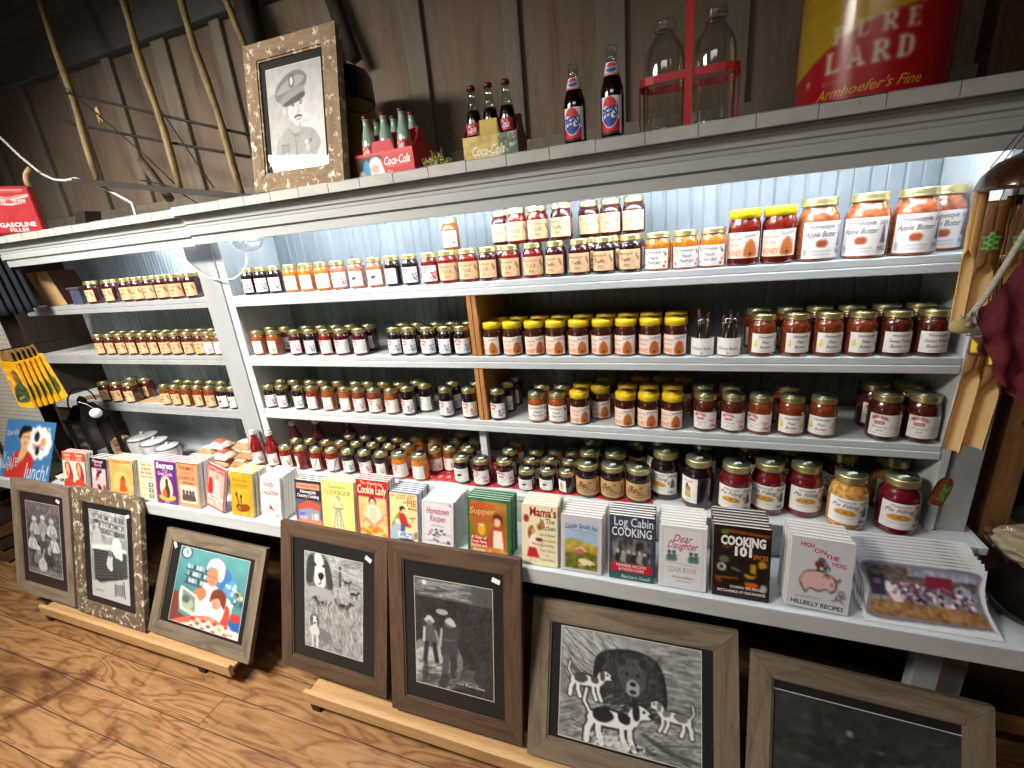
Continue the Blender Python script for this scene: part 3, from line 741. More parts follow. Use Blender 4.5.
shelf_row(q, Z1, 'the red honey jars', 'top shelf', 'big apple butter jars on the top shelf')
jar('butterquart', 'butter', 'butter', (at_x(959, .128, Z1+.08), .128, Z1), 'apple butter brown jar at the end panel beside the bamboo chime, top shelf', 'big apple butter jars on the top shelf', name='apple_butter_jar')
jar('butterquart', 'butter', 'butter', (at_x(934, .222, Z1+.1), .222, Z1), 'apple butter brown jar glimpsed between the two end quarts, top shelf rear', 'big apple butter jars on the top shelf', name='apple_butter_jar')
# jars piled on others: those below stand behind the front jars
gp = 'jars set on top of other jars, top shelf'
for i, (u, sz, ct_, lb) in enumerate(((517, 'half', 'red', 'kraftT'), (538, 'half', 'red', 'kraftT'), (561.8, 'half', 'darkred', 'kraft'))):
    z = Z1+.1095; yc = .046
    jar(sz, ct_, lb, (at_x(u, yc, z+.05), yc, z), f"{CONT[ct_][1]} jar, tan label, {ORD[i]} of three standing on the front jars", gp)
for i, u in enumerate((502, 588.8, 611, 634, 451)):
    sz, ct_, lb = ('half', 'darkred', 'kraft') if i < 4 else ('small', 'amber', 'archs')
    yc = .118; h = SIZE[sz][1]
    x = at_x(u, yc, Z1+h+.05); xl = x
    w = ['beside the taller pile', 'first of three', 'second of three', 'third of three', 'alone with white label'][i]
    jar(sz, ct_, lb, (x, yc, Z1+h+.0005), f"{CONT[ct_][1]} jar {w} standing on a rear jar, top shelf", gp)
    jar(sz, ct_, lb, (xl, yc, Z1), f"{CONT[ct_][1]} jar underneath the one {w}, top shelf rear", gp)
# second shelf
a = S([260, 275.2], 'small', 'amber', ['archn', 'archg'])+S([297.3, 311.8, 327.3, 342.5, 360.8], 'small', ['darkred', 'dark', 'red', 'darkred', 'darkred'], ['archr', 'archp', 'archn', 'archn', 'archn'])+S([383, 393.3+2.5, 410.3, 428.8, 446.4, 462.6], 'small', 'dark', ['archp', 'archp', 'archp', 'archb', 'archb', 'archb'])
a[7] = (395, 'small', 'dark', 'archp', g)
del a[7]
f2 = shelf_row(a, Z2, 'the grey post', 'second shelf', 'jelly jars on the second shelf')
second_row(f2, Z2, 0, 'the grey post', 'second shelf', 'jelly jars on the second shelf')
a = S([494.2, 512, 534.5, 556, 579, 602.6, 626, 650.6, 675.7], 'bear', 'honey', 'honey', 'yellow')
f2b = shelf_row(a, Z2, 'the pine divider', 'second shelf', 'yellow lidded honey jars on the second shelf')
second_row(f2b, Z2, 0, 'the pine divider', 'second shelf', 'yellow lidded honey jars on the second shelf')
a = S([702.9, 729.5], 'clear', 'honey', 'plainw', 'none')
sticks = shelf_row(a, Z2, '', 'second shelf', 'honey stick jars')
a = S([762.3, 794.9, 827.1, 860.3], 'pint', 'brown', 'pear')+S([894.5, 931], 'pint', 'umber', 'potato')
f2c = shelf_row(a, Z2, 'the honey stick jars', 'second shelf', 'fruit butter pints on the second shelf')
second_row(f2c, Z2, 0, 'the honey stick jars', 'second shelf', 'fruit butter pints on the second shelf')
# third shelf
a = S([270.6, 284, 300.6], 'small', 'dark', 'archp')+S([313.8, 329.5, 346.8, 360.3, 375.5, 392.5], 'small', ['brown', 'amber', 'amber', 'brown', 'brown', 'amber'], ['archn', 'archn', 'archn', 'archr', 'archr', 'archn'])+S([409, 447, 470], 'tall', 'dark', ['archp', 'archp', 'archr'])
f3 = shelf_row(a, Z3, 'the grey post', 'third shelf', 'jelly jars on the third shelf')
second_row(f3, Z3, 0, 'the grey post', 'third shelf', 'jelly jars on the third shelf')
jar('tall', 'dark', 'archn', (at_x(427, .07, Z3+.05), .07, Z3), 'black purple jar set back in the gap between two others, third shelf', 'jelly jars on the third shelf')
f = shelf_row(S([498.6], 'tall', 'dark', 'archp'), Z3, 'the pine divider', 'third shelf', 'jelly jars on the third shelf')
for i, (u, y) in enumerate(((507, .11), (514, .18))):
    jar('tall', 'dark', 'archp', (at_x(u, y, Z3+.1), y, Z3), f"black purple jar {ORD[i]} behind the one at the pine divider, third shelf", 'jelly jars on the third shelf')
a = S([537.3, 558], 'half', 'amber', 'fruit')
f3b = shelf_row(a, Z3, 'the pine divider gap', 'third shelf', 'amber fruit jam jars on the third shelf')
second_row(f3b, Z3, 0, 'the pine divider gap', 'third shelf', 'amber fruit jam jars on the third shelf')
a = S([579.7], 'bear', 'honey', 'honey', 'yellow')+S([625.7, 648.5, 672.6], 'bear', 'honey', 'honey', 'yellow')
f3c = shelf_row(a, Z3, 'the amber fruit jars', 'third shelf', 'yellow lidded honey jars on the third shelf')
second_row(f3c, Z3, 0, 'the amber fruit jars', 'third shelf', 'yellow lidded honey jars on the third shelf')
for i, (u, y) in enumerate(((600, .095), (606, .175), (640, .20), (662, .20), (684, .20))):
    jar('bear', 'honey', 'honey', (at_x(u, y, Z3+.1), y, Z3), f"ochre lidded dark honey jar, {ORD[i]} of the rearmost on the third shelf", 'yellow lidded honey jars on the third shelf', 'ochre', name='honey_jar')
a = S([704.9, 732.6, 760.3], 'pint', ['umber', 'umber', 'brown'], 'archr')+S([790.8, 822.3], 'pint', 'brown', 'pear')
f3d = shelf_row(a, Z3, 'the honey jars', 'third shelf', 'fruit butter pints on the third shelf')
second_row(f3d, Z3, 0, 'the honey jars', 'third shelf', 'fruit butter pints on the third shelf', skip=(2, 4))
a = S([884.2, 922.5], 'wide', 'umber', 'archn')
f3e = shelf_row(a, Z3, 'the gap', 'third shelf end', 'big dark jars at the end of the third shelf')
second_row(f3e, Z3, 0, 'the gap', 'third shelf end', 'big dark jars at the end of the third shelf')
# grey side unit
a = S([94, 112, 128.5, 140, 151.5, 164, 177, 193], 'half', 'darkred', 'kraft')
fl = shelf_row(a, Z1+.002, 'the cardboard box', 'upper grey shelf', 'tan labelled jars in the side unit')
jar('half', 'umber', 'kraft', (at_x(211, .11, Z1+.05), .11, Z1+.002), 'dark brown jar in shade against the grey post, upper grey shelf', 'tan labelled jars in the side unit')
a = S([102, 112.3, 123, 134, 145, 155.5, 166.6, 178, 190, 202.4], 'small', 'umber', 'kraft')+S([216, 228], 'small', 'olive', 'archr')
a[-1] = (220.5, 'small', 'olive', 'archr', g); a[-2] = (210.5, 'small', 'olive', 'archr', g)
fl = shelf_row(a, Z2, 'the dark end', 'middle grey shelf', 'tan labelled jars in the side unit')
second_row(fl, Z2, 0, 'the dark end', 'middle grey shelf', 'tan labelled jars in the side unit')
a = S([107, 119, 132], 'half', 'umber', 'kraft')
fl = shelf_row(a, Z3-.016, 'the dark end', 'lower grey shelf', 'tan labelled jars in the side unit')
second_row(fl, Z3-.016, 0, 'the dark end', 'lower grey shelf', 'tan labelled jars in the side unit', skip=(0,))
a = S([167.6, 178, 189, 200.5, 212], 'small', 'brown', 'kraft')+S([224.5, 235], 'small', 'dark', 'mark')
fl = shelf_row(a, Z3-.016, 'the bare stretch', 'lower grey shelf', 'tan labelled jars in the side unit')
second_row(fl, Z3-.016, 0, 'the bare stretch', 'lower grey shelf', 'tan labelled jars in the side unit')
# jars on the counter: placed by where their base meets the counter
def counter_jar(u, vb, sz, ct_, lb, label, group, lid='gold', sticker=True, name='jam_jar', cat='jar'):
    r = SIZE[sz][0]; p = at(u, vb, z=Z4+.0025); d = p[:2]-CAM[:2]; d /= np.linalg.norm(d); c = p[:2]+d*r
    return jar(sz, ct_, lb, (c[0], c[1], Z4+.0025), label, group, lid, sticker, name=name, cat=cat), (sz, ct_, lb)
gc = 'jars on the counter'
for i, u in enumerate((257.6, 273)):
    jar('bottle', 'red', 'archg', (at_x(u, -.034, Z4+.08), -.034, Z4+.0005), f"red syrup bottle, {ORD[i]} from the grey post on the counter", 'syrup bottles', name='syrup_bottle', cat='bottle')
for i, (x, y) in enumerate(((.025, .08), (.13, .115), (.27, .17))):
    jar('bottle', 'darkred', 'archg', (x+.03, y, Z4+.0025), f"dark syrup bottle standing back in shade, {ORD[i]} from the grey post", 'syrup bottles', name='syrup_bottle', cat='bottle')
cl = [(291, 468.5, 'small', 'red', 'archg'), (306, 469.5, 'small', 'red', 'side'), (321.3, 471.3, 'small', 'red', 'swoosh'), (336.5, 472.3, 'small', 'red', 'swoosh'), (352.7, 474, 'small', 'dark', 'archp'), (369, 475.5, 'small', 'dark', 'archr'), (385.6, 477.3, 'small', 'dark', 'archr'),
      (403.4, 479.2, 'half', 'orange', 'archn'), (423, 481.2, 'half', 'orange', 'archn'), (439.5, 473, 'small', 'amber', 'archr'), (452, 472.5, 'small', 'brown', 'archr'), (465, 484.2, 'half', 'dark', 'mark'), (484.5, 486.3, 'half', 'darkred', 'archr'), (507.3, 488, 'half', 'darkred', 'archr'),
      (528.4, 492, 'tiny', 'dark', 'mark'), (549, 492.4, 'tiny', 'dark', 'mark'), (568.3, 494.5, 'tiny', 'dark', 'side'),
      (588.8, 498.5, 'kraftpint', 'dark', 'script'), (613.3, 501, 'kraftpint', 'dark', 'script'), (638.6, 504, 'kraftpint', 'dark', 'script')]
placed = []
for i, (u, vb, sz, ct_, lb) in enumerate(cl):
    j, k = counter_jar(u, vb, sz, ct_, lb, f"{CONT[ct_][1]} jar, {lname(lb)}, {ORD[i]} from the syrup bottles, counter front", gc)
    placed.append((j, k))
ql = [(664.8, 500.5, 'dark', 'pie', 'first'), (696.5, 510.5, 'dark', 'side', 'second'), (734, 517.5, 'cherry', 'pie', 'third'), (765, 516, 'cherry', 'pie', 'fourth'), (798.5, 518, 'cherry', 'pie', 'fifth'), (842.3, 531, 'yellow', 'pie', 'sixth'), (891, 535.5, 'cherry', 'pie', 'seventh')]
for u, vb, ct_, lb, o in ql:
    p = at(u, vb, z=Z4+.0005); d = p[:2]-CAM[:2]; d /= np.linalg.norm(d); c = p[:2]+d*SIZE['quart'][0]
    jar('quart', ct_, lb, (c[0], c[1], Z4+.0005), f"big {CONT[ct_][1]} pie filling jar, {o} from the tan labelled jars", 'big pie filling jars on the counter', 'gold', True, name='pie_filling_jar')
for i, (u, y, ct_) in enumerate(((660, .16, 'dark'), (702, .16, 'dark'), (748, .17, 'umber'), (785, .16, 'umber'), (840, .13, 'umber'), (912, .118, 'olive'))):
    jar('quart', ct_, 'pie', (at_x(u, y, Z4+.1), y, Z4+.0005), f"big {CONT[ct_][1]} jar standing behind, {ORD[i]} of the rear quarts on the counter", 'big pie filling jars on the counter', 'gold', False, name='pie_filling_jar')
# further jars behind those
n = 0
occ = [(j.location.x, j.location.y, SIZE[k[0]][0]) for j, k in placed]
for j, (sz, ct_, lb) in placed:
    r = SIZE[sz][0]
    for m in (1, 2):
        if sz == 'kraftpint' and m == 2: r2 = r
        x = j.location.x+R_.uniform(-.003, .003)-.004*m; y = j.location.y+m*(2*r+.009)
        if y+r > D-.014: continue
        if any((x-a)**2+(y-b)**2 < (r+c+.003)**2 for a, b, c in occ): continue
        if x < .34 and y > .07: continue
        if abs(x-xup) < .075 and y > .02: continue
        occ.append((x, y, r))
        jar(sz, ct_ if R_.random() < .7 else R_.choice(['darkred', 'umber', 'amber']), lb, (x, y, Z4+.0025), f"jar standing behind on the counter, {ORD[n] if n < 35 else 'last'} rear one from syrup bottles", gc, 'gold', m == 1)
        n += 1
# no two jars may share a place: small nudges along the shelf
xdiv = [(xa, Z2), (xc, Z3)]
for it in range(60):
    moved = False
    for i, (a, ra) in enumerate(JARS):
        for b, rb in JARS[i+1:]:
            if abs(a.location.z-b.location.z) > .02: continue
            dx, dy = b.location.x-a.location.x, b.location.y-a.location.y; d = math.hypot(dx, dy); need = ra+rb+.0012
            if d < need:
                moved = True; k = (need-d)/2+.0002
                ux, uy = (dx/d, dy/d) if d > 1e-6 else (1, 0)
                front_a, front_b = a.location.y < ra+.004, b.location.y < rb+.004
                if front_a != front_b:      # a front jar keeps its place, the rear one steps back or aside
                    q, s_ = (b, 1) if front_a else (a, -1); q.location.x += s_*ux*2*k; q.location.y += max(0, s_*uy)*2*k+.0004
                else: a.location.x -= ux*k; b.location.x += ux*k; a.location.y -= uy*k*(0 if front_a else 1); b.location.y += uy*k*(0 if front_b else 1)
        z = a.location.z
        if a.location.x > -.06 and z > Z4-.01: 
            lo, hi = ra+.002, W-ra-.003
            for xd, zd in xdiv:
                if abs(z-zd) < .02:
                    if a.location.x < xd+.004: hi = xd-.013-ra
                    else: lo = xd+.0235+ra
            if a.location.y > -.02: a.location.x = min(max(a.location.x, lo), hi)
        elif a.location.x < -.06 and z > Z3-.05: a.location.x = min(a.location.x, xs0-ra-.003)
        if a.location.y+ra > D-.006: a.location.y = D-.006-ra
    bpy.context.view_layer.update()
    if not moved: break
for a, ra in JARS:
    if abs(a.location.z-Z4) < .02 and abs(a.location.x-xup) < .0155+ra and .040-ra-.001 < a.location.y < .065+ra:
        if a.location.y < .03: a.location.y = .0385-ra
        else: a.location.x = xup+(.0160+ra)*(1 if a.location.x > xup else -1)
for i, (a, ra) in enumerate(JARS):
    for b, rb in JARS[i+1:]:
        if abs(a.location.z-b.location.z) < .02 and math.hypot(a.location.x-b.location.x, a.location.y-b.location.y) < ra+rb+.0005:
            q = a if a.location.y > b.location.y else b; q.location.y += .006; q.location.x += .006 if q.location.x > (a.location.x+b.location.x)/2 else -.006
# honey sticks in the two clear jars
for k, (j, *_r) in enumerate(sticks):
    for i in range(4):
        a = i*1.57+k*.6+.4; t = R_.uniform(.006, .014); mb = MB()
        p0 = Vector((j.location.x+math.cos(a)*.018, j.location.y+math.sin(a)*.018, Z2+.004)); p1 = Vector((j.location.x+math.cos(a+.5)*.017, j.location.y+math.sin(a+.5)*.017, Z2+R_.uniform(.118, .137)))
        mb.tube([tuple(p0), tuple(p1)], .0042, 7)
        o = mb.build('honey_stick', plain('stick_'+str(i % 3), ['#4a2416', '#7a4a34', '#2c1710'][i % 3], .3, coat=.5))
        tag(o, f"{['dark brown', 'tan brown', 'blackish'][i % 3]} stick leaning in the {['first', 'second'][k]} open clear jar", 'honey stick', 'honey sticks in the clear jars')
# spotted cloth under the counter jars
cs = Sheet(250, 34, '#b3282b')
for a in range(46):
    for b in range(8): cs.ell((a+.5*(b % 2))/46, b/46+.008, .0046, .0046, '#f2e6e4')
mb = MB(); cs.lay(mb, 1.72, .25, lambda x, z, l: (x+.84, -.022+z+.006*math.sin(x*23), Z4+.0016))
o = mb.build('tablecloth', printed('spotted_cloth', .8)); tag(o, 'red cloth with white dots lying under the small counter jars', 'tablecloth')
# ------------------------------------------------------------------ cookbooks on the ledge
M_COVER = printed('book_cover_print', .35, .25)
M_PAGES = plain('page_edges', '#e9e8e4', .7, noise=.06, nscale=120)
M_BACKC = plain('book_back_card', '#dedcd6', .5)
BW, BH = .142, .205
def sheet(bg): return Sheet(46, 66, bg)
A_ = 66/46
def c_red():
    s = sheet('#e9dcc8'); s.rect(0, 0, 1, .34, '#d94a34'); s.text('Country', .5, .12, .13, '#f3d9a8', .2, .02, .8); s.text('Cooking', .5, .26, .1, '#f6e7cf', .2, .01, .7)
    s.blob([(.2, .5), (.45, .38), (.7, .5), (.9, .9), (.8, 1.2), (.5, 1.1), (.25, .8)], '#b8324a'); s.blob([(.35, .5), (.5, .45), (.6, .7), (.5, 1.0), (.4, .8)], '#e6b08a'); s.blob([(.05, 1.15), (.5, 1.05), (.95, 1.2), (.95, 1.4), (.05, 1.4)], '#c8452f'); s.ell(.3, .7, .06, .25, '#e2c04c', .8, .3); return s
def c_dark():
    s = sheet('#2a1c2c'); s.text('Pioneer', .5, .13, .14, '#e8b8c0', .1, .02, .85); s.text('Family', .5, .3, .12, '#d69aa8', .1, .02, .7)
    s.rect(.1, .42, .92, 1.36, '#d9b3b6')
    for i in range(14): s.ell(.18+.68*s.rng.rand(), .5+.8*s.rng.rand(), .06+.05*s.rng.rand(), .06+.06*s.rng.rand(), ['#8c2b3a', '#3b1a22', '#f0d8d6', '#b05560'][i % 4])
    return s
def c_orange():
    s = sheet('#dca866'); s.grain(.06, 6, 8); s.text('Southern Kitchen', .5, .10, .11, '#b5562c', .1, .02, .86, 0, 1, -.05)
    s.ell(.5, .9, .36, .42, '#edb96a'); s.blob([(.45, .75), (.58, .66), (.68, .78), (.66, 1.0), (.74, 1.2), (.4, 1.25), (.42, 1.0)], '#c2552e'); s.ell(.57, .70, .06, .07, '#8e3a20'); s.line([(.4, 1.1), (.75, 1.05)], .02, '#a8482a'); s.line([(.2, 1.3), (.85, 1.3)], .015, '#bf6a34'); return s
def c_cherry():
    s = sheet('#ecd6b4'); s.line([(.02, 0), (.02, A_)], .06, '#7f8a6a')
    for i, t in enumerate(('Take Two', '& Butter', 'Me While', "They're Hot")): s.text(t, .5, .14+.15*i, .11, '#c5432f', .1, .02, .8)
    for i in range(3):
        s.rect(.58, .78+.2*i, .86, .93+.2*i, '#4a5058'); s.ell(.72, .85+.2*i, .07, .05, '#b9bec2')
        s.line([(.12, .8+.2*i), (.46, .8+.2*i)], .015, '#7b6e5c'); s.line([(.12, .86+.2*i), (.42, .86+.2*i)], .015, '#7b6e5c')
    return s
def c_secrets():
    s = sheet('#5a2a78'); s.rect(0, 0, 1, .025, '#c65a5a'); s.rect(0, 0, .05, A_, '#b05a7a')
    s.text('Secrets', .5, .16, .19, '#f2e9f2', .15, .03, .84); s.text('of the', .5, .31, .08, '#e0a6c8', .1, .01, .3); s.text('Great Cooks', .5, .43, .12, '#ecc6dc', .15, .01, .7)
    s.ell(.5, .92, .3, .42, '#e8cfa8'); s.blob([(.5, .62), (.6, .66), (.6, .8), (.66, 1.0), (.6, 1.25), (.4, 1.25), (.36, 1.0), (.46, .85)], '#4a3a30'); s.ell(.54, .66, .06, .07, '#33241c'); s.blob([(.3, 1.0), (.46, .95), (.5, 1.2), (.32, 1.22)], '#c8602c')
    s.blob([(.16, 1.16), (.5, 1.24), (.86, 1.14), (.86, 1.28), (.5, 1.35), (.16, 1.28)], '#e0b048'); s.text('RECIPES', .5, 1.39, .05, '#d9b8e0', 0, .01, .6); return s
def c_brown():
    s = sheet('#c58f66'); s.rect(0, 0, 1, .05, '#96603c'); s.text('THOMAS', .45, .18, .13, '#7c3f28', 0, .01, .76); s.text('COUNTY', .45, .34, .10, '#a3653f', 0, .01, .7); s.text('COOKBOOK', .45, .50, .11, '#7c3f28', 0, .01, .8)
    s.text('Old Recipes', .5, .66, .07, '#4c2b1c', 0, .01, .6); s.rect(.1, .74, .9, 1.3, '#d8cfbf'); s.grain(.2, 9, 9, (s.Y > .76) & (s.Y < 1.28) & (s.X > .12) & (s.X < .88))
    for x in (.26, .42, .58, .72): s.ell(x, .95, .06, .07, '#3f352d'); s.blob([(x-.1, 1.22), (x-.08, 1.04), (x, 1.0), (x+.08, 1.04), (x+.1, 1.22)], '#544a40')
    return s
def c_gloss():
    s = sheet('#d9a39a'); s.rect(0, 0, 1, .06, '#c8262c'); s.rect(0, 0, .035, A_, '#c8262c'); s.rect(.965, 0, 1, A_, '#c8262c'); s.rect(0, A_-.04, 1, A_, '#c8262c')
    s.text('Home Cooking', .5, .16, .12, '#b03030', .2, .02, .84); s.blob([(.1, .5), (.2, .4), (.3, .5), (.32, .95), (.08, .95)], '#b8282a'); s.ell(.2, .36, .08, .09, '#e3b59a'); s.blob([(.42, .45), (.56, .36), (.7, .5), (.72, 1.0), (.4, 1.0)], '#e8b8b0'); s.ell(.56, .34, .09, .1, '#d88a7a'); s.rect(.06, 1.0, .94, 1.12, '#ecdcd6'); s.text('Family Favorites', .5, 1.06, .07, '#5a2a5a', .2, .01, .7)
    for i in range(10): s.ell(.1+.8*s.rng.rand(), 1.18+.16*s.rng.rand(), .07, .05, ['#e8d9b0', '#d07c6c', '#f0e8e0'][i % 3])
    return s
def c_gold():
    s = sheet('#c3982a'); s.grain(.05, 8, 12); s.text('The Heritage', .45, .28, .09, '#8f6a1c', .1, 0, .7); s.text('Cook Book', .45, .42, .1, '#8f6a1c', .1, 0, .64); s.line([(.2, .52), (.7, .52)], .012, '#8f6a1c')
    s.blob([(.2, 1.15), (.3, 1.05), (.5, 1.08), (.66, 1.02), (.84, 1.1), (.78, 1.24), (.5, 1.3), (.28, 1.26)], '#7a4418'); s.line([(.35, 1.1), (.26, .72)], .045, '#5a3512'); s.line([(.45, 1.1), (.46, .78)], .04, '#4c2c10'); s.ell(.26, .74, .05, .07, '#4c2c10'); s.ell(.46, .80, .05, .06, '#3f240c'); s.ell(.6, 1.12, .13, .09, '#8e3f20'); s.ell(.36, 1.18, .08, .05, '#a8762a'); return s
def c_food():
    s = sheet('#eae6df'); s.line([(.04, .05), (.5, .1), (.96, .3), (.96, A_-.05), (.04, A_-.05), (.04, .05)], .012, '#c9c3ba')
    s.text('FOOD', .42, .26, .13, '#b2262c', 0, .035, .5); s.text('of', .5, .40, .07, '#b2262c', 0, .02, .1); s.text('VACATION', .5, .53, .13, '#b2262c', 0, .035, .78); s.line([(.18, .65), (.8, .64)], .01, '#8d8a84')
    for i in range(60):
        x, y = .1+.78*s.rng.rand(), .74+.58*s.rng.rand(); a = s.rng.rand()*6.3; s.line([(x, y), (x+.07*math.cos(a), y+.07*math.sin(a))], .014, '#77716c')
    s.ell(.48, 1.0, .08, .07, '#c0303a'); s.line([(.48, 1.0), (.66, 1.1)], .04, '#c0303a'); s.ell(.8, 1.25, .07, .05, '#c98a8a'); return s
def c_app():
    s = sheet('#2b2836'); s.rect(.05, .1, .95, .27, '#e8a583'); s.text('Kentucky Farm', .5, .185, .1, '#a83a20', .1, .02, .82); s.text('Homestyle', .5, .36, .1, '#e6e2e6', .1, .02, .6); s.text('Country Cooking', .5, .49, .1, '#e6e2e6', .1, .02, .84)
    s.poly([(.0, .6), (1, .6), (1, A_), (0, A_)], '#5d5566'); s.poly([(.08, .8), (.5, .6), (.98, .72), (.92, .9), (.5, .82), (.1, .96)], '#d1563f'); s.poly([(.1, .95), (.5, .84), (.92, .9), (.92, 1.2), (.1, 1.25)], '#8b93ad'); s.rect(.62, 1.0, .86, 1.2, '#e0d6d2'); s.rect(.66, .98, .7, 1.22, '#b04a3c'); s.rect(.14, 1.0, .34, 1.1, '#4e6bb0'); s.ell(.3, 1.15, .18, .06, '#c9a0b8'); s.poly([(0, 1.25), (1, 1.18), (1, A_), (0, A_)], '#d68466'); return s
def c_yellow():
    s = sheet('#e4d980'); s.text('Southern', .5, .17, .1, '#7d7a3a', 0, 0, .56); s.text('COOKBOOK', .5, .33, .13, '#6f6c3a', 0, 0, .84); s.ell(.5, .85, .3, .5, '#ece6a0', .7)
    s.ell(.5, .50, .06, .07, '#c9c69a'); s.line([(.44, .47), (.5, .42), (.56, .47), (.56, .54)], .022, '#55543c')
    s.poly([(.42, .60), (.58, .60), (.66, .76), (.56, .80), (.44, .80), (.34, .76)], '#d8d6b0'); s.poly([(.44, .80), (.56, .80), (.66, 1.32), (.58, 1.36), (.5, 1.33), (.42, 1.36), (.34, 1.32)], '#dedbb8')
    for l in ([(.42, .6), (.34, .76), (.44, .79)], [(.58, .6), (.66, .76), (.56, .79)], [(.44, .8), (.34, 1.32)], [(.56, .8), (.66, 1.32)], [(.48, .82), (.44, 1.3)], [(.53, .82), (.57, 1.3)], [(.34, 1.32), (.42, 1.36), (.5, 1.33), (.58, 1.36), (.66, 1.32)], [(.4, .77), (.6, .77)]): s.line(l, .016, '#4d4c3a')
    return s
def c_cookie():
    s = sheet('#e3ca90'); s.rect(0, 0, 1, .42, '#c01f2b'); s.text('The Wandering', .5, .09, .08, '#f4d9a0', .2, .01, .7); s.text('Cookie Lady', .5, .27, .2, '#f6e6c0', .12, .02, .92); s.rect(0, 0, .05, A_, '#a81824'); s.rect(.95, .42, 1, A_, '#a81824')
    s.ell(.5, .52, .12, .11, '#4a2418'); s.ell(.5, .55, .09, .09, '#e8b898'); s.blob([(.3, .7), (.42, .62), (.6, .62), (.72, .7), (.8, 1.0), (.68, 1.05), (.34, 1.05), (.2, 1.0)], '#eee3c6'); s.poly([(.40, .66), (.6, .66), (.64, 1.0), (.36, 1.0)], '#d8cdb0')
    s.line([(.25, .96), (.46, 1.1)], .09, '#e09a72'); s.line([(.76, .96), (.58, 1.1)], .09, '#e09a72')
    for i in range(18): s.ell(.1+.8*s.rng.rand(), 1.18+.2*s.rng.rand(), .09, .05, ['#e8953a', '#f0b050', '#d47a2c'][i % 3])
    s.strokes(26, (.06, .6, .26, 1.1), .09, .014, ['#c08a3c'], .8, .1); s.strokes(26, (.74, .6, .94, 1.1), .09, .014, ['#c08a3c'], .8, .1); return s
def c_pie():
    s = sheet('#e6d79a'); s.rect(0, 0, .045, A_, '#2e4a9a'); s.rect(.955, 0, 1, A_, '#2e4a9a'); s.rect(0, 0, 1, .03, '#2e4a9a'); s.text('The', .16, .12, .07, '#9a5a2a', .3, .01, .12); s.text('LOST ART', .58, .14, .13, '#c06a2c', 0, .01, .62); s.text('of', .56, .28, .08, '#9a5a2a', .3, .01, .1); s.text('PIE', .78, .30, .17, '#c06a2c', 0, .02, .34); s.text('Making', .8, .46, .08, '#9a5a2a', .3, .01, .3)
    s.blob([(.1, .95), (.3, .62), (.4, .56), (.3, .9), (.14, 1.1)], '#8f9a3c'); s.ell(.46, .48, .09, .08, '#1d1a1c'); s.ell(.49, .53, .06, .06, '#e6b496'); s.blob([(.36, .64), (.48, .6), (.58, .7), (.64, .86), (.74, .9), (.7, .98), (.52, .96), (.4, .9)], '#c02a2e'); s.line([(.68, .92), (.82, .74)], .035, '#dba888'); s.line([(.7, .72), (.88, .70)], .03, '#6a5a50'); s.poly([(.4, .9), (.56, .92), (.52, 1.14), (.38, 1.12)], '#2f5f9c')
    s.blob([(.04, 1.2), (.14, .98), (.28, .86), (.36, 1.0), (.34, A_-.03), (.04, A_-.03)], '#a9bcc9'); s.ell(.28, .84, .07, .07, '#d9dfe2'); s.rect(.3, 1.12, .84, 1.3, '#dfe3ea'); s.strokes(26, (.34, 1.15, .8, 1.28), .05, .02, ['#3c5aa0'], .3, .6); s.poly([(.82, 1.12), (.94, 1.08), (.94, 1.26), (.84, 1.3)], '#a87444'); s.ell(.58, 1.34, .26, .035, '#24304e'); return s
def c_home():
    s = sheet('#d6d1d8'); s.line([(.06, .06), (.94, .06), (.94, A_-.06), (.06, A_-.06), (.06, .06)], .012, '#a0909a'); s.ell(.9, .1, .03, .03, '#8a1c34'); s.text('Hometown', .5, .30, .2, '#a0203c', .3, .01, .72); s.text('Recipes', .5, .56, .19, '#a0203c', .3, .01, .5)
    s.line([(.3, .76), (.45, .74), (.7, .77)], .014, '#5a5560')
    for i in range(26):
        x, y = .14+.7*s.rng.rand(), .84+.42*s.rng.rand(); s.rect(x, y, x+.09, y+.05, ['#4a454c', '#7b757c', '#2f2c30', '#f0eef0'][i % 4], .9)
    s.line([(.1, 1.05), (.9, 1.0)], .014, '#55505a'); s.line([(.1, 1.22), (.9, 1.26)], .014, '#55505a'); return s
def c_garden():
    s = sheet('#1f6a3c'); s.rect(.07, .06, .93, A_-.04, '#a8702c'); s.grain(.1, 6, 8, (s.X > .07) & (s.X < .93)); s.text('A Garden', .36, .16, .15, '#d9472a', .1, .02, .62); s.text('Supper', .36, .34, .15, '#e8a06a', .1, .02, .6); s.text('Cookbook', .36, .50, .13, '#d9472a', .1, .02, .62)
    s.ell(.72, .5, .13, .15, '#5a2f1a'); s.ell(.71, .56, .085, .1, '#e9b896'); s.blob([(.58, .74), (.70, .68), (.84, .74), (.9, 1.1), (.86, 1.3), (.6, 1.3), (.52, 1.0)], '#c23a2c'); s.poly([(.62, .76), (.82, .76), (.86, 1.26), (.60, 1.26)], '#f0e2cf'); s.ell(.34, .78, .09, .14, '#e8a834'); s.ell(.34, .66, .08, .03, '#f3d27c')
    s.poly([(.07, 1.0), (.5, .96), (.52, A_-.04), (.07, A_-.04)], '#b83222'); s.rect(.07, 1.2, .93, A_-.04, '#c8863a')
    for i in range(12): s.ell(.5+.4*s.rng.rand(), 1.24+.12*s.rng.rand(), .06, .04, ['#e3b060', '#a8542a', '#d98a3a'][i % 3])
    for i, t in enumerate(('A Year of', 'Fresh Farm', 'Recipes and', 'Stories')): s.text(t, .27, .98+.1*i, .07, '#f6e9d6', .1, .015, .38)
    return s
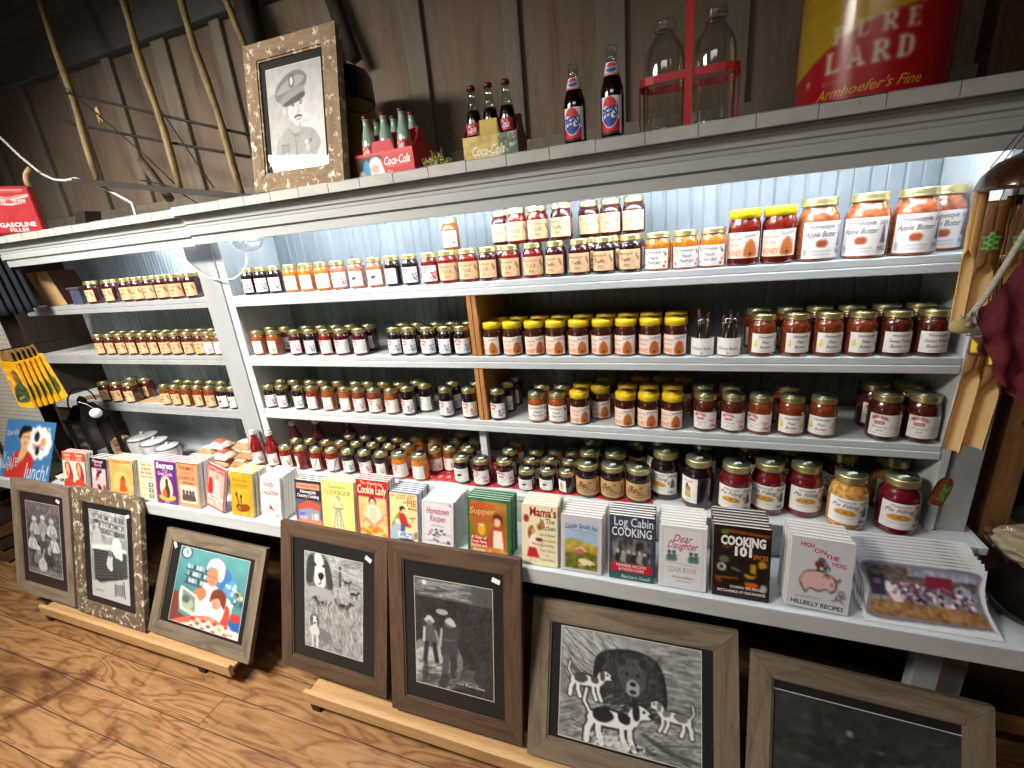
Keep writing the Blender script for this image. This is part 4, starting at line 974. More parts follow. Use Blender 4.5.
def c_mama():
    s = sheet('#e4dab4'); s.text("Mama's", .60, .16, .2, '#9c2034', 0, .03, .74); s.text('In The', .72, .36, .12, '#2f5a4a', 0, .01, .4); s.text('Kitchen', .72, .52, .12, '#2f5a4a', 0, .01, .46)
    for i, t in enumerate(('Aunt & Nephew', 'Down Home', 'Cooking', 'Ever Since')): s.text(t, .72, .70+.12*i, .07, '#6f6a4a', 0, 0, .42)
    s.text('by', .72, 1.18, .05, '#6f6a4a', 0, 0, .1); s.text('Kitchen Sisters', .72, 1.28, .06, '#6f6a4a', 0, 0, .4)
    s.ell(.13, .34, .08, .09, '#b02a2c'); s.blob([(.18, .62), (.28, .5), (.34, .56), (.3, .76), (.2, .82)], '#8e5a2c'); s.blob([(.42, .5), (.58, .38), (.64, .48), (.5, .6)], '#c8743c'); s.blob([(.2, .86), (.3, .7), (.42, .72), (.44, 1.0), (.24, 1.02)], '#eee6d6'); s.rect(.4, .78, .58, .86, '#5c2a20'); s.line([(.3, .92), (.6, .96)], .05, '#d8a070'); s.poly([(.2, 1.02), (.40, 1.02), (.5, 1.26), (.14, 1.26)], '#c02434'); s.line([(.26, 1.26), (.25, 1.38)], .03, '#cfa78a'); s.line([(.38, 1.26), (.4, 1.38)], .03, '#cfa78a'); s.ell(.32, .62, .06, .07, '#c99a74'); return s
def c_castle():
    s = sheet('#c5bfc6'); s.rect(.1, .0, .9, .72, '#9db7d6'); s.grad('#c5bfc6', '#8fb0d6', .0, .7); s.text('Castle Spoilt Inn', .5, .27, .12, '#3c5a86', .3, .01, .8, 0, 1, .05); s.line([(.2, .36), (.84, .42)], .012, '#5a78a4'); s.line([(.36, .46), (.68, .48)], .012, '#6a84a8')
    s.rect(.1, .72, .9, A_-.06, '#6f6c2c'); s.blob([(.1, .8), (.1, .66), (.3, .6), (.6, .66), (.9, .74), (.9, .95), (.5, .9), (.1, .98)], '#a8953a'); s.grain(.12, 12, 14, (s.Y > .66) & (s.X > .1) & (s.X < .9)); s.poly([(.34, .86), (.42, .78), (.58, .8), (.64, .9), (.5, .98), (.36, .96)], '#b26a58'); s.line([(.36, .86), (.5, .80), (.64, .9)], .03, '#e6dcd6'); s.blob([(.44, 1.12), (.6, 1.08), (.82, 1.16), (.84, 1.3), (.6, 1.26), (.46, 1.3)], '#e4d6a8')
    for i in range(8): s.ell(.16+.68*s.rng.rand(), 1.0+.3*s.rng.rand(), .05, .04, ['#3f4a1c', '#56602a', '#8a8a34'][i % 3])
    s.rect(0, 0, .1, A_, '#c5bfc6'); s.rect(.9, 0, 1, A_, '#c5bfc6'); s.rect(0, A_-.06, 1, A_, '#c5bfc6'); return s
def c_log():
    s = sheet('#3a4356'); s.grain(.04, 8, 10); s.text('Log Cabin', .54, .16, .19, '#dfe2e8', 0, .01, .86); s.text('COOKING', .5, .36, .19, '#e6e8ec', 0, .01, .88); s.rect(.08, .50, .94, 1.06, '#57575a'); s.grain(.24, 16, 12, (s.Y > .5) & (s.Y < 1.06) & (s.X > .08) & (s.X < .94))
    for i, x in enumerate((.2, .32, .44, .56, .68, .80)): s.ell(x, .80+.03*(i % 2), .04, .05, '#b9b4ae'); s.blob([(x-.06, 1.02), (x-.05, .88), (x, .85), (x+.05, .88), (x+.06, 1.02)], ['#2c2c2e', '#9a9894', '#404044'][i % 3])
    s.rect(.04, 1.06, .96, 1.26, '#b8263a'); s.text('PIONEER RECIPES', .5, 1.115, .06, '#f0dcdc', 0, .01, .8); s.text('& FOOD LORE', .5, 1.2, .06, '#f0dcdc', 0, .01, .6); s.rect(.0, 1.28, 1, A_, '#2f5a5a'); s.text('Barbara Swell', .6, 1.36, .08, '#a8c0bc', 0, .01, .66); return s
def c_dear():
    s = sheet('#d9d9db'); s.line([(.07, .06), (.93, .06), (.93, A_-.06), (.07, A_-.06), (.07, .06)], .012, '#a9adb0'); s.text('Dear', .5, .27, .17, '#b8305a', .5, .005, .42); s.text('Daughter', .5, .46, .17, '#b8305a', .5, .005, .66)
    for x in (.22, .32, .68, .78):
        s.ell(x, .60, .035, .04, '#2f3c40'); s.blob([(x-.06, .80), (x-.04, .66), (x, .64), (x+.05, .68), (x+.06, .80)], '#5a7a78'); s.line([(x-.03, .72), (x+.07, .66)], .014, '#2f3c40')
    s.line([(.14, .84), (.86, .9)], .01, '#9a8a90'); s.text('COOK BOOK', .5, 1.0, .12, '#8a9296', 0, 0, .6, 0, 1.1); s.text('By Dozens of Mothers', .52, 1.18, .05, '#77797c', 0, .005, .46); s.text('with recipes', .52, 1.27, .04, '#77797c', 0, 0, .3); return s
def c_101():
    s = sheet('#241a16'); s.grain(.03, 10, 12); s.text('COOKING', .52, .29, .17, '#f3f0ee', 0, .05, .78); s.text('101', .53, .49, .17, '#f3f0ee', 0, .05, .3); s.line([(.25, .1), (.95, .14)], .05, '#a0481c'); s.text('SPICES', .83, .57, .09, '#c0682c', 0, .02, .26); s.ell(.2, .13, .07, .05, '#5a7a2a'); s.text('sugar', .25, .43, .06, '#8a4a24', .2, .01, .26)
    s.ell(.2, .68, .09, .07, '#5e6a3c'); s.ell(.16, .84, .08, .08, '#c9c6bc'); s.ell(.16, .84, .04, .045, '#3a2c24'); s.poly([(.66, .72), (.76, .72), (.76, .9), (.66, .9)], '#b8902c'); s.blob([(.56, .92), (.7, .96), (.78, .92), (.72, 1.0), (.6, 1.0)], '#c0a03c'); s.blob([(.8, .66), (.9, .64), (.94, .74), (.82, .78)], '#b8902c'); s.line([(.34, .84), (.48, .88)], .03, '#8a8a86'); s.line([(.06, 1.06), (.44, 1.04)], .03, '#a86a2c')
    s.blob([(.58, 1.1), (.8, 1.1), (.76, 1.2), (.62, 1.2)], '#d05a24'); s.ell(.9, 1.18, .06, .08, '#b9b6b0'); s.ell(.12, 1.12, .05, .04, '#8a3a1c'); s.text('COOKING TIPS, TRICKS,', .6, 1.22, .05, '#f0eae2', 0, .02, .56); s.text('FACTS & HUMOR OF YOUR FAVORITES', .52, 1.31, .05, '#f0eae2', 0, .02, .84); return s
def c_hog():
    s = sheet('#cfd0d8'); 
    for t, x, y in (('HIGH', .25, .15), ('ON', .46, .245), ('THE', .66, .335), ('HOG', .78, .47)): s.text(t, x, y, .085, '#c02a30', 0, .02, .22, -.1)
    s.blob([(.2, .80), (.26, .68), (.45, .63), (.64, .68), (.76, .78), (.78, .95), (.7, 1.06), (.62, 1.0), (.5, 1.06), (.36, 1.02), (.3, 1.12), (.22, 1.0), (.18, .9)], '#2c2428'); s.blob([(.21, .80), (.27, .69), (.45, .65), (.63, .69), (.74, .79), (.76, .94), (.69, 1.03), (.62, .98), (.5, 1.03), (.36, 1.0), (.29, 1.08), (.24, .99), (.2, .9)], '#dcb6b4')
    s.ell(.66, .86, .07, .08, '#e2c0bc'); s.ell(.70, .88, .03, .04, '#a87a78'); s.line([(.56, .74), (.6, .68), (.64, .76)], .02, '#2c2428'); s.line([(.78, .78), (.82, .74), (.8, .82)], .018, '#2c2428')
    for x, y, r in ((.50, .42, .05), (.46, .50, .06), (.56, .52, .05), (.50, .58, .07), (.6, .58, .05), (.54, .46, .04)): s.ell(x, y, r, r, '#2a282a'); s.ell(x+.01, y+.01, r*.5, r*.5, '#e6e2e0')
    s.ell(.47, .50, .03, .05, '#c02a30')
    for x, y, r in ((.86, 1.02, .05), (.83, 1.12, .05), (.90, 1.10, .035)): s.ell(x, y, r, r, '#3a383c'); s.ell(x, y, r*.6, r*.6, '#d9d6d6')
    s.line([(.8, 1.16), (.74, 1.2)], .02, '#3a383c'); s.line([(.86, 1.16), (.9, 1.22)], .02, '#3a383c'); s.text('Good Ol\' Farm', .34, 1.20, .05, '#7a7880', .2, 0, .4); s.text('HILLBILLY RECIPES', .5, 1.33, .085, '#1c1a1e', 0, .02, .84, -.02); return s
M_SPINE = {}
def book_mesh(key, fn, W, H, T, edge):
    if key in MESH: return MESH[key]
    s = fn(); mb = MB()
    s.lay(mb, W, H, flat)
    bx = MB(); bx.box(-W/2, .0006, 0, W/2, .0018, H, 0)
    mb.box(-W/2, .0004, 0.0, W/2, .0018, H, 1); mb.box(-W/2, T-.0016, 0.0, W/2, T, H, 1); mb.box(-W/2-.0006, .0004, 0, -W/2+.0006, T, H, 1)
    o = mb.build('cover', [M_COVER, plain('card_'+edge.strip('#'), edge, .5)], fix=False); a = o.data; bpy.data.objects.remove(o)
    mb = MB(); mb.box(-W/2+.001, .0020, .0015, W/2-.002, T-.0018, H-.0015)
    o = mb.build('pages', M_PAGES); b = o.data; bpy.data.objects.remove(o)
    MESH[key] = (a, b); return MESH[key]
OB = ORD
def stack(fn, name, label, TL, TR, BL, BR, n=5, T=.011, edge='#dedcd6', roll=0., y=-.263, dz=0., lean=None, fan=0., group=None):
    """a pile of copies of one cookbook, leaning back, front cover where the photograph shows it"""
    bl, br = at(*BL, y=y), at(*BR, y=y); tl, tr = at(*TL, y=y+.045), at(*TR, y=y+.045)
    W = (np.linalg.norm(br-bl)+np.linalg.norm(tr-tl))/2-.004; H = (np.linalg.norm(tl-bl)+np.linalg.norm(tr-br))/2
    x = (bl[0]+br[0]+tl[0]+tr[0])/4
    lean = math.asin(min(.5, .045/H)) if lean is None else lean
    key = 'book_'+fn.__name__
    a, b = book_mesh(key, fn, W, H, T, edge)
    for i in range(n):
        yy = y+i*(T+.0019)/math.cos(lean); xo = 0 if i == 0 else R_.uniform(-.003, .003)+fan*i
        if yy+T+.124*math.tan(lean) > -.055: break
        l = label if i == 0 else f"{OB[i]} copy back behind the {label.split(',')[0].replace('front copy of the ', '')}"
        t = thing('cookbook', l, 'book', (x+xo, yy, ZL+.0009+T*math.sin(lean)+dz+abs(math.sin(roll))*W/2), (-lean, roll, 0 if i == 0 else R_.uniform(-.01, .01)), (group or name))
        for nm, me in (('cover', a), ('pages', b)):
            o = bpy.data.objects.new(nm, me); COL.objects.link(o); o.parent = t
BK = [
 (c_red, 'orange topped booklets', 'white orange topped booklet endmost toward blue sign', (60, 450), (71, 451.5), (65, 486), (76, 487), dict(n=3, edge='#e5dfd6')),
 (c_red, 'orange topped booklets, second pile', 'white orange topped booklet beside dark family booklet', (71.5, 454.7), (82.5, 456), (76.5, 489), (88.5, 490), dict(n=3, edge='#e5dfd6')),
 (c_dark, 'dark family booklets', 'dark booklet with pink lettering, above the paint-flaked frame', (88, 457.6), (104.6, 459), (92.5, 491.5), (109.7, 493.5), dict(n=4)),
 (c_orange, 'orange kitchen booklets', 'orange cookbook with seated figure', (108.4, 458.5), (130, 460.4), (111.6, 494.5), (136, 498), dict(n=5)),
 (c_cherry, 'cream booklets with red lines', 'cream booklet with red lines and small grey pictures', (137.6, 459.8), (154.7, 462.3), (139.5, 499.5), (157, 502), dict(n=5)),
 (c_secrets, 'purple cookbooks', 'purple Secrets cookbook with oval picture', (155.4, 463.6), (175.7, 465.5), (158, 505.8), (180, 508.2), dict(n=5, edge='#c9bcc6')),
 (c_brown, 'brown county cookbooks', 'brown cookbook with old group photo', (178, 466.7), (199, 468.7), (180.8, 510.3), (201.6, 513), dict(n=6, T=.013)),
 (c_gold, 'gold heritage cookbooks', 'gold cookbook with brown still life', (230, 475.5), (251, 478.4), (234, 518.4), (258, 522.8), dict(n=5, T=.013, edge='#cfc6a8')),
 (c_food, 'white vacation cookbooks', 'white Food of Vacation cookbook with line drawings', (261.3, 477.8), (279.7, 482), (262, 522), (283.5, 525), dict(n=6, T=.014)),
 (c_app, 'dark country cookbooks', 'dark cookbook with red roofed farm picture', (297.4, 475.2), (322, 479), (291, 519.7), (320, 525), dict(n=4)),
 (c_yellow, 'yellow Southern cookbooks', 'yellow Southern Cookbook with woman in long dress', (322.2, 477.8), (354.6, 480), (321, 527), (353.3, 531.6), dict(n=4, edge='#dcd8b8')),
 (c_cookie, 'red Cookie Lady books', 'red and tan Cookie Lady cookbook', (357, 475.8), (390, 479), (355.5, 531.5), (386.7, 536.7), dict(n=4, edge='#cfc4bc')),
 (c_pie, 'Lost Art of Pie books', 'Lost Art of Pie book with blue edges', (388, 487), (419.3, 491.7), (387.3, 538), (418.7, 541.8), dict(n=6)),
 (c_home, 'Hometown Recipes books', 'grey Hometown Recipes book with town drawing', (420.5, 497.4), (452.4, 498), (422, 542.4), (454, 547.5), dict(n=8, T=.012, fan=.0012)),
 (c_garden, 'green garden supper cookbooks', 'green bordered cookbook with smiling cook in apron', (466.5, 494.4), (510, 497.8), (466.9, 550.3), (510, 557.9), dict(n=5, edge='#1f6a3c', fan=.0012)),
 (c_mama, "cream Mama's Kitchen books", "cream Mama's In The Kitchen book with dancing cook", (520.5, 502), (559, 507), (522, 562), (557, 567), dict(n=6)),
 (c_castle, 'pale hillside cookbooks', 'pale grey cookbook with sky and hillside painting', (560, 514.7), (603, 518), (561, 568.9), (601.5, 575.5), dict(n=7, T=.012, fan=.0012)),
 (c_log, 'Log Cabin Cooking books', 'slate blue Log Cabin Cooking book with red band', (609.6, 515.4), (656.4, 519.3), (607.6, 577), (653.5, 584.7), dict(n=6)),
 (c_dear, 'Dear Daughter cookbooks', 'pale Dear Daughter Cook Book with pink script', (659.4, 525), (709.5, 528), (657.4, 583.8), (705, 592), dict(n=8, T=.012)),
 (c_101, 'Cooking 101 books', 'black Cooking 101 book with white capitals', (714, 526), (770.7, 532), (710, 595.5), (771.6, 605), dict(n=7, T=.012, edge='#8a827c')),
 (c_hog, 'High on the Hog booklets', 'pale High on the Hog booklet with pink pig', (790.7, 535.4), (854, 549.4), (781.8, 606.5), (846.5, 618), dict(n=6, T=.012, roll=.05, fan=-.0015)),
]
for fn, nm, lb, TL, TR, BL, BR, kw in BK:
    stack(fn, nm, lb, TL, TR, BL, BR, group=nm, **kw)
# the loose red glossy book that stands tilted in front of the others
p = at(215.5, 518, y=-.266); a, b = book_mesh('book_gloss', c_gloss, .115, .200, .014, '#c8262c')
t = thing('cookbook', 'red edged glossy cookbook tilted against the gold cookbook', 'book', (p[0]+.012, -.264, ZL+.0085+.115/2*math.sin(.19)), (-.22, .19, -.12))
for nm, me in (('cover', a), ('pages', b)):
    o = bpy.data.objects.new(nm, me); COL.objects.link(o); o.parent = t
# laminated place mats with cut-in round ends
ps = Sheet(92, 58, '#d3d7da')
ps.blob([(.04, .05), (.5, .03), (.93, .04), (.95, .2), (.97, .55), (.94, .56), (.5, .58), (.03, .57), (.055, .3)], '#6d6a72'); ps.blob([(.05, .06), (.5, .04), (.92, .06), (.93, .2), (.955, .52), (.92, .54), (.5, .56), (.04, .55), (.065, .3)], '#7c7a84')
mk = ps.pmask([(.05, .06), (.92, .06), (.93, .2), (.955, .54), (.04, .55), (.065, .3)])
ps.mix(mk & (ps.Y > .40), '#8a6440'); ps.mix(mk & (ps.Y < .24), '#5c4f48'); ps.mix(mk & (ps.Y < .14) & (ps.X > .4), '#8f8ea0'); ps.grain(.14, 40, 24, mk)
ps.rect(.07, .16, .2, .36, '#2c2430', .9); ps.rect(.10, .2, .17, .25, '#6c6a84', .9); ps.rect(.54, .12, .74, .24, '#7c1f30', .95); ps.poly([(.76, .2), (.82, .17), (.88, .22), (.88, .28), (.76, .28)], '#8fa0b4')
for i in range(150):
    x = .24+.64*ps.rng.rand(); y = .22+.17*ps.rng.rand()*(1.0 if x < .75 else .8)+(.05 if x > .8 else 0); ps.ell(x, y, .012+.012*ps.rng.rand(), .014+.012*ps.rng.rand(), ['#e2d6d8', '#2c2233', '#6a3a4a', '#a87a78', '#4a4466', '#c9b4b4'][ps.rng.randint(6)])
ps.ell(.23, .27, .03, .06, '#d9d9de'); ps.blob([(.22, .3), (.3, .36), (.34, .4), (.26, .4)], '#d9c6c4')
for i in range(30): ps.ell(.06+.88*ps.rng.rand(), .44+.1*ps.rng.rand(), .006, .004, '#b8926a')
bl, br, tl, tr = at(862, 621, y=-.262), at(1001, 644, y=-.262), at(858, 555.7, y=-.15), at(993, 577, y=-.15)
PW = (np.linalg.norm(br-bl)+np.linalg.norm(tr-tl))/2; PH = (np.linalg.norm(tl-bl)+np.linalg.norm(tr-br))/2
pl = math.asin(.112/PH); px = (bl[0]+br[0]+tl[0]+tr[0])/4
def curved(x, z, l):
    k = 1-.10*math.sin(PI*z/PH)*abs(x/(PW/2))          # ends cut in, and a slight bow
    return (x*k, -l+.010*math.sin(PI*z/PH), z)
mb = MB(); ps.lay(mb, PW, PH, curved)
pb = MB(); pb.v = [(x, y+.0012, z) for x, y, z in mb.v]; pb.f = list(mb.f); pb.m = [0]*len(mb.f); pb.sm = [True]*len(mb.f); pb.c = [(.87, .88, .9)]*len(mb.v)
mb.add(pb.v, pb.f, 1)
o = mb.build('place_mat', [M_COVER, M_PAGES], fix=False); pm = o.data; bpy.data.objects.remove(o)
for i in range(9):
    o = bpy.data.objects.new('place_mat', pm); COL.objects.link(o); o.location = (px+R_.uniform(-.003, .003)-.001*i, -.262+i*.0105, ZL+.0015+i*.0028); o.rotation_euler = (-pl, 0, .01)
    tag(o, 'laminated group photo place mat with cut-in ends, front of its pile' if i == 0 else f"laminated place mat, {OB[i-1] if i < 8 else 'last'} behind the front group photo mat", 'place mat', 'laminated place mats')
# ------------------------------------------------------------------ framed drawings that lean under the ledge
M_MAT = plain('black_mat_board', '#151516', .8, noise=.1, nscale=200)
M_MATP = plain('plum_mat_board', '#2a1a20', .8)
M_ART = printed('drawing_print', .6)
M_PANE = pane('picture_glass', (.97, .98, .98), .03, .03)
FW_ = {'grey': wood('weathered_grey_wood', ['#57493b', '#77685a', '#8c7d6c', '#65574a'], 0, 7, 9, .8, wear='#a89a86', wear_at=.66),
       'flaked': wood('flaked_paint_wood', ['#4f4132', '#6b5a46', '#7a6a54'], 0, 7, 7, .8, wear='#c9c3b2', wear_at=.545),
       'brown': wood('weathered_brown_wood', ['#35261c', '#4a3628', '#5c4635', '#3e2d21'], 0, 7, 9, .8, wear='#6e5a48', wear_at=.72),
       'ash': wood('weathered_ash_wood', ['#4a4034', '#675b4c', '#7d705e', '#5a4e41'], 0, 7, 9, .8, wear='#8d8272', wear_at=.68)}
def vert_version(m):
    n = m.name+'_upright'
    if n in MATS: return MATS[n]
    k = m.copy(); k.name = n; MATS[n] = k
    for q in k.node_tree.nodes:
        if q.type == 'MAPPING': s = q.inputs['Scale'].default_value; a = list(s); q.inputs['Scale'].default_value = (a[2], a[1], a[0])
    return k
def framed(name, label, W, H, bw, mat_w, art, m, art_wh=None, mat_m=None, glass=True, sticker=None, th=.022, mat_off=(0, 0), cat='framed picture'):
    """local: x along the picture, z up, face towards -y, origin at the bottom middle of the front face"""
    t = thing(name, label, cat)
    mv = vert_version(m)
    mb = MB(); i = bw; b = .002
    for a in (0, 1):
        z0, z1, zi = (0, bw, 1) if a == 0 else (H, H-bw, -1)
        mb.prism([(-W/2, z0), (W/2, z0), (W/2-bw-.0007, z1), (-W/2+bw+.0007, z1)], -.0, th, 1, 0)
    for s_ in (-1, 1):
        mb.prism([(s_*W/2, .0012), (s_*(W/2-bw), bw+.0005), (s_*(W/2-bw), H-bw-.0005), (s_*W/2, H-.0012)], .0, th, 1, 1)
    # a narrow sight edge stepping in
    for x0, z0, x1, z1, k in ((-W/2+bw, bw, W/2-bw, bw+.006, 0), (-W/2+bw, H-bw-.006, W/2-bw, H-bw, 0), (-W/2+bw, bw+.006, -W/2+bw+.006, H-bw-.006, 1), (W/2-bw-.006, bw+.006, W/2-bw, H-bw-.006, 1)): mb.box(x0, .004, z0, x1, th-.002, z1, k)
    mb.build('frame_moulding', [m, mv], t)
    mb = MB(); mb.box(-W/2+bw, .0095, bw, W/2-bw, .0115, H-bw); mb.build('mat_board', mat_m or M_MAT, t)
    mb = MB(); mb.box(-W/2+bw, .016, bw, W/2-bw, .0185, H-bw); mb.build('backing', M_DARKWOOD, t)
    aw, ah = art_wh or (W-2*bw-2*mat_w, H-2*bw-2*mat_w)
    ox, oz = mat_off; zb = H/2-ah/2+oz
    mb = MB(); art.lay(mb, aw, ah, lambda x, z, l: (x+ox, .0088-l, zb+z)); 
    o = mb.build('drawing', M_ART, t, fix=False)
    mb = MB(); e = .0022
    for x0, z0, x1, z1 in ((-aw/2-e, -e, aw/2+e, 0), (-aw/2-e, ah, aw/2+e, ah+e), (-aw/2-e, 0, -aw/2, ah), (aw/2, 0, aw/2+e, ah)): mb.box(x0+ox, .0084, zb+z0, x1+ox, .0094, zb+z1)
    mb.build('inner_bevel', plain('mat_bevel', '#cfcabf', .7), t)
    if glass:
        mb = MB(); mb.add([(-W/2+bw+.001, .0070, bw+.001), (W/2-bw-.001, .0070, bw+.001), (W/2-bw-.001, .0070, H-bw-.001), (-W/2+bw+.001, .0070, H-bw-.001)], [(0, 1, 2, 3)]); mb.build('glass_pane', M_PANE, t)
    if sticker:
        mb = MB(); M = Matrix.Translation((sticker[0], .0062, sticker[1])) @ Matrix.Rotation(sticker[2], 4, 'Y'); mb.box(-.015, 0, -.008, .015, .0006, .008, M=M); mb.build('price_sticker', M_STICK, t)
    return t
PY0, PZ0, PS = -.314, .70, .275
LEAN = math.atan(PS)
PN = np.array([0, 1, -PS])
def plane_of(s):
    return ((0, PY0, PZ0), PN) if s is None else ((0, -.474, .125), np.array([0, 1, -s]))
def place(t, TL, TR, BR, BL, top=None, s=None):
    p0_, PN = plane_of(s)
    tl, tr, br, bl = [at_plane(u, v, p0_, PN) for u, v in (TL, TR, BR, BL)]
    ex = (tr-tl)+(br-bl); ex /= np.linalg.norm(ex)
    n = PN/np.linalg.norm(PN)
    ez = np.cross(ex, n); ez /= np.linalg.norm(ez)
    if ez[2] < 0: ez = -ez
    ey = np.cross(ez, ex)
    o = (bl+br)/2 if top is None else (tl+tr)/2-ez*top
    t.matrix_world = Matrix(((ex[0], ey[0], ez[0], o[0]), (ex[1], ey[1], ez[1], o[1]), (ex[2], ey[2], ez[2], o[2]), (0, 0, 0, 1)))
    return t
def dims(TL, TR, BR, BL, s=None):
    p0_, PN = plane_of(s)
    tl, tr, br, bl = [at_plane(u, v, p0_, PN) for u, v in (TL, TR, BR, BL)]
    return (np.linalg.norm(tr-tl)+np.linalg.norm(br-bl))/2, (np.linalg.norm(tl-bl)+np.linalg.norm(tr-br))/2
def pencil(w, h, bg='#77777a'): s = Sheet(w, h, bg); s.grain(.10, 6, 8); s.grain(.10, 30, 40); return s
def hound(s, x, y, k, body='#d8d8d8', patch='#3a3a3c', flip=1, legs=True):
    f = lambda a, b: (x+a*k*flip, y+b*k)
    s.blob([f(-.5, -.12), f(-.2, -.22), f(.2, -.2), f(.46, -.24), f(.5, .02), f(.2, .1), f(-.3, .12), f(-.54, .06)], body)
    s.blob([f(-.3, -.2), f(.1, -.22), f(.1, -.02), f(-.25, .0)], patch)
    s.blob([f(.40, -.2), f(.52, -.44), f(.70, -.46), f(.86, -.34), f(.84, -.24), f(.66, -.22), f(.55, -.08)], body); s.blob([f(.5, -.42), f(.6, -.46), f(.6, -.2), f(.5, -.22)], patch); s.ell(*f(.72, -.38), .03*k, .03*k, '#141414'); s.ell(*f(.85, -.30), .035*k, .035*k, '#141414')
    s.line([f(-.5, -.1), f(-.68, -.3), f(-.66, -.5)], .06*k, patch)
    if legs:
        for a, b in ((-.42, -.5), (-.28, -.2), (.22, .34), (.38, .44)): s.line([f(a, .04), f((a+b)/2+.04, .3), f(b, .52)], .085*k, body)
def a_elders():
    s = pencil(90, 118, '#58585a'); A = s.A; s.grad('#7a6c72', '#5a5a5c', 0, .5); s.grain(.12, 20, 30)
    for x, y, c, hc in ((.24, .34, '#c9c7c6', '#e0dede'), (.5, .30, '#a8a6a6', '#dcdada'), (.76, .33, '#cfcdcc', '#cfcdcd'), (.16, .62, '#d8d6d5', '#8d8b8b'), (.48, .62, '#4c4c4e', '#bdbbbb'), (.80, .60, '#dad8d7', '#a09e9e'), (.32, .88, '#8a8888', '#dddbdb'), (.66, .86, '#3c3c3e', '#c2c0c0')):
        s.blob([(x-.13, y+.24), (x-.11, y+.08), (x, y+.03), (x+.11, y+.08), (x+.14, y+.24)], c); s.ell(x, y, .062, .075, '#b2aead'); s.ell(x, y-.035, .066, .05, hc); s.line([(x-.02, y+.1), (x-.06, y+.24)], .016, '#5c5c5e'); s.line([(x+.05, y+.1), (x+.1, y+.22)], .016, '#6c6c6e')
        s.ell(x-.02, y+.005, .01, .01, '#2c2c2c'); s.ell(x+.025, y+.005, .01, .01, '#2c2c2c')
    s.line([(.7, .7), (.72, 1.2)], .02, '#262628'); s.line([(.5, .84), (.42, 1.1)], .03, '#cfcdcc'); s.blob([(.3, 1.12), (.44, 1.0), (.56, 1.12), (.5, 1.24), (.34, 1.24)], '#d6d4d3'); s.strokes(120, (.02, .9, .98, A-.02), .07, .008, ['#2e2e30', '#b4b2b2', '#8a8888'], .9, .6, .5); s.strokes(60, (.02, .02, .98, .3), .1, .01, ['#8a7a82', '#463e44'], 1.4, .2, .5)
    s.line([(.55, .25), (.8, .05)], .014, '#b5a5ad'); s.rect(0, A-.1, 1, A, '#b9b7b6', .4); return s
def a_counter():
    s = pencil(90, 135, '#a4a6a8'); A = s.A; s.grain(.08, 24, 30); s.rect(.08, .06, .95, .40, '#7d8082'); s.grain(.16, 22, 12, (s.Y < .4))
    for y in (.14, .26, .38): s.line([(.08, y), (.95, y+.03)], .016, '#d8dadb')
    for i in range(46): s.rect(*(lambda x, y: (x, y, x+.035, y+.06))(.1+.82*s.rng.rand(), [.08, .2, .31][i % 3]), ['#4c4e50', '#c3c5c6', '#686a6c', '#e0e2e2'][i % 4])
    s.ell(.2, .22, .05, .06, '#c9cacb'); s.blob([(.1, .58), (.12, .34), (.2, .28), (.3, .36), (.3, .58)], '#c0c2c4'); s.ell(.2, .18, .055, .035, '#3c3e40')
    s.poly([(.02, .60), (.5, .55), (.98, .58), (.98, .66), (.5, .64), (.02, .68)], '#e2e4e5'); s.poly([(.08, .68), (.96, .64), (.96, 1.06), (.22, 1.24), (.08, 1.2)], '#2f3133')
    for i in range(9): s.line([(.08, .73+.055*i), (.96, .68+.045*i)], .012, '#8b8d8f', .8)
    s.ell(.72, .36, .06, .07, '#5b5d5f'); s.blob([(.6, .66), (.62, .46), (.72, .40), (.82, .46), (.86, .74), (.74, .78)], '#e4e6e7'); s.line([(.64, .5), (.54, .66), (.5, .8)], .07, '#dcdedf'); s.blob([(.42, .92), (.48, .74), (.58, .72), (.62, .9), (.54, 1.0)], '#d0d2d3'); s.ell(.53, .70, .055, .06, '#77797b'); s.blob([(.60, .78), (.82, .78), (.84, .98), (.62, 1.0)], '#46484a'); s.line([(.66, .96), (.68, 1.16)], .05, '#3a3c3e'); s.line([(.78, .96), (.82, 1.14)], .05, '#3a3c3e'); s.ell(.68, 1.18, .05, .025, '#1f2022')
    s.poly([(0, 1.24), (.25, 1.26), (.98, 1.06), (1, A), (0, A)], '#c6c8ca'); s.line([(.62, 1.2), (.62, 1.42)], .02, '#2e3032'); s.line([(.86, 1.14), (.88, 1.42)], .02, '#2e3032')
    for i in range(6): s.line([(.62, 1.24+.03*i), (.87, 1.19+.035*i)], .012, '#515355')
    for i in range(4): s.line([(.66+.055*i, 1.2), (.66+.055*i, 1.4)], .012, '#3c3e40')
    s.text('General Store', .2, A-.12, .035, '#55575a', .3, 0, .26); return s
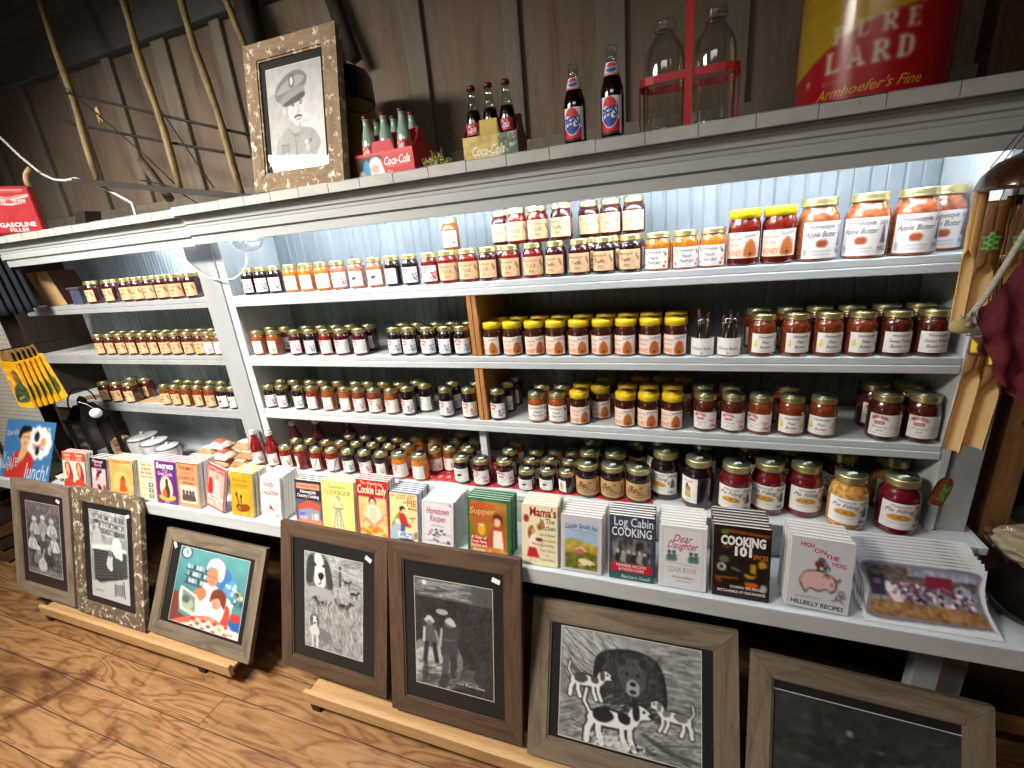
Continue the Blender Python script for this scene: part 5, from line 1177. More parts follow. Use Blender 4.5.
def a_granny():
    s = Sheet(112, 109, '#5a969c'); A = s.A; s.grad('#62a2a6', '#4a8490', 0, .6); s.grain(.04, 8, 8)
    s.ell(.1, .07, .085, .085, '#2c4a6a'); s.ell(.1, .07, .065, .065, '#cfe0e8'); s.line([(.1, .07), (.1, .03)], .01, '#22303c'); s.line([(.1, .07), (.135, .08)], .01, '#22303c')
    for k, y in enumerate((.27, .36, .45)):
        s.line([(.14, y), (.46, y+.02)], .02, '#4a3a40')
        for i in range(7): s.rect(.15+.043*i, y-.06, .18+.043*i, y-.008, ['#e2e6e8', '#8fb4c8', '#2c3c52', '#c9d6dc'][(i+k) % 4])
    s.blob([(.62, .26), (.70, .16), (.80, .26), (.80, .42), (.66, .44)], '#3a78b8'); s.blob([(.70, .42), (.8, .28), (.88, .34), (.9, .48), (.76, .5)], '#5a9ad0')
    for i in range(10): s.ell(.74+.14*s.rng.rand(), .34+.12*s.rng.rand(), .02, .02, '#d6e6f2')
    for i in range(16): s.rect(*(lambda x, y: (x, y, x+.03, y+.045))(.84+.13*s.rng.rand(), .36+.22*s.rng.rand()), ['#e8e2d2', '#3a6a9c', '#c8a24a', '#2c3c52'][i % 4])
    s.blob([(.36, .62), (.40, .46), (.5, .38), (.68, .46), (.74, .66), (.76, .95), (.36, .95)], '#c9dbe6'); s.ell(.53, .30, .085, .12, '#d98a6a'); s.blob([(.42, .24), (.46, .10), (.58, .06), (.68, .14), (.68, .30), (.62, .34), (.58, .2), (.48, .18)], '#efe6d2'); s.ell(.49, .30, .008, .008, '#3a2018'); s.ell(.55, .31, .008, .008, '#3a2018'); s.line([(.49, .37), (.55, .37)], .012, '#a8483c'); s.line([(.46, .29), (.6, .31)], .006, '#6a5a50')
    s.blob([(.28, .56), (.42, .46), (.48, .56), (.36, .66)], '#d27c56'); s.blob([(.70, .52), (.82, .54), (.86, .68), (.80, .80), (.70, .78)], '#e9e4dc')
    s.poly([(.10, .50), (.34, .58), (.42, .66), (.38, .86), (.14, .80), (.08, .62)], '#ded8c8'); s.poly([(.13, .54), (.33, .61), (.36, .80), (.16, .75)], '#7f8f88'); s.ell(.24, .72, .08, .07, '#a9b49a'); s.ell(.2, .66, .06, .05, '#55645e')
    s.poly([(0, .60), (.08, .58), (.12, .84), (.3, .9), (0, 1)], '#7c3c34'); s.blob([(.54, .70), (.58, .64), (.72, .64), (.80, .70), (.82, .92), (.6, .95), (.5, .85)], '#e9e0e0'); s.blob([(.78, .6), (.84, .68), (.82, .9), (.72, .92), (.76, .72)], '#d84a34'); s.ell(.64, .60, .075, .09, '#e2a080'); s.blob([(.54, .62), (.56, .48), (.66, .43), (.76, .50), (.76, .66), (.71, .62), (.66, .55), (.58, .58)], '#7a3a24'); s.ell(.62, .62, .008, .008, '#3a2018'); s.line([(.6, .66), (.65, .66)], .01, '#b04a3c')
    s.blob([(.0, 1.0), (.2, .88), (.5, .78), (.78, .80), (.9, .95), (.9, 1.0)], '#d9482f', .0); s.blob([(.04, .98), (.3, .86), (.56, .8), (.74, .84), (.72, .92), (.4, .98)], '#e86a4c'); s.line([(.62, .84), (.42, .88)], .07, '#dd9470')
    s.poly([(.1, 1.0), (.4, .9), (.9, .84), (1, .9), (1, A), (.1, A)], '#efe2cf')
    for i in range(7):
        for j in range(3):
            x, y = .34+.08*i, .87+.05*j; s.poly([(x, y-.024), (x+.036, y), (x, y+.024), (x-.036, y)], '#d02a2c' if (i+j) % 2 == 0 else '#f4ece0')
    s.blob([(.84, .78), (.98, .74), (1, .86), (.9, .88)], '#2c62b0'); s.blob([(.86, .70), (.98, .68), (.98, .76), (.88, .78)], '#c83a34'); s.text('A Quilt', .86, .94, .03, '#2c52a0', .2, .01, .16); s.ell(.74, .93, .03, .02, '#e6c84c'); return s
def a_hounds():
    s = pencil(104, 146, '#9b9c9d'); A = s.A; s.grad('#b4b5b6', '#8c8d8e', .1, .9); s.grain(.10, 20, 30)
    s.strokes(700, (0, .5, 1, A), .09, .007, ['#d8d9d9', '#58595a', '#7c7d7e', '#eeeeee'], PI/2, .5, .6); s.strokes(120, (.45, .05, 1, .5), .12, .008, ['#d5d6d6', '#6c6d6e'], .2, .3, .6)
    s.rect(.60, .12, .645, .42, '#48494a'); s.line([(.5, .16), (1, .26)], .02, '#c9caca'); s.line([(.5, .28), (1, .36)], .02, '#77787a')
    for x, y, k in ((.74, .34, .1), (.86, .48, .12), (.32, .74, .22), (.68, .70, .2)): hound(s, x, y, k, '#4c4d4e' if k > .15 else '#333435', '#222324', 1 if x > .5 else -1, True)
    s.strokes(160, (.2, .78, 1, .95), .1, .008, ['#d8d9d9', '#8a8b8c'], PI/2, .5, .8)
    s.blob([(.02, .40), (.04, .12), (.14, .0), (.34, .0), (.42, .12), (.5, .44), (.42, .50), (.2, .52), (.06, .50)], '#69696b'); s.blob([(.18, .02), (.30, .02), (.36, .24), (.36, .46), (.24, .50), (.16, .40), (.18, .2)], '#dadada'); s.blob([(.02, .40), (.06, .10), (.15, .04), (.18, .2), (.14, .42), (.05, .46)], '#3b3b3d'); s.blob([(.36, .08), (.44, .14), (.5, .44), (.42, .48), (.36, .26)], '#3f3f41')
    s.ell(.185, .17, .025, .02, '#161616'); s.ell(.335, .17, .025, .02, '#161616'); s.blob([(.24, .30), (.30, .27), (.34, .30), (.31, .37), (.26, .37)], '#161616'); s.line([(.29, .37), (.285, .43), (.24, .45)], .014, '#2c2c2c'); s.blob([(.08, .52), (.3, .48), (.48, .54), (.5, .66), (.3, .62), (.08, .64)], '#a9aaaa')
    s.blob([(.08, 1.0), (.12, .92), (.22, .92), (.26, 1.02), (.2, 1.1), (.11, 1.08)], '#565658'); s.blob([(.14, .95), (.20, .95), (.21, 1.08), (.15, 1.08)], '#e4e4e4'); s.ell(.135, .985, .013, .012, '#151515'); s.ell(.205, .985, .013, .012, '#151515'); s.ell(.175, 1.04, .02, .015, '#151515')
    s.blob([(.1, 1.1), (.24, 1.08), (.42, 1.14), (.5, 1.28), (.42, 1.3), (.22, 1.26), (.1, 1.24)], '#77787a'); s.blob([(.1, 1.1), (.22, 1.08), (.25, 1.2), (.1, 1.22)], '#d6d6d6')
    for x in (.13, .21): s.line([(x, 1.2), (x, A-.02)], .04, '#dadada')
    s.line([(.44, 1.26), (.56, 1.36)], .05, '#8b8c8d'); s.text('Hounds', .58, A-.06, .03, '#3a3a3c', .4, 0, .2); return s
def a_kids():
    s = Sheet(110, 142, '#2b2c2e'); A = s.A; s.grain(.05, 8, 10); s.grain(.06, 40, 50)
    s.rect(0, 0, 1, .22, '#6a6b6e', .6); s.strokes(90, (0, .02, .6, .2), .14, .014, ['#c9cacc', '#8a8b8d'], .05, .15, .5); s.ell(.13, .05, .03, .03, '#e2e2e4'); s.strokes(220, (.3, .1, 1, .9), .05, .008, ['#4a4b4d', '#5c5d5f', '#1a1b1c'], 1.2, 1.2, .5)
    s.blob([(-.05, .85), (.25, .70), (.52, .74), (.62, .95), (.5, 1.25), (.3, A+.02), (-.05, A+.02)], '#8d8e90', .8); s.blob([(-.05, .95), (.2, .8), (.44, .82), (.46, 1.05), (.2, 1.15), (-.05, 1.2)], '#cfd0d2', .7); s.grain(.10, 30, 40, (s.Y > .75) & (s.X < .6)); s.strokes(150, (0, 1.0, .9, A), .12, .012, ['#3a3b3d', '#55565a', '#17181a'], .3, .3, .5)
    s.ell(.19, .50, .07, .035, '#b9babc'); s.ell(.19, .475, .045, .035, '#c9cacc'); s.ell(.19, .53, .035, .035, '#7d7e80'); s.blob([(.12, .60), (.19, .55), (.27, .60), (.28, .80), (.12, .80)], '#55575a'); s.line([(.12, .6), (.11, .76)], .03, '#d2d3d5'); s.line([(.15, .78), (.12, 1.0)], .06, '#2c2d2f'); s.line([(.25, .78), (.28, .98)], .06, '#222325'); s.line([(.27, .62), (.32, .76)], .035, '#8a8b8d')
    s.ell(.36, .37, .08, .035, '#a9aaac'); s.blob([(.34, .60), (.40, .50), (.5, .46), (.56, .56), (.56, .78), (.52, .92), (.36, .92), (.33, .76)], '#3d4044'); s.ell(.46, .48, .07, .06, '#6f7073'); s.blob([(.4, .48), (.47, .42), (.54, .50), (.5, .52)], '#c2c3c5'); s.line([(.35, .58), (.33, .78)], .03, '#aeb0b2'); s.line([(.41, .9), (.38, 1.12)], .09, '#4c4f53'); s.line([(.50, .9), (.5, 1.1)], .09, '#33363a'); s.line([(.38, .7), (.52, .68)], .012, '#6c6f73')
    s.blob([(.1, 1.05), (.16, 1.02), (.15, 1.2), (.08, 1.24)], '#2c2d2f', .7); s.blob([(.34, 1.14), (.44, 1.12), (.4, 1.28), (.3, 1.3)], '#232426', .7)
    for i in range(8): s.line([(.56+.03*i, 1.0), (.52+.03*i, 1.08), (.58+.03*i, 1.16), (.64+.03*i, 1.15)], .01, '#a2a3a5', .7)
    s.text('Last Road Home', .72, A-.11, .035, '#dcdcde', .4, 0, .46, -.02); return s
def a_bear():
    s = pencil(156, 126, '#8f9091'); A = s.A; s.grad('#9c9d9e', '#7d7e7f', 0, .5); s.grain(.10, 30, 24)
    s.strokes(240, (0, .0, .42, .32), .14, .007, ['#dcdddd', '#4a4b4c', '#b5b6b6'], -.7, .25, .7); s.strokes(200, (.60, .02, 1, .45), .1, .007, ['#d2d3d3', '#4c4d4e', '#7c7d7e'], 0, .2, .6)
    s.blob([(.26, .38), (.27, .18), (.40, .10), (.6, .09), (.74, .18), (.77, .46), (.6, .52), (.36, .52)], '#1f2021')
    s.blob([(.33, .46), (.31, .26), (.42, .15), (.56, .10), (.68, .16), (.73, .32), (.77, .54), (.70, .57), (.63, .43), (.52, .45), (.42, .55), (.35, .56)], '#343435'); s.strokes(420, (.32, .13, .74, .5), .035, .005, ['#5c5c5d', '#161617', '#454546', '#707071'], 1.3, .7, .7)
    s.blob([(.43, .27), (.46, .165), (.58, .155), (.63, .26), (.61, .36), (.54, .41), (.47, .37)], '#4f4f50'); s.strokes(90, (.45, .17, .62, .36), .025, .004, ['#6c6c6d', '#2c2c2d'], 1.4, .6, .7); s.ell(.455, .175, .032, .032, '#29292a'); s.ell(.61, .17, .032, .032, '#29292a'); s.ell(.495, .26, .012, .012, '#080808'); s.ell(.575, .26, .012, .012, '#080808'); s.blob([(.495, .33), (.54, .29), (.585, .33), (.575, .40), (.505, .40)], '#a5a5a6'); s.ell(.54, .325, .022, .016, '#0c0c0c'); s.ell(.54, .38, .024, .014, '#1c1c1c')
    s.strokes(560, (0, .48, 1, A), .07, .007, ['#e4e5e5', '#4e4f50', '#727374', '#c5c6c6', '#2c2d2e'], .25, .45, .6)
    def dog(x, y, k, coat, fl=1):
        f = lambda a, b: (x+a*k*fl, y+b*k)
        for pas in (0, 1):
            g = .045 if pas == 0 else 0; body = '#161617' if pas == 0 else '#e9e9ea'
            s.blob([f(-.52-g, -.10), f(-.22, -.24-g), f(.2, -.22-g), f(.5+g, -.2), f(.5+g, .06), f(.2, .12+g), f(-.3, .14+g), f(-.56-g, .08)], body)
            for a, b, w in ((-.44, -.58, .15), (-.30, -.22, .14), (.24, .36, .12), (.42, .54, .12)): s.line([f(a, .02), f((a+b)/2-.05, .28), f(b, .54)], (w+g*1.6)*k, body)
            s.blob([f(.36, -.1), f(.46, -.42-g), f(.66, -.50-g), f(.88+g, -.38), f(.88+g, -.24), f(.68, -.18+g), f(.55, .0)], body)
            s.line([f(-.5, -.08), f(-.66, -.34), f(-.6, -.62)], (.07+g*1.5)*k, body)
        s.blob([f(-.42, -.20), f(-.1, -.25), f(.06, -.1), f(-.14, .06), f(-.4, .02)], coat); s.blob([f(.16, -.22), f(.42, -.2), f(.4, -.02), f(.2, -.04)], coat); s.blob([f(.48, -.44), f(.62, -.48), f(.64, -.2), f(.52, -.16)], coat); s.ell(*f(.74, -.38), .035*k, .035*k, '#0c0c0c'); s.ell(*f(.88, -.32), .04*k, .04*k, '#0c0c0c')
    dog(.20, .38, .21, '#4a4a4b'); dog(.39, .62, .31, '#1d1d1e'); dog(.83, .50, .19, '#77787a', -1)
    s.strokes(70, (.22, .74, .62, .82), .05, .01, ['#f0f0f0', '#d0d0d0'], .6, .6, .7); s.line([(.62, .66), (.8, .74), (1, .76)], .03, '#3a3b3c', .7); s.text('Black Bear', .62, A-.045, .03, '#1c1c1e', .3, 0, .2); return s
def a_dark():
    s = Sheet(92, 70, '#2c3133'); A = s.A; s.grain(.05, 5, 4); s.grain(.05, 20, 14); s.grain(.04, 60, 40)
    for i in range(26): s.ell(.15+.75*s.rng.rand(), .15+.55*s.rng.rand(), .01+.05*s.rng.rand(), .01+.03*s.rng.rand(), ['#485052', '#5c6466', '#22272a'][i % 3], .5, s.rng.rand())
    s.strokes(80, (.1, .1, .95, A-.05), .1, .008, ['#59605f', '#3a4143', '#1c2022'], .4, .6, .4); s.ell(.44, .2, .015, .025, '#a9b0b0', .7); s.ell(.6, .28, .012, .012, '#8a9090', .6); s.blob([(.2, .62), (.4, .5), (.6, .56), (.7, .7), (.4, .76)], '#4a5254', .5); return s
def a_soldier():
    s = Sheet(108, 144, '#c9c9c8'); A = s.A; s.grad('#a8a8a7', '#d8d8d7', 0, 1.0); s.ell(.16, .72, .35, .4, '#7c7c7b', .35); s.grain(.04, 16, 20)
    s.blob([(.08, 1.18), (.10, .98), (.2, .86), (.36, .78), (.56, .8), (.78, .84), (.9, .96), (.9, 1.08), (.78, 1.22), (.6, 1.24), (.4, 1.2), (.2, 1.24)], '#9c9c9b'); s.strokes(140, (.12, .86, .88, 1.2), .07, .006, ['#7d7d7c', '#bcbcbb'], 1.3, .4, .6)
    s.poly([(.34, .80), (.56, .82), (.54, .92), (.42, .90)], '#858584'); s.line([(.46, .9), (.48, 1.22)], .01, '#5e5e5d'); s.rect(.2, 1.0, .34, 1.1, '#8a8a89'); s.line([(.2, 1.0), (.34, 1.0), (.34, 1.1), (.2, 1.1), (.2, 1.0)], .008, '#5e5e5d')
    s.ell(.66, 1.0, .025, .03, '#e2e2e1'); s.ell(.74, .99, .02, .03, '#6a6a69'); s.ell(.68, 1.08, .04, .05, '#b9b9b8')
    s.blob([(.32, .50), (.34, .40), (.6, .36), (.66, .44), (.66, .60), (.60, .74), (.50, .79), (.40, .72), (.34, .62)], '#cbcbca'); s.ell(.30, .56, .035, .055, '#c2c2c1'); s.blob([(.32, .44), (.36, .5), (.36, .62), (.42, .72), (.36, .66), (.32, .56)], '#8f8f8e', .7); s.blob([(.36, .78), (.4, .7), (.5, .78), (.58, .74), (.56, .86), (.42, .86)], '#a8a8a7')
    s.ell(.46, .51, .026, .011, '#2f2f2e'); s.ell(.60, .50, .024, .011, '#2f2f2e'); s.line([(.42, .475), (.50, .47)], .014, '#4a4a49'); s.line([(.56, .465), (.64, .47)], .014, '#4a4a49'); s.line([(.54, .5), (.57, .60), (.52, .61)], .008, '#7a7a79'); s.blob([(.47, .655), (.54, .635), (.61, .65), (.60, .67), (.54, .66), (.48, .675)], '#2f2f2e'); s.line([(.50, .70), (.59, .695)], .012, '#6a6a69')
    s.blob([(.14, .34), (.2, .22), (.4, .10), (.6, .08), (.74, .16), (.72, .26), (.66, .30), (.4, .36), (.2, .44)], '#6f6f6e'); s.blob([(.16, .34), (.3, .22), (.55, .14), (.7, .18), (.6, .26), (.36, .32)], '#969695'); s.blob([(.22, .44), (.36, .34), (.64, .28), (.68, .38), (.5, .44), (.3, .50)], '#8a8a89'); s.blob([(.28, .48), (.44, .42), (.66, .36), (.68, .42), (.52, .48), (.34, .51)], '#3a3a39'); s.ell(.46, .20, .055, .085, '#565655'); s.ell(.46, .20, .03, .055, '#d0d0cf')
    s.text('Alvin C. York', .5, 1.28, .05, '#6a6a69', .1, 0, .46); s.rect(.02, A-.045, .98, A, '#e9e9e8'); return s
FR = {
 'elders': ((19, 480), (80, 492), (76, 607), (17, 590)), 'counter': ((80, 488), (153, 503), (145, 632), (78, 611)), 'granny': ((167, 527), (268, 549), (249, 665), (147, 630)),
 'hounds': ((282, 521), (391, 541), (388, 700), (281, 663)), 'kids': ((395, 541), (532, 563), (524, 746), (391, 708)), 'bear': ((538, 594), (747, 638), (743, 812), (525, 757)), 'dark': ((752, 641), (995, 722), (1001, 860), (742, 800))}
def mk(k, label, bw, mw, art, m, **kw):
    s = {'granny': .53, 'bear': .5, 'dark': .5}.get(k); W, H = dims(*FR[k], s=s)
    if k == 'dark': H = .435
    t = framed('framed_picture', label, W-.010, H, bw, mw, art, m, **kw); return place(t, *FR[k], top=H-.003 if k == 'dark' else None, s=s)
mk('elders', 'grey wood framed drawing of old musicians, beside the flaked paint frame', .056, .07, a_elders(), FW_['grey'], art_wh=(.30, .39), mat_m=M_MATP, sticker=(.15, .54, .3), mat_off=(0, .005))
mk('counter', 'flaked paint framed drawing of a store counter', .062, .06, a_counter(), FW_['flaked'], art_wh=(.285, .44), sticker=(.155, .545, -.3), mat_off=(0, 0))
mk('granny', 'colour picture of a grandmother with girl, in grey frame', .052, .06, a_granny(), FW_['ash'], art_wh=(.44, .330), sticker=(-.25, .400, .9), mat_off=(.01, .0))
mk('hounds', 'brown framed drawing of hounds in a field', .052, .07, a_hounds(), FW_['brown'], art_wh=(.275, .385), sticker=(.165, .515, .5))
mk('kids', 'brown framed dark drawing of two walking figures', .056, .07, a_kids(), FW_['brown'], art_wh=(.30, .39), sticker=(.165, .545, .3))
mk('bear', 'ash framed drawing of a bear facing three dogs', .062, .065, a_bear(), FW_['ash'], art_wh=(.43, .335), sticker=None)
mk('dark', 'tilted grey frame with a murky dark print', .056, .07, a_dark(), FW_['ash'], art_wh=(.44, .255), sticker=(.235, .355, .3))
# rails the frames stand on
def rail(label, x0, x1, legs):
    t = thing('picture_rail', label, 'rail', ((x0+x1)/2, -.48, 0))
    mb = MB(); mb.box(x0, -.512, .072, x1, -.494, .127, 0, b=.002); mb.box(x0+.004, -.493, .088, x1-.004, -.40, .104, 0, b=.002); rel(t, mb.build('rail_board', M_RAIL, t))
    for x in legs:
        mb = MB(); mb.prism([(x-.030, .087), (x+.030, .087), (x+.020, 0), (x-.018, 0)], -.491, -.452, 1); rel(t, mb.build('foot_block', M_DARKWOOD, t))
xr0 = at(36, 603, y=-.512)[0]; xr1 = at(226, 664, y=-.512)[0]
rail('pine rail board under the three frames with the grandmother picture', xr0, xr1, (at(52, 622, y=-.48)[0]+.02, at(207, 676, y=-.48)[0]))
rail('pine rail board under the hound, dark figures and bear frames', at(297, 676, y=-.512)[0], 2.62, (at(314, 700, y=-.48)[0]+.01, 1.4, 2.5))
mb = MB(); mb.box(-2.0, -.115, .44, 2.5, -.095, .50); o = rel(ct, mb.build('stretcher', M_DARKWOOD, ct))
# ------------------------------------------------------------------ things on the deck above the cornice
DT = ZD+.0035
def onto(t, o): return rel(t, o)
# red gasoline can
pr_ = at(45, 231, y=-.02); cw = .165; ch = .205; ga = .92; xr = pr_[0]
t = thing('gasoline_can', 'square red gasoline can with white lettering on the deck', 'can', (xr-cw/2*math.cos(ga)+.004, -.02-cw/2*math.sin(ga), DT), (0, 0, ga))
s = Sheet(64, int(64*ch/cw), '#b5262e'); A = s.A; s.grain(.04, 10, 8); s.rect(.1, .05, .9, .075, '#e8c9c6', .8); s.rect(.1, .10, .86, .115, '#e8c9c6', .7)
s.blob([(.03, .20), (.3, .22), (.5, .27), (.7, .22), (.97, .19), (.92, .27), (.62, .33), (.5, .36), (.38, .33), (.08, .28)], '#ecd8d6'); s.blob([(.1, .225), (.32, .25), (.5, .30), (.68, .25), (.9, .215), (.66, .28), (.5, .32), (.34, .285)], '#b5262e')
s.poly([(.12, .34), (.88, .33), (.84, .43), (.5, .49), (.16, .44)], '#ecd8d6')
for i in range(11): s.rect(.18+.06*i, .36, .205+.06*i, .44, '#b5262e')
s.ell(.5, .38, .09, .05, '#c9474a'); s.ell(.5, .28, .07, .035, '#d98a88')
s.text('GASOLINE', .5, A-.21, .12, '#f3ecea', 0, .03, .86); s.text('FILLER', .5, A-.06, .09, '#f3ecea', 0, .03, .62, 0, 1.2)
mb = MB(); mb.box(-cw/2, .0005, 0, cw/2, .10, ch, 0, b=.008); mb.build('can_body', plain('red_can_enamel', '#a8232b', .4, noise=.12), t)
mb = MB(); s.lay(mb, cw-.016, ch-.016, lambda x, z, l: (x, -.0004-l, z+.008)); mb.build('front_print', M_COVER, t, fix=False)
mb = MB(); mb.lathe([(.022, 0), (.022, .02), (.018, .022), (.018, .03)], 14, c=(-.04, .06, ch)); mb.build('cap', M_BLACK, t)
mb = MB(); mb.tube([(.075, .05, ch), (.075, .05, ch+.03), (.082, .046, ch+.055), (.105, .038, ch+.08)], [.011, .011, .010, .009], 10); mb.build('spout', plain('tan_spout', '#b59a72', .6), t)
# white cable drooping to the tool
mb = MB(); mb.tube([at(u, v, y=.06) for u, v in ((-60, 88), (-20, 121), (0, 137), (22, 158), (42, 174), (54, 179.5), (64, 180.5), (75, 178.5))]+[at(92, 183, y=.075), at(112, 192, y=.06), at(132, 203, y=.03)]+[np.array([at(u, 206, y=-.0)[0], -.02+.02*math.sin(u), DT+.0062]) for u in (143, 155, 168, 180)], .0055, 8)
tag(mb.build('cable', plain('white_cable_sheath', '#d9d9d6', .4)), 'thick white cable drooping past the gasoline can to the rusty tool', 'cable')
# old grain cradle: bar, bamboo-like tines, cross rods, wires
t = thing('grain_cradle', 'old grain cradle with long wooden tines and thin cross rods', 'farm tool', tuple(at(160, 190, y=.02)))
M_TINE = wood('cradle_tine_wood', ['#4f4128', '#6f5d3b', '#857148', '#645333'], 2, 6, 12, .6, wear='#5a4a30', wear_at=.68)
M_ROD = plain('rusty_rod', '#231e1a', .7, .2, noise=.3)
a, b = at(75, 181, y=.03), at(252, 197.5, y=-.03); mb = MB(); mb.tube([a, b], .0155, 4, smooth=False); onto(t, mb.build('bar', wood('cradle_bar_wood', ['#1d1915', '#2b2621', '#38322b'], 0, 6, 10, .8), t))
yt = .16
for (u0, v0), (u1, v1) in (((98, 180), (38, -8)), ((181, 188), (120, -8)), ((243, 195), (178, -8))):
    f = (u0-75)/177; yb_ = .03-.06*f+.012; p0 = at(u0, v0, y=yb_); p1 = at(u1, v1, y=yt); n = 7; pts = []
    for i in range(n+1):
        q = p0+(p1-p0)*i/n; q = q+np.array([.006*math.sin(i*1.3+u0), 0, 0]); pts.append(q)
    mb = MB(); mb.tube(pts, [.0135-.002*math.cos(i*2.2) for i in range(n+1)], 10); onto(t, mb.build('tine', M_TINE, t))
mb = MB(); mb.tube([at(247, 52, y=.17), at(222, -10, y=.2)], .012, 8); onto(t, mb.build('tine', M_TINE, t))
for (u0, v0), (u1, v1) in (((58, 90), (250, 135)), ((66, 122), (250, 157))):
    mb = MB(); mb.tube([at(u0-1, v0-2, y=.075), at(u0+6, v0+2, y=.08), at((u0+u1)/2, (v0+v1)/2+1, y=.075), at(u1, v1, y=.06)], .0055, 7); onto(t, mb.build('cross_rod', M_ROD, t))
for pts in (((66, 88), (110, 125), (150, 160), (175, 184)), ((162, 112), (185, 146), (214, 188)), ((140, 180), (170, 186), (200, 205))):
    mb = MB(); mb.tube([at(u, v, y=.07-.0005*(v-80)) for u, v in pts], .0026, 6); onto(t, mb.build('brace_wire', M_ROD, t))
# dark turned handle and wood scraps behind the cradle
p, q = at(141, 160, y=.14), at(170, 199, y=.10); mb = MB(); mb.tube([p, p*.7+q*.3, q], [.016, .019, .018], 12)
tag(mb.build('turned_stick', wood('dark_handle_wood', ['#2e251c', '#4a3c2e', '#5a4a3a'], 2, 6, 8, .7)), 'short dark turned wooden stick leaning behind the cradle tines', 'stick')
p = at(83, 222, y=.12); mb = MB(); mb.prism([(-.05, 0), (.04, 0), (.075, .085), (.01, .09)], -.03, .04, 1)
o = mb.build('wood_block', M_DARKWOOD); o.location = (p[0], .13, DT); tag(o, 'dark wedge of wood on the deck behind the gasoline can', 'wood block')
mb = MB(); mb.tube([(0, 0, .005), (.2, .03, .006), (.45, .0, .006)], .0045, 6); o = mb.build('stick', plain('pale_stick', '#a89a80', .8)); o.location = (at(140, 207, y=-.05)[0], -.04, DT); tag(o, 'thin pale stick lying on the deck under the cradle bar', 'stick')
p = at(99, 115, y=.066); mb = MB()
for sx in (-1, 1): mb.tube([(sx*.001, 0, .028), (sx*.004, 0, .01), (sx*.010, 0, -.03)], [.006, .0065, .004], 6)
o = mb.build('clothespin', plain('clothespin_wood', '#b59060', .7)); o.location = tuple(p); tag(o, 'small tan wooden clothespin clipped on the cradle wire', 'clothespin')

# framed portrait
PP0, PPN = (0, -.118, DT), np.array([0, 1, -.19])
crn = [at_plane(u, v, PP0, PPN) for u, v in ((244.7, 48.5), (336.5, 19.5), (344.5, 182), (255.2, 193.4))]
tl, tr, br, bl = crn; W_ = (np.linalg.norm(tr-tl)+np.linalg.norm(br-bl))/2; H_ = (np.linalg.norm(tl-bl)+np.linalg.norm(tr-br))/2
t = framed('framed_portrait', 'framed pencil portrait of a man in peaked cap and uniform', W_, H_, .052, .03, a_soldier(), wood('portrait_frame_wood', ['#4f402e', '#766046', '#8a7558', '#665239'], 0, 7, 7, .75, wear='#c9c2ae', wear_at=.55), art_wh=(W_-.104-.05, (W_-.154)*96/72*1.06), mat_off=(.006, -.012), th=.03, cat='framed picture')
c = (bl+br)/2; ex = (tr-tl)+(br-bl); ex /= np.linalg.norm(ex); ey = PPN/np.linalg.norm(PPN); ez = np.cross(ex, ey); e2 = tl+tr-bl-br; e2 = e2/np.linalg.norm(e2); ez = ez*3+e2; ez = ez-ey*(ez@ey); ez /= np.linalg.norm(ez); ex = np.cross(ey, ez)
zlow = DT+.001+abs(ex[2])*W_/2
t.matrix_world = Matrix(((ex[0], ey[0], ez[0], c[0]), (ex[1], ey[1], ez[1], c[1]), (ex[2], ey[2], ez[2], zlow), (0, 0, 0, 1)))
# yellow drum with a black lid, behind the portrait
xr = at(371, 120, y=.15)[0]; r = .135; zt_ = at(352, 68, y=.15)[2]
t = thing('lard_drum', 'dull yellow drum with black lid half hidden behind the portrait', 'drum', (xr-r, .15, DT))
h = zt_-DT; mb = MB(); mb.lathe([(r*.97, 0), (r, .006), (r, h*.30), (r*1.012, h*.31), (r, h*.32), (r, h*.74)], 32); mb.build('drum_body', plain('dull_yellow_tin', '#8f7322', .5, noise=.2, nscale=12), t)
mb = MB(); mb.lathe([(r*1.02, h*.735), (r*1.03, h*.75), (r*1.03, h*.93), (r*.98, h*.985), (r*.6, h), (0, h)], 32); mb.build('lid', plain('black_tin', '#17171b', .35, noise=.2), t)
mb = MB(); mb.tube([(r*.98*math.sin(a), -r*.98*math.cos(a), h*.74-.05*math.sin((a-.4)/1.6*PI)) for a in [(.4+1.6*i/10) for i in range(11)]], .004, 6); mb.build('bail_handle', M_BLACK, t)

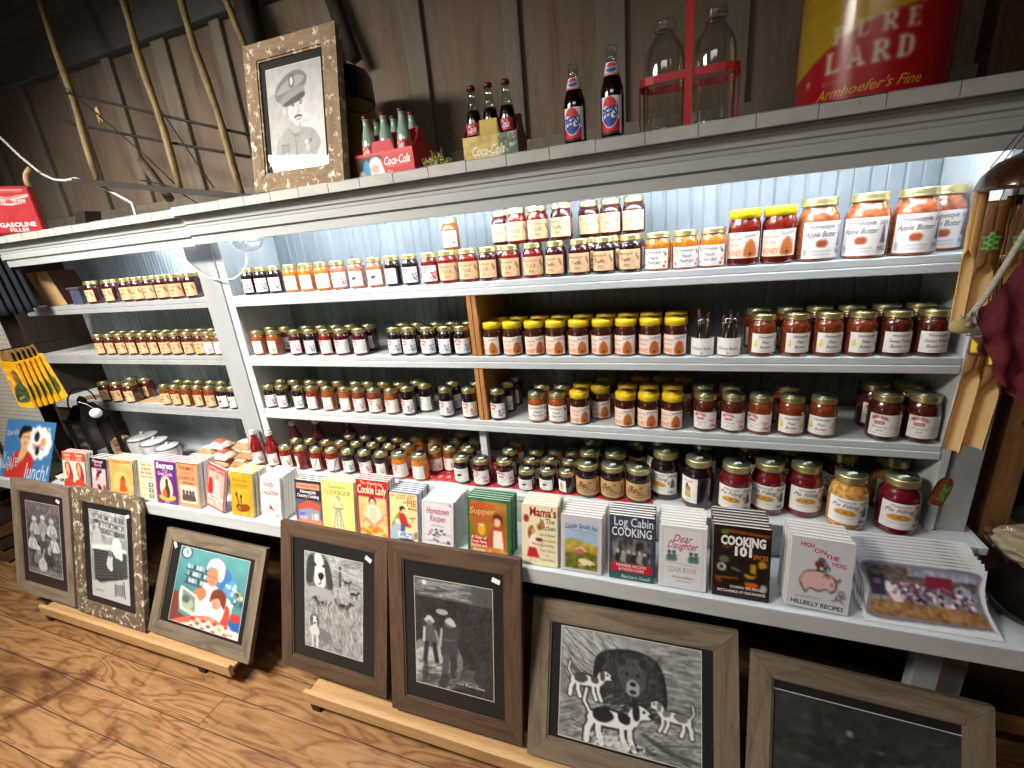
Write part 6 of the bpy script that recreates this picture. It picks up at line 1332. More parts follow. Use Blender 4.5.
# bottles
M_COLA = plain('cola', '#120605', .12, coat=1.); M_GREENG = plain('green_bottle_glass', '#8fa89a', .06, trans=.0, coat=1., spec=.8)
M_CLEAR = pane('bottle_glass', (.86, .92, .89), .12)
M_CROWN = plain('crown_cap', '#5a2624', .4, .4)
def coke_prof(h, r): return [(r*.8, 0), (r*.9, h*.015), (r*.92, h*.10), (r*.80, h*.20), (r*.86, h*.30), (r, h*.40), (r*.98, h*.52), (r*.80, h*.66), (r*.55, h*.78), (r*.42, h*.86), (r*.40, h*.93), (r*.46, h*.94), (r*.44, h*.965)]
def cut(pr, z0, z1):
    z = [p[1] for p in pr]; f = lambda q: np.interp(q, z, [p[0] for p in pr])
    return [(float(f(z0)), z0)]+[p for p in pr if z0 < p[1] < z1]+[(float(f(z1)), z1)]
def soda_bottle(loc, label, group, h=.195, r=.029, fill=.70, empty=False, lab=(.36, .52)):
    t = thing('soda_bottle', label, 'bottle', loc, (0, 0, R_.uniform(-.2, .2)), group)
    pr = coke_prof(h, r)
    if empty: mb = MB(); mb.lathe(pr, 20); mb.build('glass_body', M_GREENG, t)
    else:
        mb = MB(); mb.lathe(cut(pr, 0, h*fill), 20); mb.build('glass_body', M_COLA, t)
        mb = MB(); mb.lathe(cut(pr, h*fill+.0005, h*.965), 20); mb.build('glass_neck', M_CLEAR, t)
    mb = MB(); mb.lathe([(r*.50, h*.945), (r*.54, h*.95), (r*.50, h*.985), (r*.42, h), (0, h)], 16); mb.build('cap', M_CROWN, t)
    k = ('soda_label', h, r)
    if k not in MESH:
        s = Sheet(36, 14, '#a81e2a'); s.text('Cola', .5, .19, .2, '#f0dcdc', .35, .02, .6); s.line([(.1, .33), (.9, .31)], .02, '#f0dcdc'); s.line([(.1, .06), (.9, .05)], .02, '#d6b0ae')
        mb = MB(); R0 = r*1.012; s.lay(mb, 2.2*R0, h*(lab[1]-lab[0]), lambda x, z, l: ((R0+l)*math.sin(x/R0), -(R0+l)*math.cos(x/R0), h*lab[0]+z)); o = mb.build('label', M_LABEL, fix=False); MESH[k] = o.data; bpy.data.objects.remove(o)
    o = bpy.data.objects.new('label', MESH[k]); COL.objects.link(o); o.parent = t
    return t
def carrier(name, label, bl, br, y, depth, mats, art, hside, hmid, arm_h, rot):
    a, b = at(*bl, y=y), at(*br, y=y); W_ = b[0]-a[0]; cx = (a[0]+b[0])/2
    t = thing(name, label, 'bottle carrier', (cx, y, DT), (0, 0, rot))
    fr_m, in_m = mats
    mb = MB(); out = [(-W_/2, 0), (W_/2, 0), (W_/2, hside), (W_*.20, hside), (W_*.16, hmid), (-W_*.16, hmid), (-W_*.20, hside), (-W_/2, hside)]
    mb.prism(out, 0, .002, 1, 0); mb.prism(out, depth-.002, depth, 1, 0)
    mb.build('long_side', [in_m], t)
    for sx in (-1, 1):
        mb = MB(); x = sx*(W_/2-.001); mb.prism([(.002, 0), (depth-.002, 0), (depth-.002, hside), (depth*.5+.02, hside+.03), (depth*.5+.012, arm_h), (depth*.5-.012, arm_h), (depth*.5-.02, hside+.03), (.002, hside)], x-.001, x+.001, 0, 0); mb.build('end_panel', in_m, t)
    mb = MB(); mb.box(-W_/2+.003, .003, 0, W_/2-.003, depth-.003, .0015); mb.build('base', in_m, t)
    mb = MB(); mb.prism([(-W_/2+.003, .004), (W_/2-.003, .004), (W_/2-.003, arm_h), (-W_/2+.003, arm_h)], depth*.5-.0012, depth*.5+.0012, 1); mb.build('handle_panel', in_m, t)
    mb = MB(); art.lay(mb, W_, hside, lambda x, z, l: (x, -.0008-l, z)); mb.build('front_print', M_COVER, t, fix=False)
    mb = MB(); mb.box(-W_*.155, -.0008, hside+.0005, W_*.155, -.0002, hmid-.001, 0); mb.build('tab_print', fr_m, t)
    return t, W_, lambda dx, dy, z: (cx+dx*math.cos(rot)-dy*math.sin(rot), y+dx*math.sin(rot)+dy*math.cos(rot), z)
s = Sheet(60, 26, '#c01d24'); A = s.A; s.rect(.02, .05, .46, A, '#26272b'); s.blob([(.2, A), (.22, .2), (.3, .08), (.42, .1), (.47, .25), (.47, A)], '#d9dbe0'); s.blob([(.1, A), (.12, .2), (.2, .1), (.24, .25), (.22, A)], '#3f8fb8'); s.ell(.33, .27, .07, .08, '#c9a89c'); s.rect(.02, .0, .98, .05, '#d8262e'); s.blob([(.04, .3), (.12, .28), (.14, A), (.03, A)], '#b8b4b0'); s.text('Coca-Cola', .72, .17, .13, '#f6ecec', .35, .02, .44); s.line([(.54, .26), (.9, .25)], .012, '#f0dcdc'); s.text('Six', .58, .36, .08, '#f0c9c9', .2, .01, .1)
red_m = plain('red_card', '#b81c24', .5); t, cw, cx = carrier('bottle_carrier', 'red cola bottle carrier beside the framed portrait, three bottles showing', (358, 178), (416, 169), -.065, .115, (red_m, red_m), s, .075, .105, .135, -.04)
for i in range(3):
    for j in range(2): soda_bottle(cx((i-1)*cw*.31, .030+j*.055, DT+.003), f"greenish cola bottle, {ORD[i]} along the {'front' if j == 0 else 'rear'} of the red carrier", 'cola bottles in the red carrier', .185, .0245, empty=True)
s = Sheet(60, 26, '#c9b26a'); A = s.A; s.grain(.08, 12, 8); s.blob([(.7, 0), (1, 0), (1, A), (.72, A), (.66, .2)], '#5f6f5c'); s.strokes(40, (.7, .02, .98, A-.03), .05, .02, ['#dcdccf', '#3f5548', '#aab09a'], 1, 1); s.text('Coca-Cola', .46, .24, .15, '#e9e6d4', .35, .02, .6); s.line([(.2, .36), (.72, .33)], .014, '#e9e6d4')
yel_m = plain('yellow_card', '#cdb35c', .6, noise=.15, nscale=20); t, cw, cx = carrier('bottle_carrier', 'worn yellow cola bottle carrier in the middle of the deck', (465.5, 161), (518, 153), -.05, .115, (yel_m, plain('brown_card', '#7a4e30', .7, noise=.2)), s, .072, .112, .125, .06)
for i in range(3):
    for j in range(1): soda_bottle(cx((i-1)*cw*.31, .030+j*.055, DT+.003), f"dark cola bottle, {ORD[i]} along the {'front' if j == 0 else 'rear'} of the yellow carrier", 'cola bottles in the yellow carrier', .205, .0245, .68)
def pepsi(u, vb, vt, label):
    y = -.06; r = .030; x = at(u, (vb+vt)/2, y=y)[0]; h = at(u, vt, y=y)[2]-DT
    t = thing('soda_bottle', label, 'bottle', (x, y, DT), (0, 0, .05), 'tall red white and blue labelled bottles')
    pr = [(r*.86, 0), (r*.97, .004), (r, .012), (r, h*.50), (r*.96, h*.56), (r*.72, h*.68), (r*.52, h*.78), (r*.44, h*.88), (r*.42, h*.955), (r*.50, h*.957), (r*.50, h*.985), (r*.44, h)]
    mb = MB(); mb.lathe(cut(pr, 0, h*.84), 24); mb.build('glass_body', M_COLA, t); mb = MB(); mb.lathe(cut(pr, h*.84+.0005, h)[:-1]+[(r*.44, h)], 24); mb.build('glass_neck', M_CLEAR, t)
    s = Sheet(56, 52, '#e9e9ec'); A = s.A; s.rect(0, A*.62, .86, A*.93, '#c4202a'); s.rect(.86, 0, 1, A, '#d6d6da'); s.rect(0, A*.93, .86, A, '#1b1b20')
    s.ell(.42, A*.42, .39, .39, '#e9e9ec'); s.ell(.42, A*.40, .36, .36, '#c4202a', y1=A*.34); s.ell(.42, A*.42, .36, .36, '#1f3f94', y0=A*.54); s.blob([(.04, A*.36), (.2, A*.24), (.5, A*.32), (.84, A*.18), (.86, A*.42), (.6, A*.58), (.3, A*.52), (.04, A*.62)], '#e9e9ec'); s.text('PEPSI', .43, A*.42, .25, '#1d3a90', 0, .04, .74, .12)
    R0 = r*1.008; mb = MB(); s.lay(mb, 1.9*R0, h*.40, lambda x, z, l: ((R0+l)*math.sin(x/R0), -(R0+l)*math.cos(x/R0), h*.07+z)); mb.build('label', M_LABEL, t, fix=False)
    s = Sheet(40, 30, '#e6e2e4'); A = s.A; s.ell(.5, A*.4, .34, .26, '#c4202a', y1=A*.34); s.ell(.5, A*.42, .34, .28, '#1f3f94', y0=A*.5); s.text('PEPSI', .5, A*.42, .13, '#1d3a90', 0, .03, .56); s.rect(0, A*.8, 1, A, '#c98a90')
    z0, z1 = h*.69, h*.83; ra, rb = float(np.interp(z0, [p[1] for p in pr], [p[0] for p in pr]))*1.02, float(np.interp(z1, [p[1] for p in pr], [p[0] for p in pr]))*1.03
    def fn(x, z, l): R1 = ra+(rb-ra)*z/(z1-z0)+l; a = x/.018; return (R1*math.sin(a), -R1*math.cos(a), z0+z)
    mb = MB(); s.lay(mb, .04, z1-z0, fn); mb.build('neck_label', M_LABEL, t, fix=False)
pepsi(574.5, 145, 64, 'shorter looking cola bottle with blue and red globe label, beside the yellow carrier'); pepsi(612, 138, 46, 'cola bottle with globe label standing next to the glass jugs')
# glass jugs in a red strap carrier
M_JUG = pane('jug_glass', (.93, .95, .94), .08, .05, 1.4, 2.0); M_STRAP = plain('red_strap', '#b3242c', .45)
yj = .02; xa_, xb_ = at(641, 100, y=yj)[0], at(686, 100, y=yj)[0]; rj = (xb_-xa_)/2*.93; hj = at(664, 25, y=yj)[2]-DT
gap = at(713, 90, y=yj)[0]-at(664.5, 90, y=yj)[0]; gap = max(gap, 2*rj+.006)
x0 = at(664, 90, y=yj)[0]; cxj = x0+gap/2; cyj = yj
t = thing('jug_carrier', 'red strap carrier holding clear glass jugs beside the lard tin', 'carrier', (cxj, cyj, DT))
q = gap/2+rj+.004; zm = hj*.50; qy = rj+.004
def strap(mb, pts, w, th=.003):
    """flat strap: pts with the side direction given for each"""
    vs = []; fs = []
    for p, sd, nr in pts:
        p = Vector(p); sd = Vector(sd).normalized()*w/2; nr = Vector(nr).normalized()*th
        vs += [p-sd, p+sd, p+sd+nr, p-sd+nr]
    for i in range(len(pts)-1):
        for k in range(4): fs.append((4*i+k, 4*i+(k+1) % 4, 4*i+4+(k+1) % 4, 4*i+4+k))
    fs += [(0, 1, 2, 3), tuple(4*(len(pts)-1)+k for k in (3, 2, 1, 0))]
    mb.add(vs, fs)
mb = MB(); ring = []
n = 40
for i in range(n+1):
    a = 2*PI*i/n; c_, s_ = math.cos(a), math.sin(a); k = (abs(c_)**5+abs(s_)**5)**(-1/5); ring.append(((q*k*s_, -qy*k*c_, zm), (0, 0, 1), (s_, -c_, 0)))
strap(mb, ring, .018); mb.build('middle_band', M_STRAP, t)
for (dx, dy) in ((0, -1), (0, 1), (-1, 0), (1, 0)):
    mb = MB(); sd = (1, 0, 0) if dx == 0 else (0, 1, 0); nr = (dx, dy, 0); p = lambda k, z: (dx*(q+.0032)*k, dy*(qy+.0032)*k, z)
    pts = [(p(.96, .0), sd, nr), (p(1, .05), sd, nr), (p(1, zm), sd, nr)]
    if dx == 0: pts += [(p(1, zm+.02), sd, nr), (p(.7, hj*.95), sd, nr), (p(.3, hj*1.45), sd, nr), (p(.02, hj*1.6), sd, nr)]
    strap(mb, pts, .018); mb.build('upright_strap', M_STRAP, t)
mb = MB(); strap(mb, [((-q, 0, .001), (0, 1, 0), (0, 0, 1)), ((q, 0, .001), (0, 1, 0), (0, 0, 1))], .018, .002); strap(mb, [((0, -qy, .0035), (1, 0, 0), (0, 0, 1)), ((0, qy, .0035), (1, 0, 0), (0, 0, 1))], .018, .002); mb.build('bottom_straps', M_STRAP, t)
def jug(x, y, label):
    t = thing('glass_jug', label, 'jug', (x, y, DT+.0062), (0, 0, 0), 'clear glass jugs in the strap carrier')
    r, h = rj, hj
    mb = MB(); mb.lathe([(r*.55, .006), (r*.86, 0), (r*.97, .006), (r, .02), (r, h*.60), (r*.97, h*.68), (r*.84, h*.77), (r*.62, h*.84), (r*.48, h*.88), (r*.46, h*.92)], 28); mb.build('glass_body', M_JUG, t)
    mb = MB(); mb.lathe([(r*.46, h*.9205), (r*.54, h*.925), (r*.54, h*.945), (r*.49, h*.95), (r*.53, h*.965), (r*.52, h*.99), (r*.46, h)], 24); mb.f.pop(); mb.m.pop(); mb.sm.pop(); mb.build('rim', M_JUG, t)
    mb = MB(); mb.lathe([(r*.82, .004), (r*.94, .006), (r*.97, .014), (r*.94, .016), (r*.80, .010), (r*.5, .011), (0, .011)], 24); mb.build('thick_base', pane('thick_glass', (.8, .85, .83), .15, .05), t)
jug(x0, yj, 'clear glass jug in the strap carrier, beside the globe labelled bottle'); jug(x0+gap, yj, 'clear glass jug in the strap carrier, beside the lard tin')
# lard tin
yl = .10
xa_ = at(788, 100, y=yl)[0]; xb_ = at(946, 84, y=yl)[0]; r = (xb_-xa_)/2*.93; cx = (xa_+xb_)/2+.004; h = .34
t = thing('lard_tin', 'large red and yellow Pure Lard tin on the deck', 'tin', (cx, yl, DT), (0, 0, -.10))
mb = MB(); mb.lathe([(r*.985, 0), (r*1.006, .004), (r, .010), (r, h-.03), (r*1.01, h-.025), (r*1.01, h-.005), (r*.98, h), (r*.9, h-.006), (0, h-.006)], 44); mb.build('tin_body', plain('red_tin', '#8e1820', .3, coat=.3, noise=.15, nscale=8), t)
R0 = r+.0006; AW = 2.9*R0; AH = h-.045; s = Sheet(110, int(110*AH/AW), '#a3141f'); A = s.A; s.grain(.02, 16, 10); zz = lambda f: A*(1-f)
s.poly([(0, zz(.24)), (.10, zz(.28)), (.20, zz(.36)), (.30, zz(.44)), (.45, zz(.51)), (.6, zz(.55)), (1, zz(.60)), (1, 0), (0, 0)], '#b8941f'); s.grain(.05, 20, 20, s.Y < A*.4); s.line([(0, zz(.24)), (.10, zz(.28)), (.20, zz(.36)), (.30, zz(.44)), (.45, zz(.51)), (.6, zz(.55)), (1, zz(.60))], .006, '#7c5c14')
def slab(txt, cx_, cz, hh, adv, slope=0):
    """slab-serif capitals drawn as polygons in sheet units"""
    w = hh*.78; st = hh*.23; th = hh*.13; sf = hh*.11
    for i, chh in enumerate(txt):
        X0 = cx_+(i-(len(txt)-1)/2)*adv-w/2; Y1 = cz-slope*(i-(len(txt)-1)/2)
        P = lambda pts: s.poly([(X0+a*w, Y1-b*hh) for a, b in pts], '#d6c9b8')
        f = st/w; g2 = th/hh; e = sf/hh
        if chh in 'PRELD': P([(.10, 0), (.10+f, 0), (.10+f, 1), (.10, 1)]); P([(0, 0), (.2+f, 0), (.2+f, e), (0, e)]); P([(0, 1-e), (.2+f, 1-e), (.2+f, 1), (0, 1)])
        if chh in 'PR':
            P([(.1, 1-g2), (.6, 1-g2), (.6, 1), (.1, 1)]); P([(.1, .42), (.6, .42), (.6, .42+g2), (.1, .42+g2)]); P([(.55, 1), (.78, .96), (.92, .84), (.92, .58), (.78, .46), (.55, .42), (.55, .55), (.62, .58), (.62, .84), (.55, .87)])
        if chh == 'R': P([(.42, .45), (.70, .45), (1.02, e), (1.04, 0), (.78, 0)]); P([(.72, 0), (1.08, 0), (1.08, e), (.76, e)])
        if chh == 'U': P([(.10, .25), (.10+f, .25), (.10+f, 1), (.10, 1)]); P([(.78, .25), (.9, .25), (.9, 1), (.78, 1)]); P([(.10, .3), (.16, .08), (.34, -.01), (.62, -.01), (.82, .08), (.9, .3), (.78, .3), (.7, .16), (.56, .12), (.46, .14), (.10+f, .3)]); P([(0, 1-e), (.2+f, 1-e), (.2+f, 1), (0, 1)]); P([(.66, 1-e), (1.02, 1-e), (1.02, 1), (.66, 1)])
        if chh == 'E':
            P([(.1, 0), (.92, 0), (.92, g2), (.1, g2)]); P([(.1, 1-g2), (.9, 1-g2), (.9, 1), (.1, 1)]); P([(.1, .46), (.66, .46), (.66, .46+g2), (.1, .46+g2)]); P([(.80, 0), (.92, 0), (.92, .28), (.86, .28)]); P([(.80, 1), (.9, 1), (.9, .74), (.84, .74)]); P([(.62, .36), (.70, .36), (.70, .68), (.62, .68)])
        if chh == 'L': P([(.1, 0), (.95, 0), (.95, g2), (.1, g2)]); P([(.82, 0), (.95, 0), (.98, .34), (.90, .34)])
        if chh == 'A': P([(.46, 1), (.60, 1), (1.0, 0), (.70, 0)]); P([(.44, .92), (.54, .98), (.20, 0), (.08, 0)]); P([(.24, .28), (.78, .28), (.76, .28+g2), (.28, .28+g2)]); P([(-.04, 0), (.32, 0), (.32, e), (-.04, e)]); P([(.60, 0), (1.08, 0), (1.08, e), (.60, e)])
        if chh == 'D': P([(.1, 1-g2), (.5, 1-g2), (.5, 1), (.1, 1)]); P([(.1, 0), (.5, 0), (.5, g2), (.1, g2)]); P([(.45, 1), (.78, .95), (.96, .74), (.96, .26), (.78, .05), (.45, 0), (.45, g2), (.62, .2), (.67, .35), (.67, .65), (.62, .8), (.45, 1-g2)])
slab('PURE', .45, zz(.41), .078, .100); slab('LARD', .43, zz(.225), .092, .100)
s.text("Armhoefer's Fine", .44, zz(.085), .045, '#c9962e', .4, .008, .56); s.line([(.24, zz(.16)), (.31, zz(.165))], .006, '#d8b0a0')
s.blob([(.13, zz(.20)), (.145, zz(.17)), (.16, zz(.20)), (.145, zz(.23))], '#c98a80')
mb = MB(); s.lay(mb, AW, AH, lambda x, z, l: ((R0+l)*math.sin(x/R0), -(R0+l)*math.cos(x/R0), z+.012)); mb.build('printed_wrap', printed('tin_print', .28, .4), t, fix=False)
# dried sprig
p = at(437, 166, y=-.06); t = thing('dried_sprig', 'small pale green dried sprig between the two bottle carriers', 'plant', (p[0], -.06, DT))
mb = MB()
for i in range(16):
    a = i*2.4; k = .01+.026*R_.random(); mb.tube([(0, 0, 0), (math.sin(a)*k*.5, math.cos(a)*k*.4, .02), (math.sin(a)*k*1.3, math.cos(a)*k, .026+.03*R_.random())], .0011, 4)
mb.build('stems', plain('sprig_stem', '#6f6a3c', .8), t)
mb = MB()
for i in range(190):
    a = R_.uniform(0, 6.28); rr = .046*math.sqrt(R_.random()); z = .006+.040*R_.random()*(1-.5*rr/.046); c = Vector((rr*math.cos(a), rr*.8*math.sin(a), z)); d = Vector((R_.uniform(-1, 1), R_.uniform(-1, 1), R_.uniform(-.2, 1))).normalized(); e = d.orthogonal().normalized()*.0028; L_ = d*.009
    mb.add([c, c+L_*.5+e, c+L_, c+L_*.5-e], [(0, 1, 2, 3)])
mb.build('leaves', plain('sprig_leaf', '#b9b878', .7, noise=.3), t, fix=False)
# orange-brown post by the wall
xq = at(985, 60, y=YW-.06)[0]; mb = MB(); mb.box(xq, YW-.08, 1.93, xq+.11, YW-.005, 3.0, 0, b=.004); struct('trim_3', mb, wood('orange_post_wood', ['#3c2415', '#5a3820', '#6e4628'], 2, 6, 8, .7))
# ------------------------------------------------------------------ odds and ends about the grey side unit
# pegboard panel at the far end
px1 = at(38, 410, y=-.06)[0]; px0 = px1-.9
mb = MB(); mb.box(px0, -.060, ZL+.001, px1, -.054, 1.56, 0)
n = 0
for i in range(int((px1-px0)/.0254)):
    for j in range(int((1.56-ZL)/.0254)):
        x, z = px1-.013-i*.0254, ZL+.012+j*.0254; q = .0034
        mb.add([(x-q, -.0605, z-q), (x+q, -.0605, z-q), (x+q, -.0605, z+q), (x-q, -.0605, z+q)], [(0, 1, 2, 3)], 1)
o = mb.build('pegboard', [plain('pegboard_face', '#b9b7ae', .7, noise=.06), plain('peg_hole', '#1a1917', .9)], fix=False); tag(o, 'pale pegboard panel behind the yellow hanging packets', 'pegboard')
FZ = .14
hk = MB(); ph0 = at(3, 350, y=-.31); hx_ = ph0[0]; hz_ = ph0[2]
hk.tube([(hx_, -.062, hz_), (hx_, -.335, hz_), (hx_, -.342, hz_+.012)], .003, 6); ch0 = at(-30, 246, y=-.19); hk2 = MB(); hk2.tube([(ch0[0], -.062, ch0[2]), (ch0[0], -.21, ch0[2])], .003, 6)
o2 = hk.build('peg_hook', M_BLACK, o); o3 = hk2.build('peg_hook', M_BLACK, o)
# yellow hanging packets
s = Sheet(40, 54, '#d9a21e'); A = s.A; s.rect(.0, 0, 1, .2, '#b8860f'); s.poly([(.05, .25), (.5, .22), (.62, .5), (.3, .9), (.05, 1.05)], '#c9932c'); s.blob([(.5, .3), (.8, .25), (.9, .6), (.6, .7)], '#6b4a2a'); s.blob([(.1, 1.0), (.4, .7), (.9, .6), (.95, 1.1), (.2, 1.2)], '#3a4a30'); s.grain(.12, 14, 18, (s.Y > .3) & (s.Y < 1.15)); s.line([(.15, 1.15), (.5, .8), (.85, .85)], .04, '#2c2a20'); s.line([(.3, 1.1), (.7, 1.0)], .03, '#c9c040'); s.rect(0, 1.2, 1, A, '#e0a81c'); s.ell(.14, .5, .03, .03, '#f0ece0')
pw, ph_ = .125, .225
for i in range(6):
    k = 'packet'
    if k not in MESH:
        mb = MB(); s.lay(mb, pw, ph_, lambda x, z, l: (x, -.0042-l-.003*math.cos(x/pw*PI), z-ph_)); mb.box(-pw/2, -.004, -ph_, pw/2, .0065, 0, 1, b=.003); o = mb.build('packet_body', [M_COVER, plain('yellow_film', '#dca51c', .35, coat=.4)], fix=False); MESH[k] = o.data; bpy.data.objects.remove(o)
        mb = MB(); mb.box(-pw*.36, -.0035, .0005, pw*.36, .0035, .052, 0, b=.002); o = mb.build('header_card', plain('olive_brown_card', '#6d5426', .6, noise=.2)); MESH[k+'h'] = o.data; bpy.data.objects.remove(o)
    fan = [-.02, .00, .03, .07, .14, .30][i]
    t = thing('hanging_packet', f"yellow hanging packet, {ORD[i]} back along the pegboard hook", 'packet', (hx_+.006*i, -.31+.0165*i, hz_-.055), (0, -fan, 0), 'yellow packets on the pegboard hook')
    for nm, kk in (('packet_body', k), ('header_card', k+'h')):
        o = bpy.data.objects.new(nm, MESH[kk]); COL.objects.link(o); o.parent = t
# dark navy folded cloths above them
for i in range(6):
    mb = MB(); n = 8; pts = []
    wd, hh = .020+.004*R_.random(), .30+.04*R_.random()
    vs = []; fs = []
    for j in range(9):
        z = -hh*j/8
        for kx, yy in ((-wd, -.006), (-wd*.3, -.013-.003*math.sin(j)), (wd*.4, -.011), (wd, -.005), (wd, .005), (-wd, .005)): vs.append((kx*(1+.25*j/8), yy*.62*(1+.5*j/8), z))
    for j in range(8):
        for k in range(6): fs.append((6*j+k, 6*j+(k+1) % 6, 6*j+6+(k+1) % 6, 6*j+6+k))
    fs += [(0, 1, 2, 3, 4, 5), (53, 52, 51, 50, 49, 48)]
    mb.add(vs, fs, 0, True)
    o = mb.build('hanging_cloth', plain('navy_cloth', '#151a25', .85, noise=.35, nscale=60))
    o.location = (ch0[0]-.05+.008*i, -.195+.0245*i, ch0[2]-.006); o.rotation_euler = (0, -.03-.02*i, .15)
    tag(o, f"dark navy folded cloth, {ORD[i]} of those hanging above the yellow packets", 'cloth', 'navy cloths hanging above the yellow packets')
# blue tin sign with a thinking woman
c4 = [at(u, v, y=yy) for u, v, yy in ((16.3, 421.5, -.13), (60.5, 424.7, -.13), (48, 480, -.262), (0, 480, -.262))]
tl, tr, br, bl = c4; SW = (np.linalg.norm(tr-tl)+np.linalg.norm(br-bl))/2; SH = (np.linalg.norm(tl-bl)+np.linalg.norm(tr-br))/2
s = Sheet(64, int(64*SH/SW), '#3f78ae'); A = s.A; s.grain(.02, 6, 8)
s.ell(.70, A*.36, .2, A*.2, '#e9ecee')
for i in range(11): a = i*PI*2/11; s.ell(.70+.2*math.cos(a), A*.36+A*.19*math.sin(a), .07, .07, '#e9ecee')
s.ell(.66, A*.26, .05, .06, '#2a2a2e'); s.line([(.6, A*.40), (.82, A*.46)], .02, '#7a8288'); s.line([(.62, A*.46), (.82, A*.36)], .02, '#b8483c'); s.ell(.80, A*.34, .05, .05, '#d8a05a'); s.ell(.70, A*.5, .04, .05, '#20242c'); s.ell(.56, A*.5, .04, .03, '#e9ecee'); s.ell(.50, A*.47, .02, .016, '#e9ecee')
s.blob([(.1, A), (.16, A*.70), (.26, A*.56), (.42, A*.50), (.58, A*.56), (.66, A*.70), (.60, A*.86), (.46, A)], '#c0352f'); s.blob([(.36, A*.52), (.38, A*.42), (.47, A*.42), (.49, A*.54), (.40, A*.70)], '#dfae82'); s.blob([(.33, A*.26), (.38, A*.18), (.50, A*.18), (.53, A*.30), (.49, A*.44), (.40, A*.45), (.34, A*.38)], '#e3b48a'); s.blob([(.28, A*.24), (.36, A*.10), (.50, A*.10), (.54, A*.17), (.44, A*.20), (.36, A*.24), (.33, A*.32)], '#1c1a20'); s.blob([(.38, A*.46), (.46, A*.42), (.50, A*.50), (.42, A*.62), (.36, A*.74), (.32, A*.70)], '#e0ae82'); s.line([(.38, A*.29), (.42, A*.285)], .012, '#2a2020'); s.line([(.46, A*.285), (.50, A*.29)], .012, '#2a2020'); s.line([(.42, A*.39), (.46, A*.39)], .014, '#b03a34')
s.text('Now what', .16, A*.22, .08, '#b9d0e4', .2, 0, .26, .15); s.text("You're", .18, A*.68, .17, '#a9c4dd', .2, .0, .32); s.text('having for', .14, A*.82, .08, '#c9dae8', .2, 0, .26); s.text('lunch!', .74, A*.84, .18, '#c9dae8', .2, .0, .46); s.rect(.86, A*.10, .91, A*.14, '#f0f0f0')
t = thing('tin_sign', 'blue tin sign of a thinking woman in red leaning on the counter', 'sign')
mb = MB(); s.lay(mb, SW, SH, flat); mb.build('sign_face', M_COVER, t, fix=False); mb = MB(); mb.box(-SW/2, .0004, 0, SW/2, .002, SH); mb.build('sign_back', plain('tin_back', '#7d8488', .4, .7), t)
ex = (tr-tl)+(br-bl); ex[2] = 0; ex /= np.linalg.norm(ex); up_ = (tl+tr-bl-br); ez = up_-ex*(up_@ex); ez /= np.linalg.norm(ez); ey = np.cross(ez, ex); c = (bl+br)/2
c = np.array([c[0], c[1], ZL+.0025])
t.matrix_world = Matrix(((ex[0], ey[0], ez[0], c[0]), (ex[1], ey[1], ez[1], c[1]), (ex[2], ey[2], ez[2], c[2]+abs(ex[2])*SW/2), (0, 0, 0, 1)))
# loose papers beside the sign
for i, (u, v, cc) in enumerate(((52, 476, '#d9c9a0'), (60, 477, '#c2493c'), (57, 482, '#e6e2d8'))):
    p = at(u, v, z=ZL+.004); mb = MB(); mb.box(-.05, -.035, 0, .05, .035, .004+.002*i, 0, b=.001); o = mb.build('leaflet', plain('leaflet_paper_'+str(i), cc, .6, noise=.2)); o.location = (p[0], p[1]+.02+.02*i, ZL+.0008+.0075*i); o.rotation_euler = (0, 0, .3+.5*i)
    tag(o, f"{['yellowish', 'red', 'white'][i]} leaflet lying on the ledge between the blue sign and the booklets", 'leaflet')
# white framed notice beyond the sign
mb = MB(); mb.box(-.06, 0, 0, .06, .008, .2, 0, b=.002); mb.box(-.05, -.001, .03, .02, .0005, .17, 1); 
for i in range(5): mb.box(-.045, -.0016, .05+.025*i, .012, -.0008, .06+.025*i, 2)
o = mb.build('card_box', [plain('tan_card', '#a58a66', .7), plain('notice_paper', '#dcdcd8', .6), plain('grey_ink', '#6a6a6c', .7)]); p = at(4, 470, y=-.10); o.location = (p[0]-.02, -.12, ZL+.1225); tag(o, 'tan card box with a printed white label behind the blue sign', 'box')
o.location = (p[0]-.02, -.10, ZL+.001)
# black lantern with a round white tag
t = thing('lantern', 'black square lantern with a round white tag behind the booklets', 'lantern', (-1.135, -.102, ZL+.0008), (0, 0, 0))
w_ = .062; hh = .455
mb = MB(); mb.box(-w_-.012, -w_-.012, 0, w_+.012, w_+.012, .018, 0, b=.003); mb.build('base', M_BLACK, t)
for sx in (-1, 1):
    for sy in (-1, 1): mb = MB(); mb.box(sx*w_-.009, sy*w_-.009, .0185, sx*w_+.009, sy*w_+.009, hh*.72, 0, b=.002); mb.build('post', M_BLACK, t)
mb = MB(); a0 = hh*.7205; mb.box(-w_-.014, -w_-.014, a0, w_+.014, w_+.014, a0+.014); mb.add([(-w_, -w_, a0+.014), (w_, -w_, a0+.014), (w_, w_, a0+.014), (-w_, w_, a0+.014), (-.03, -.03, hh*.9), (.03, -.03, hh*.9), (.03, .03, hh*.9), (-.03, .03, hh*.9)], [(0, 1, 5, 4), (1, 2, 6, 5), (2, 3, 7, 6), (3, 0, 4, 7), (4, 5, 6, 7)]); mb.lathe([(.02, hh*.9), (.02, hh*.95), (.012, hh*.98), (0, hh)], 12); mb.build('roof', M_BLACK, t)
mb = MB(); mb.tube([(.0, .06*math.cos(a), hh*.9+.085*math.sin(a)) for a in [PI*i/12 for i in range(13)]], .004, 6); mb.build('handle', M_BLACK, t)
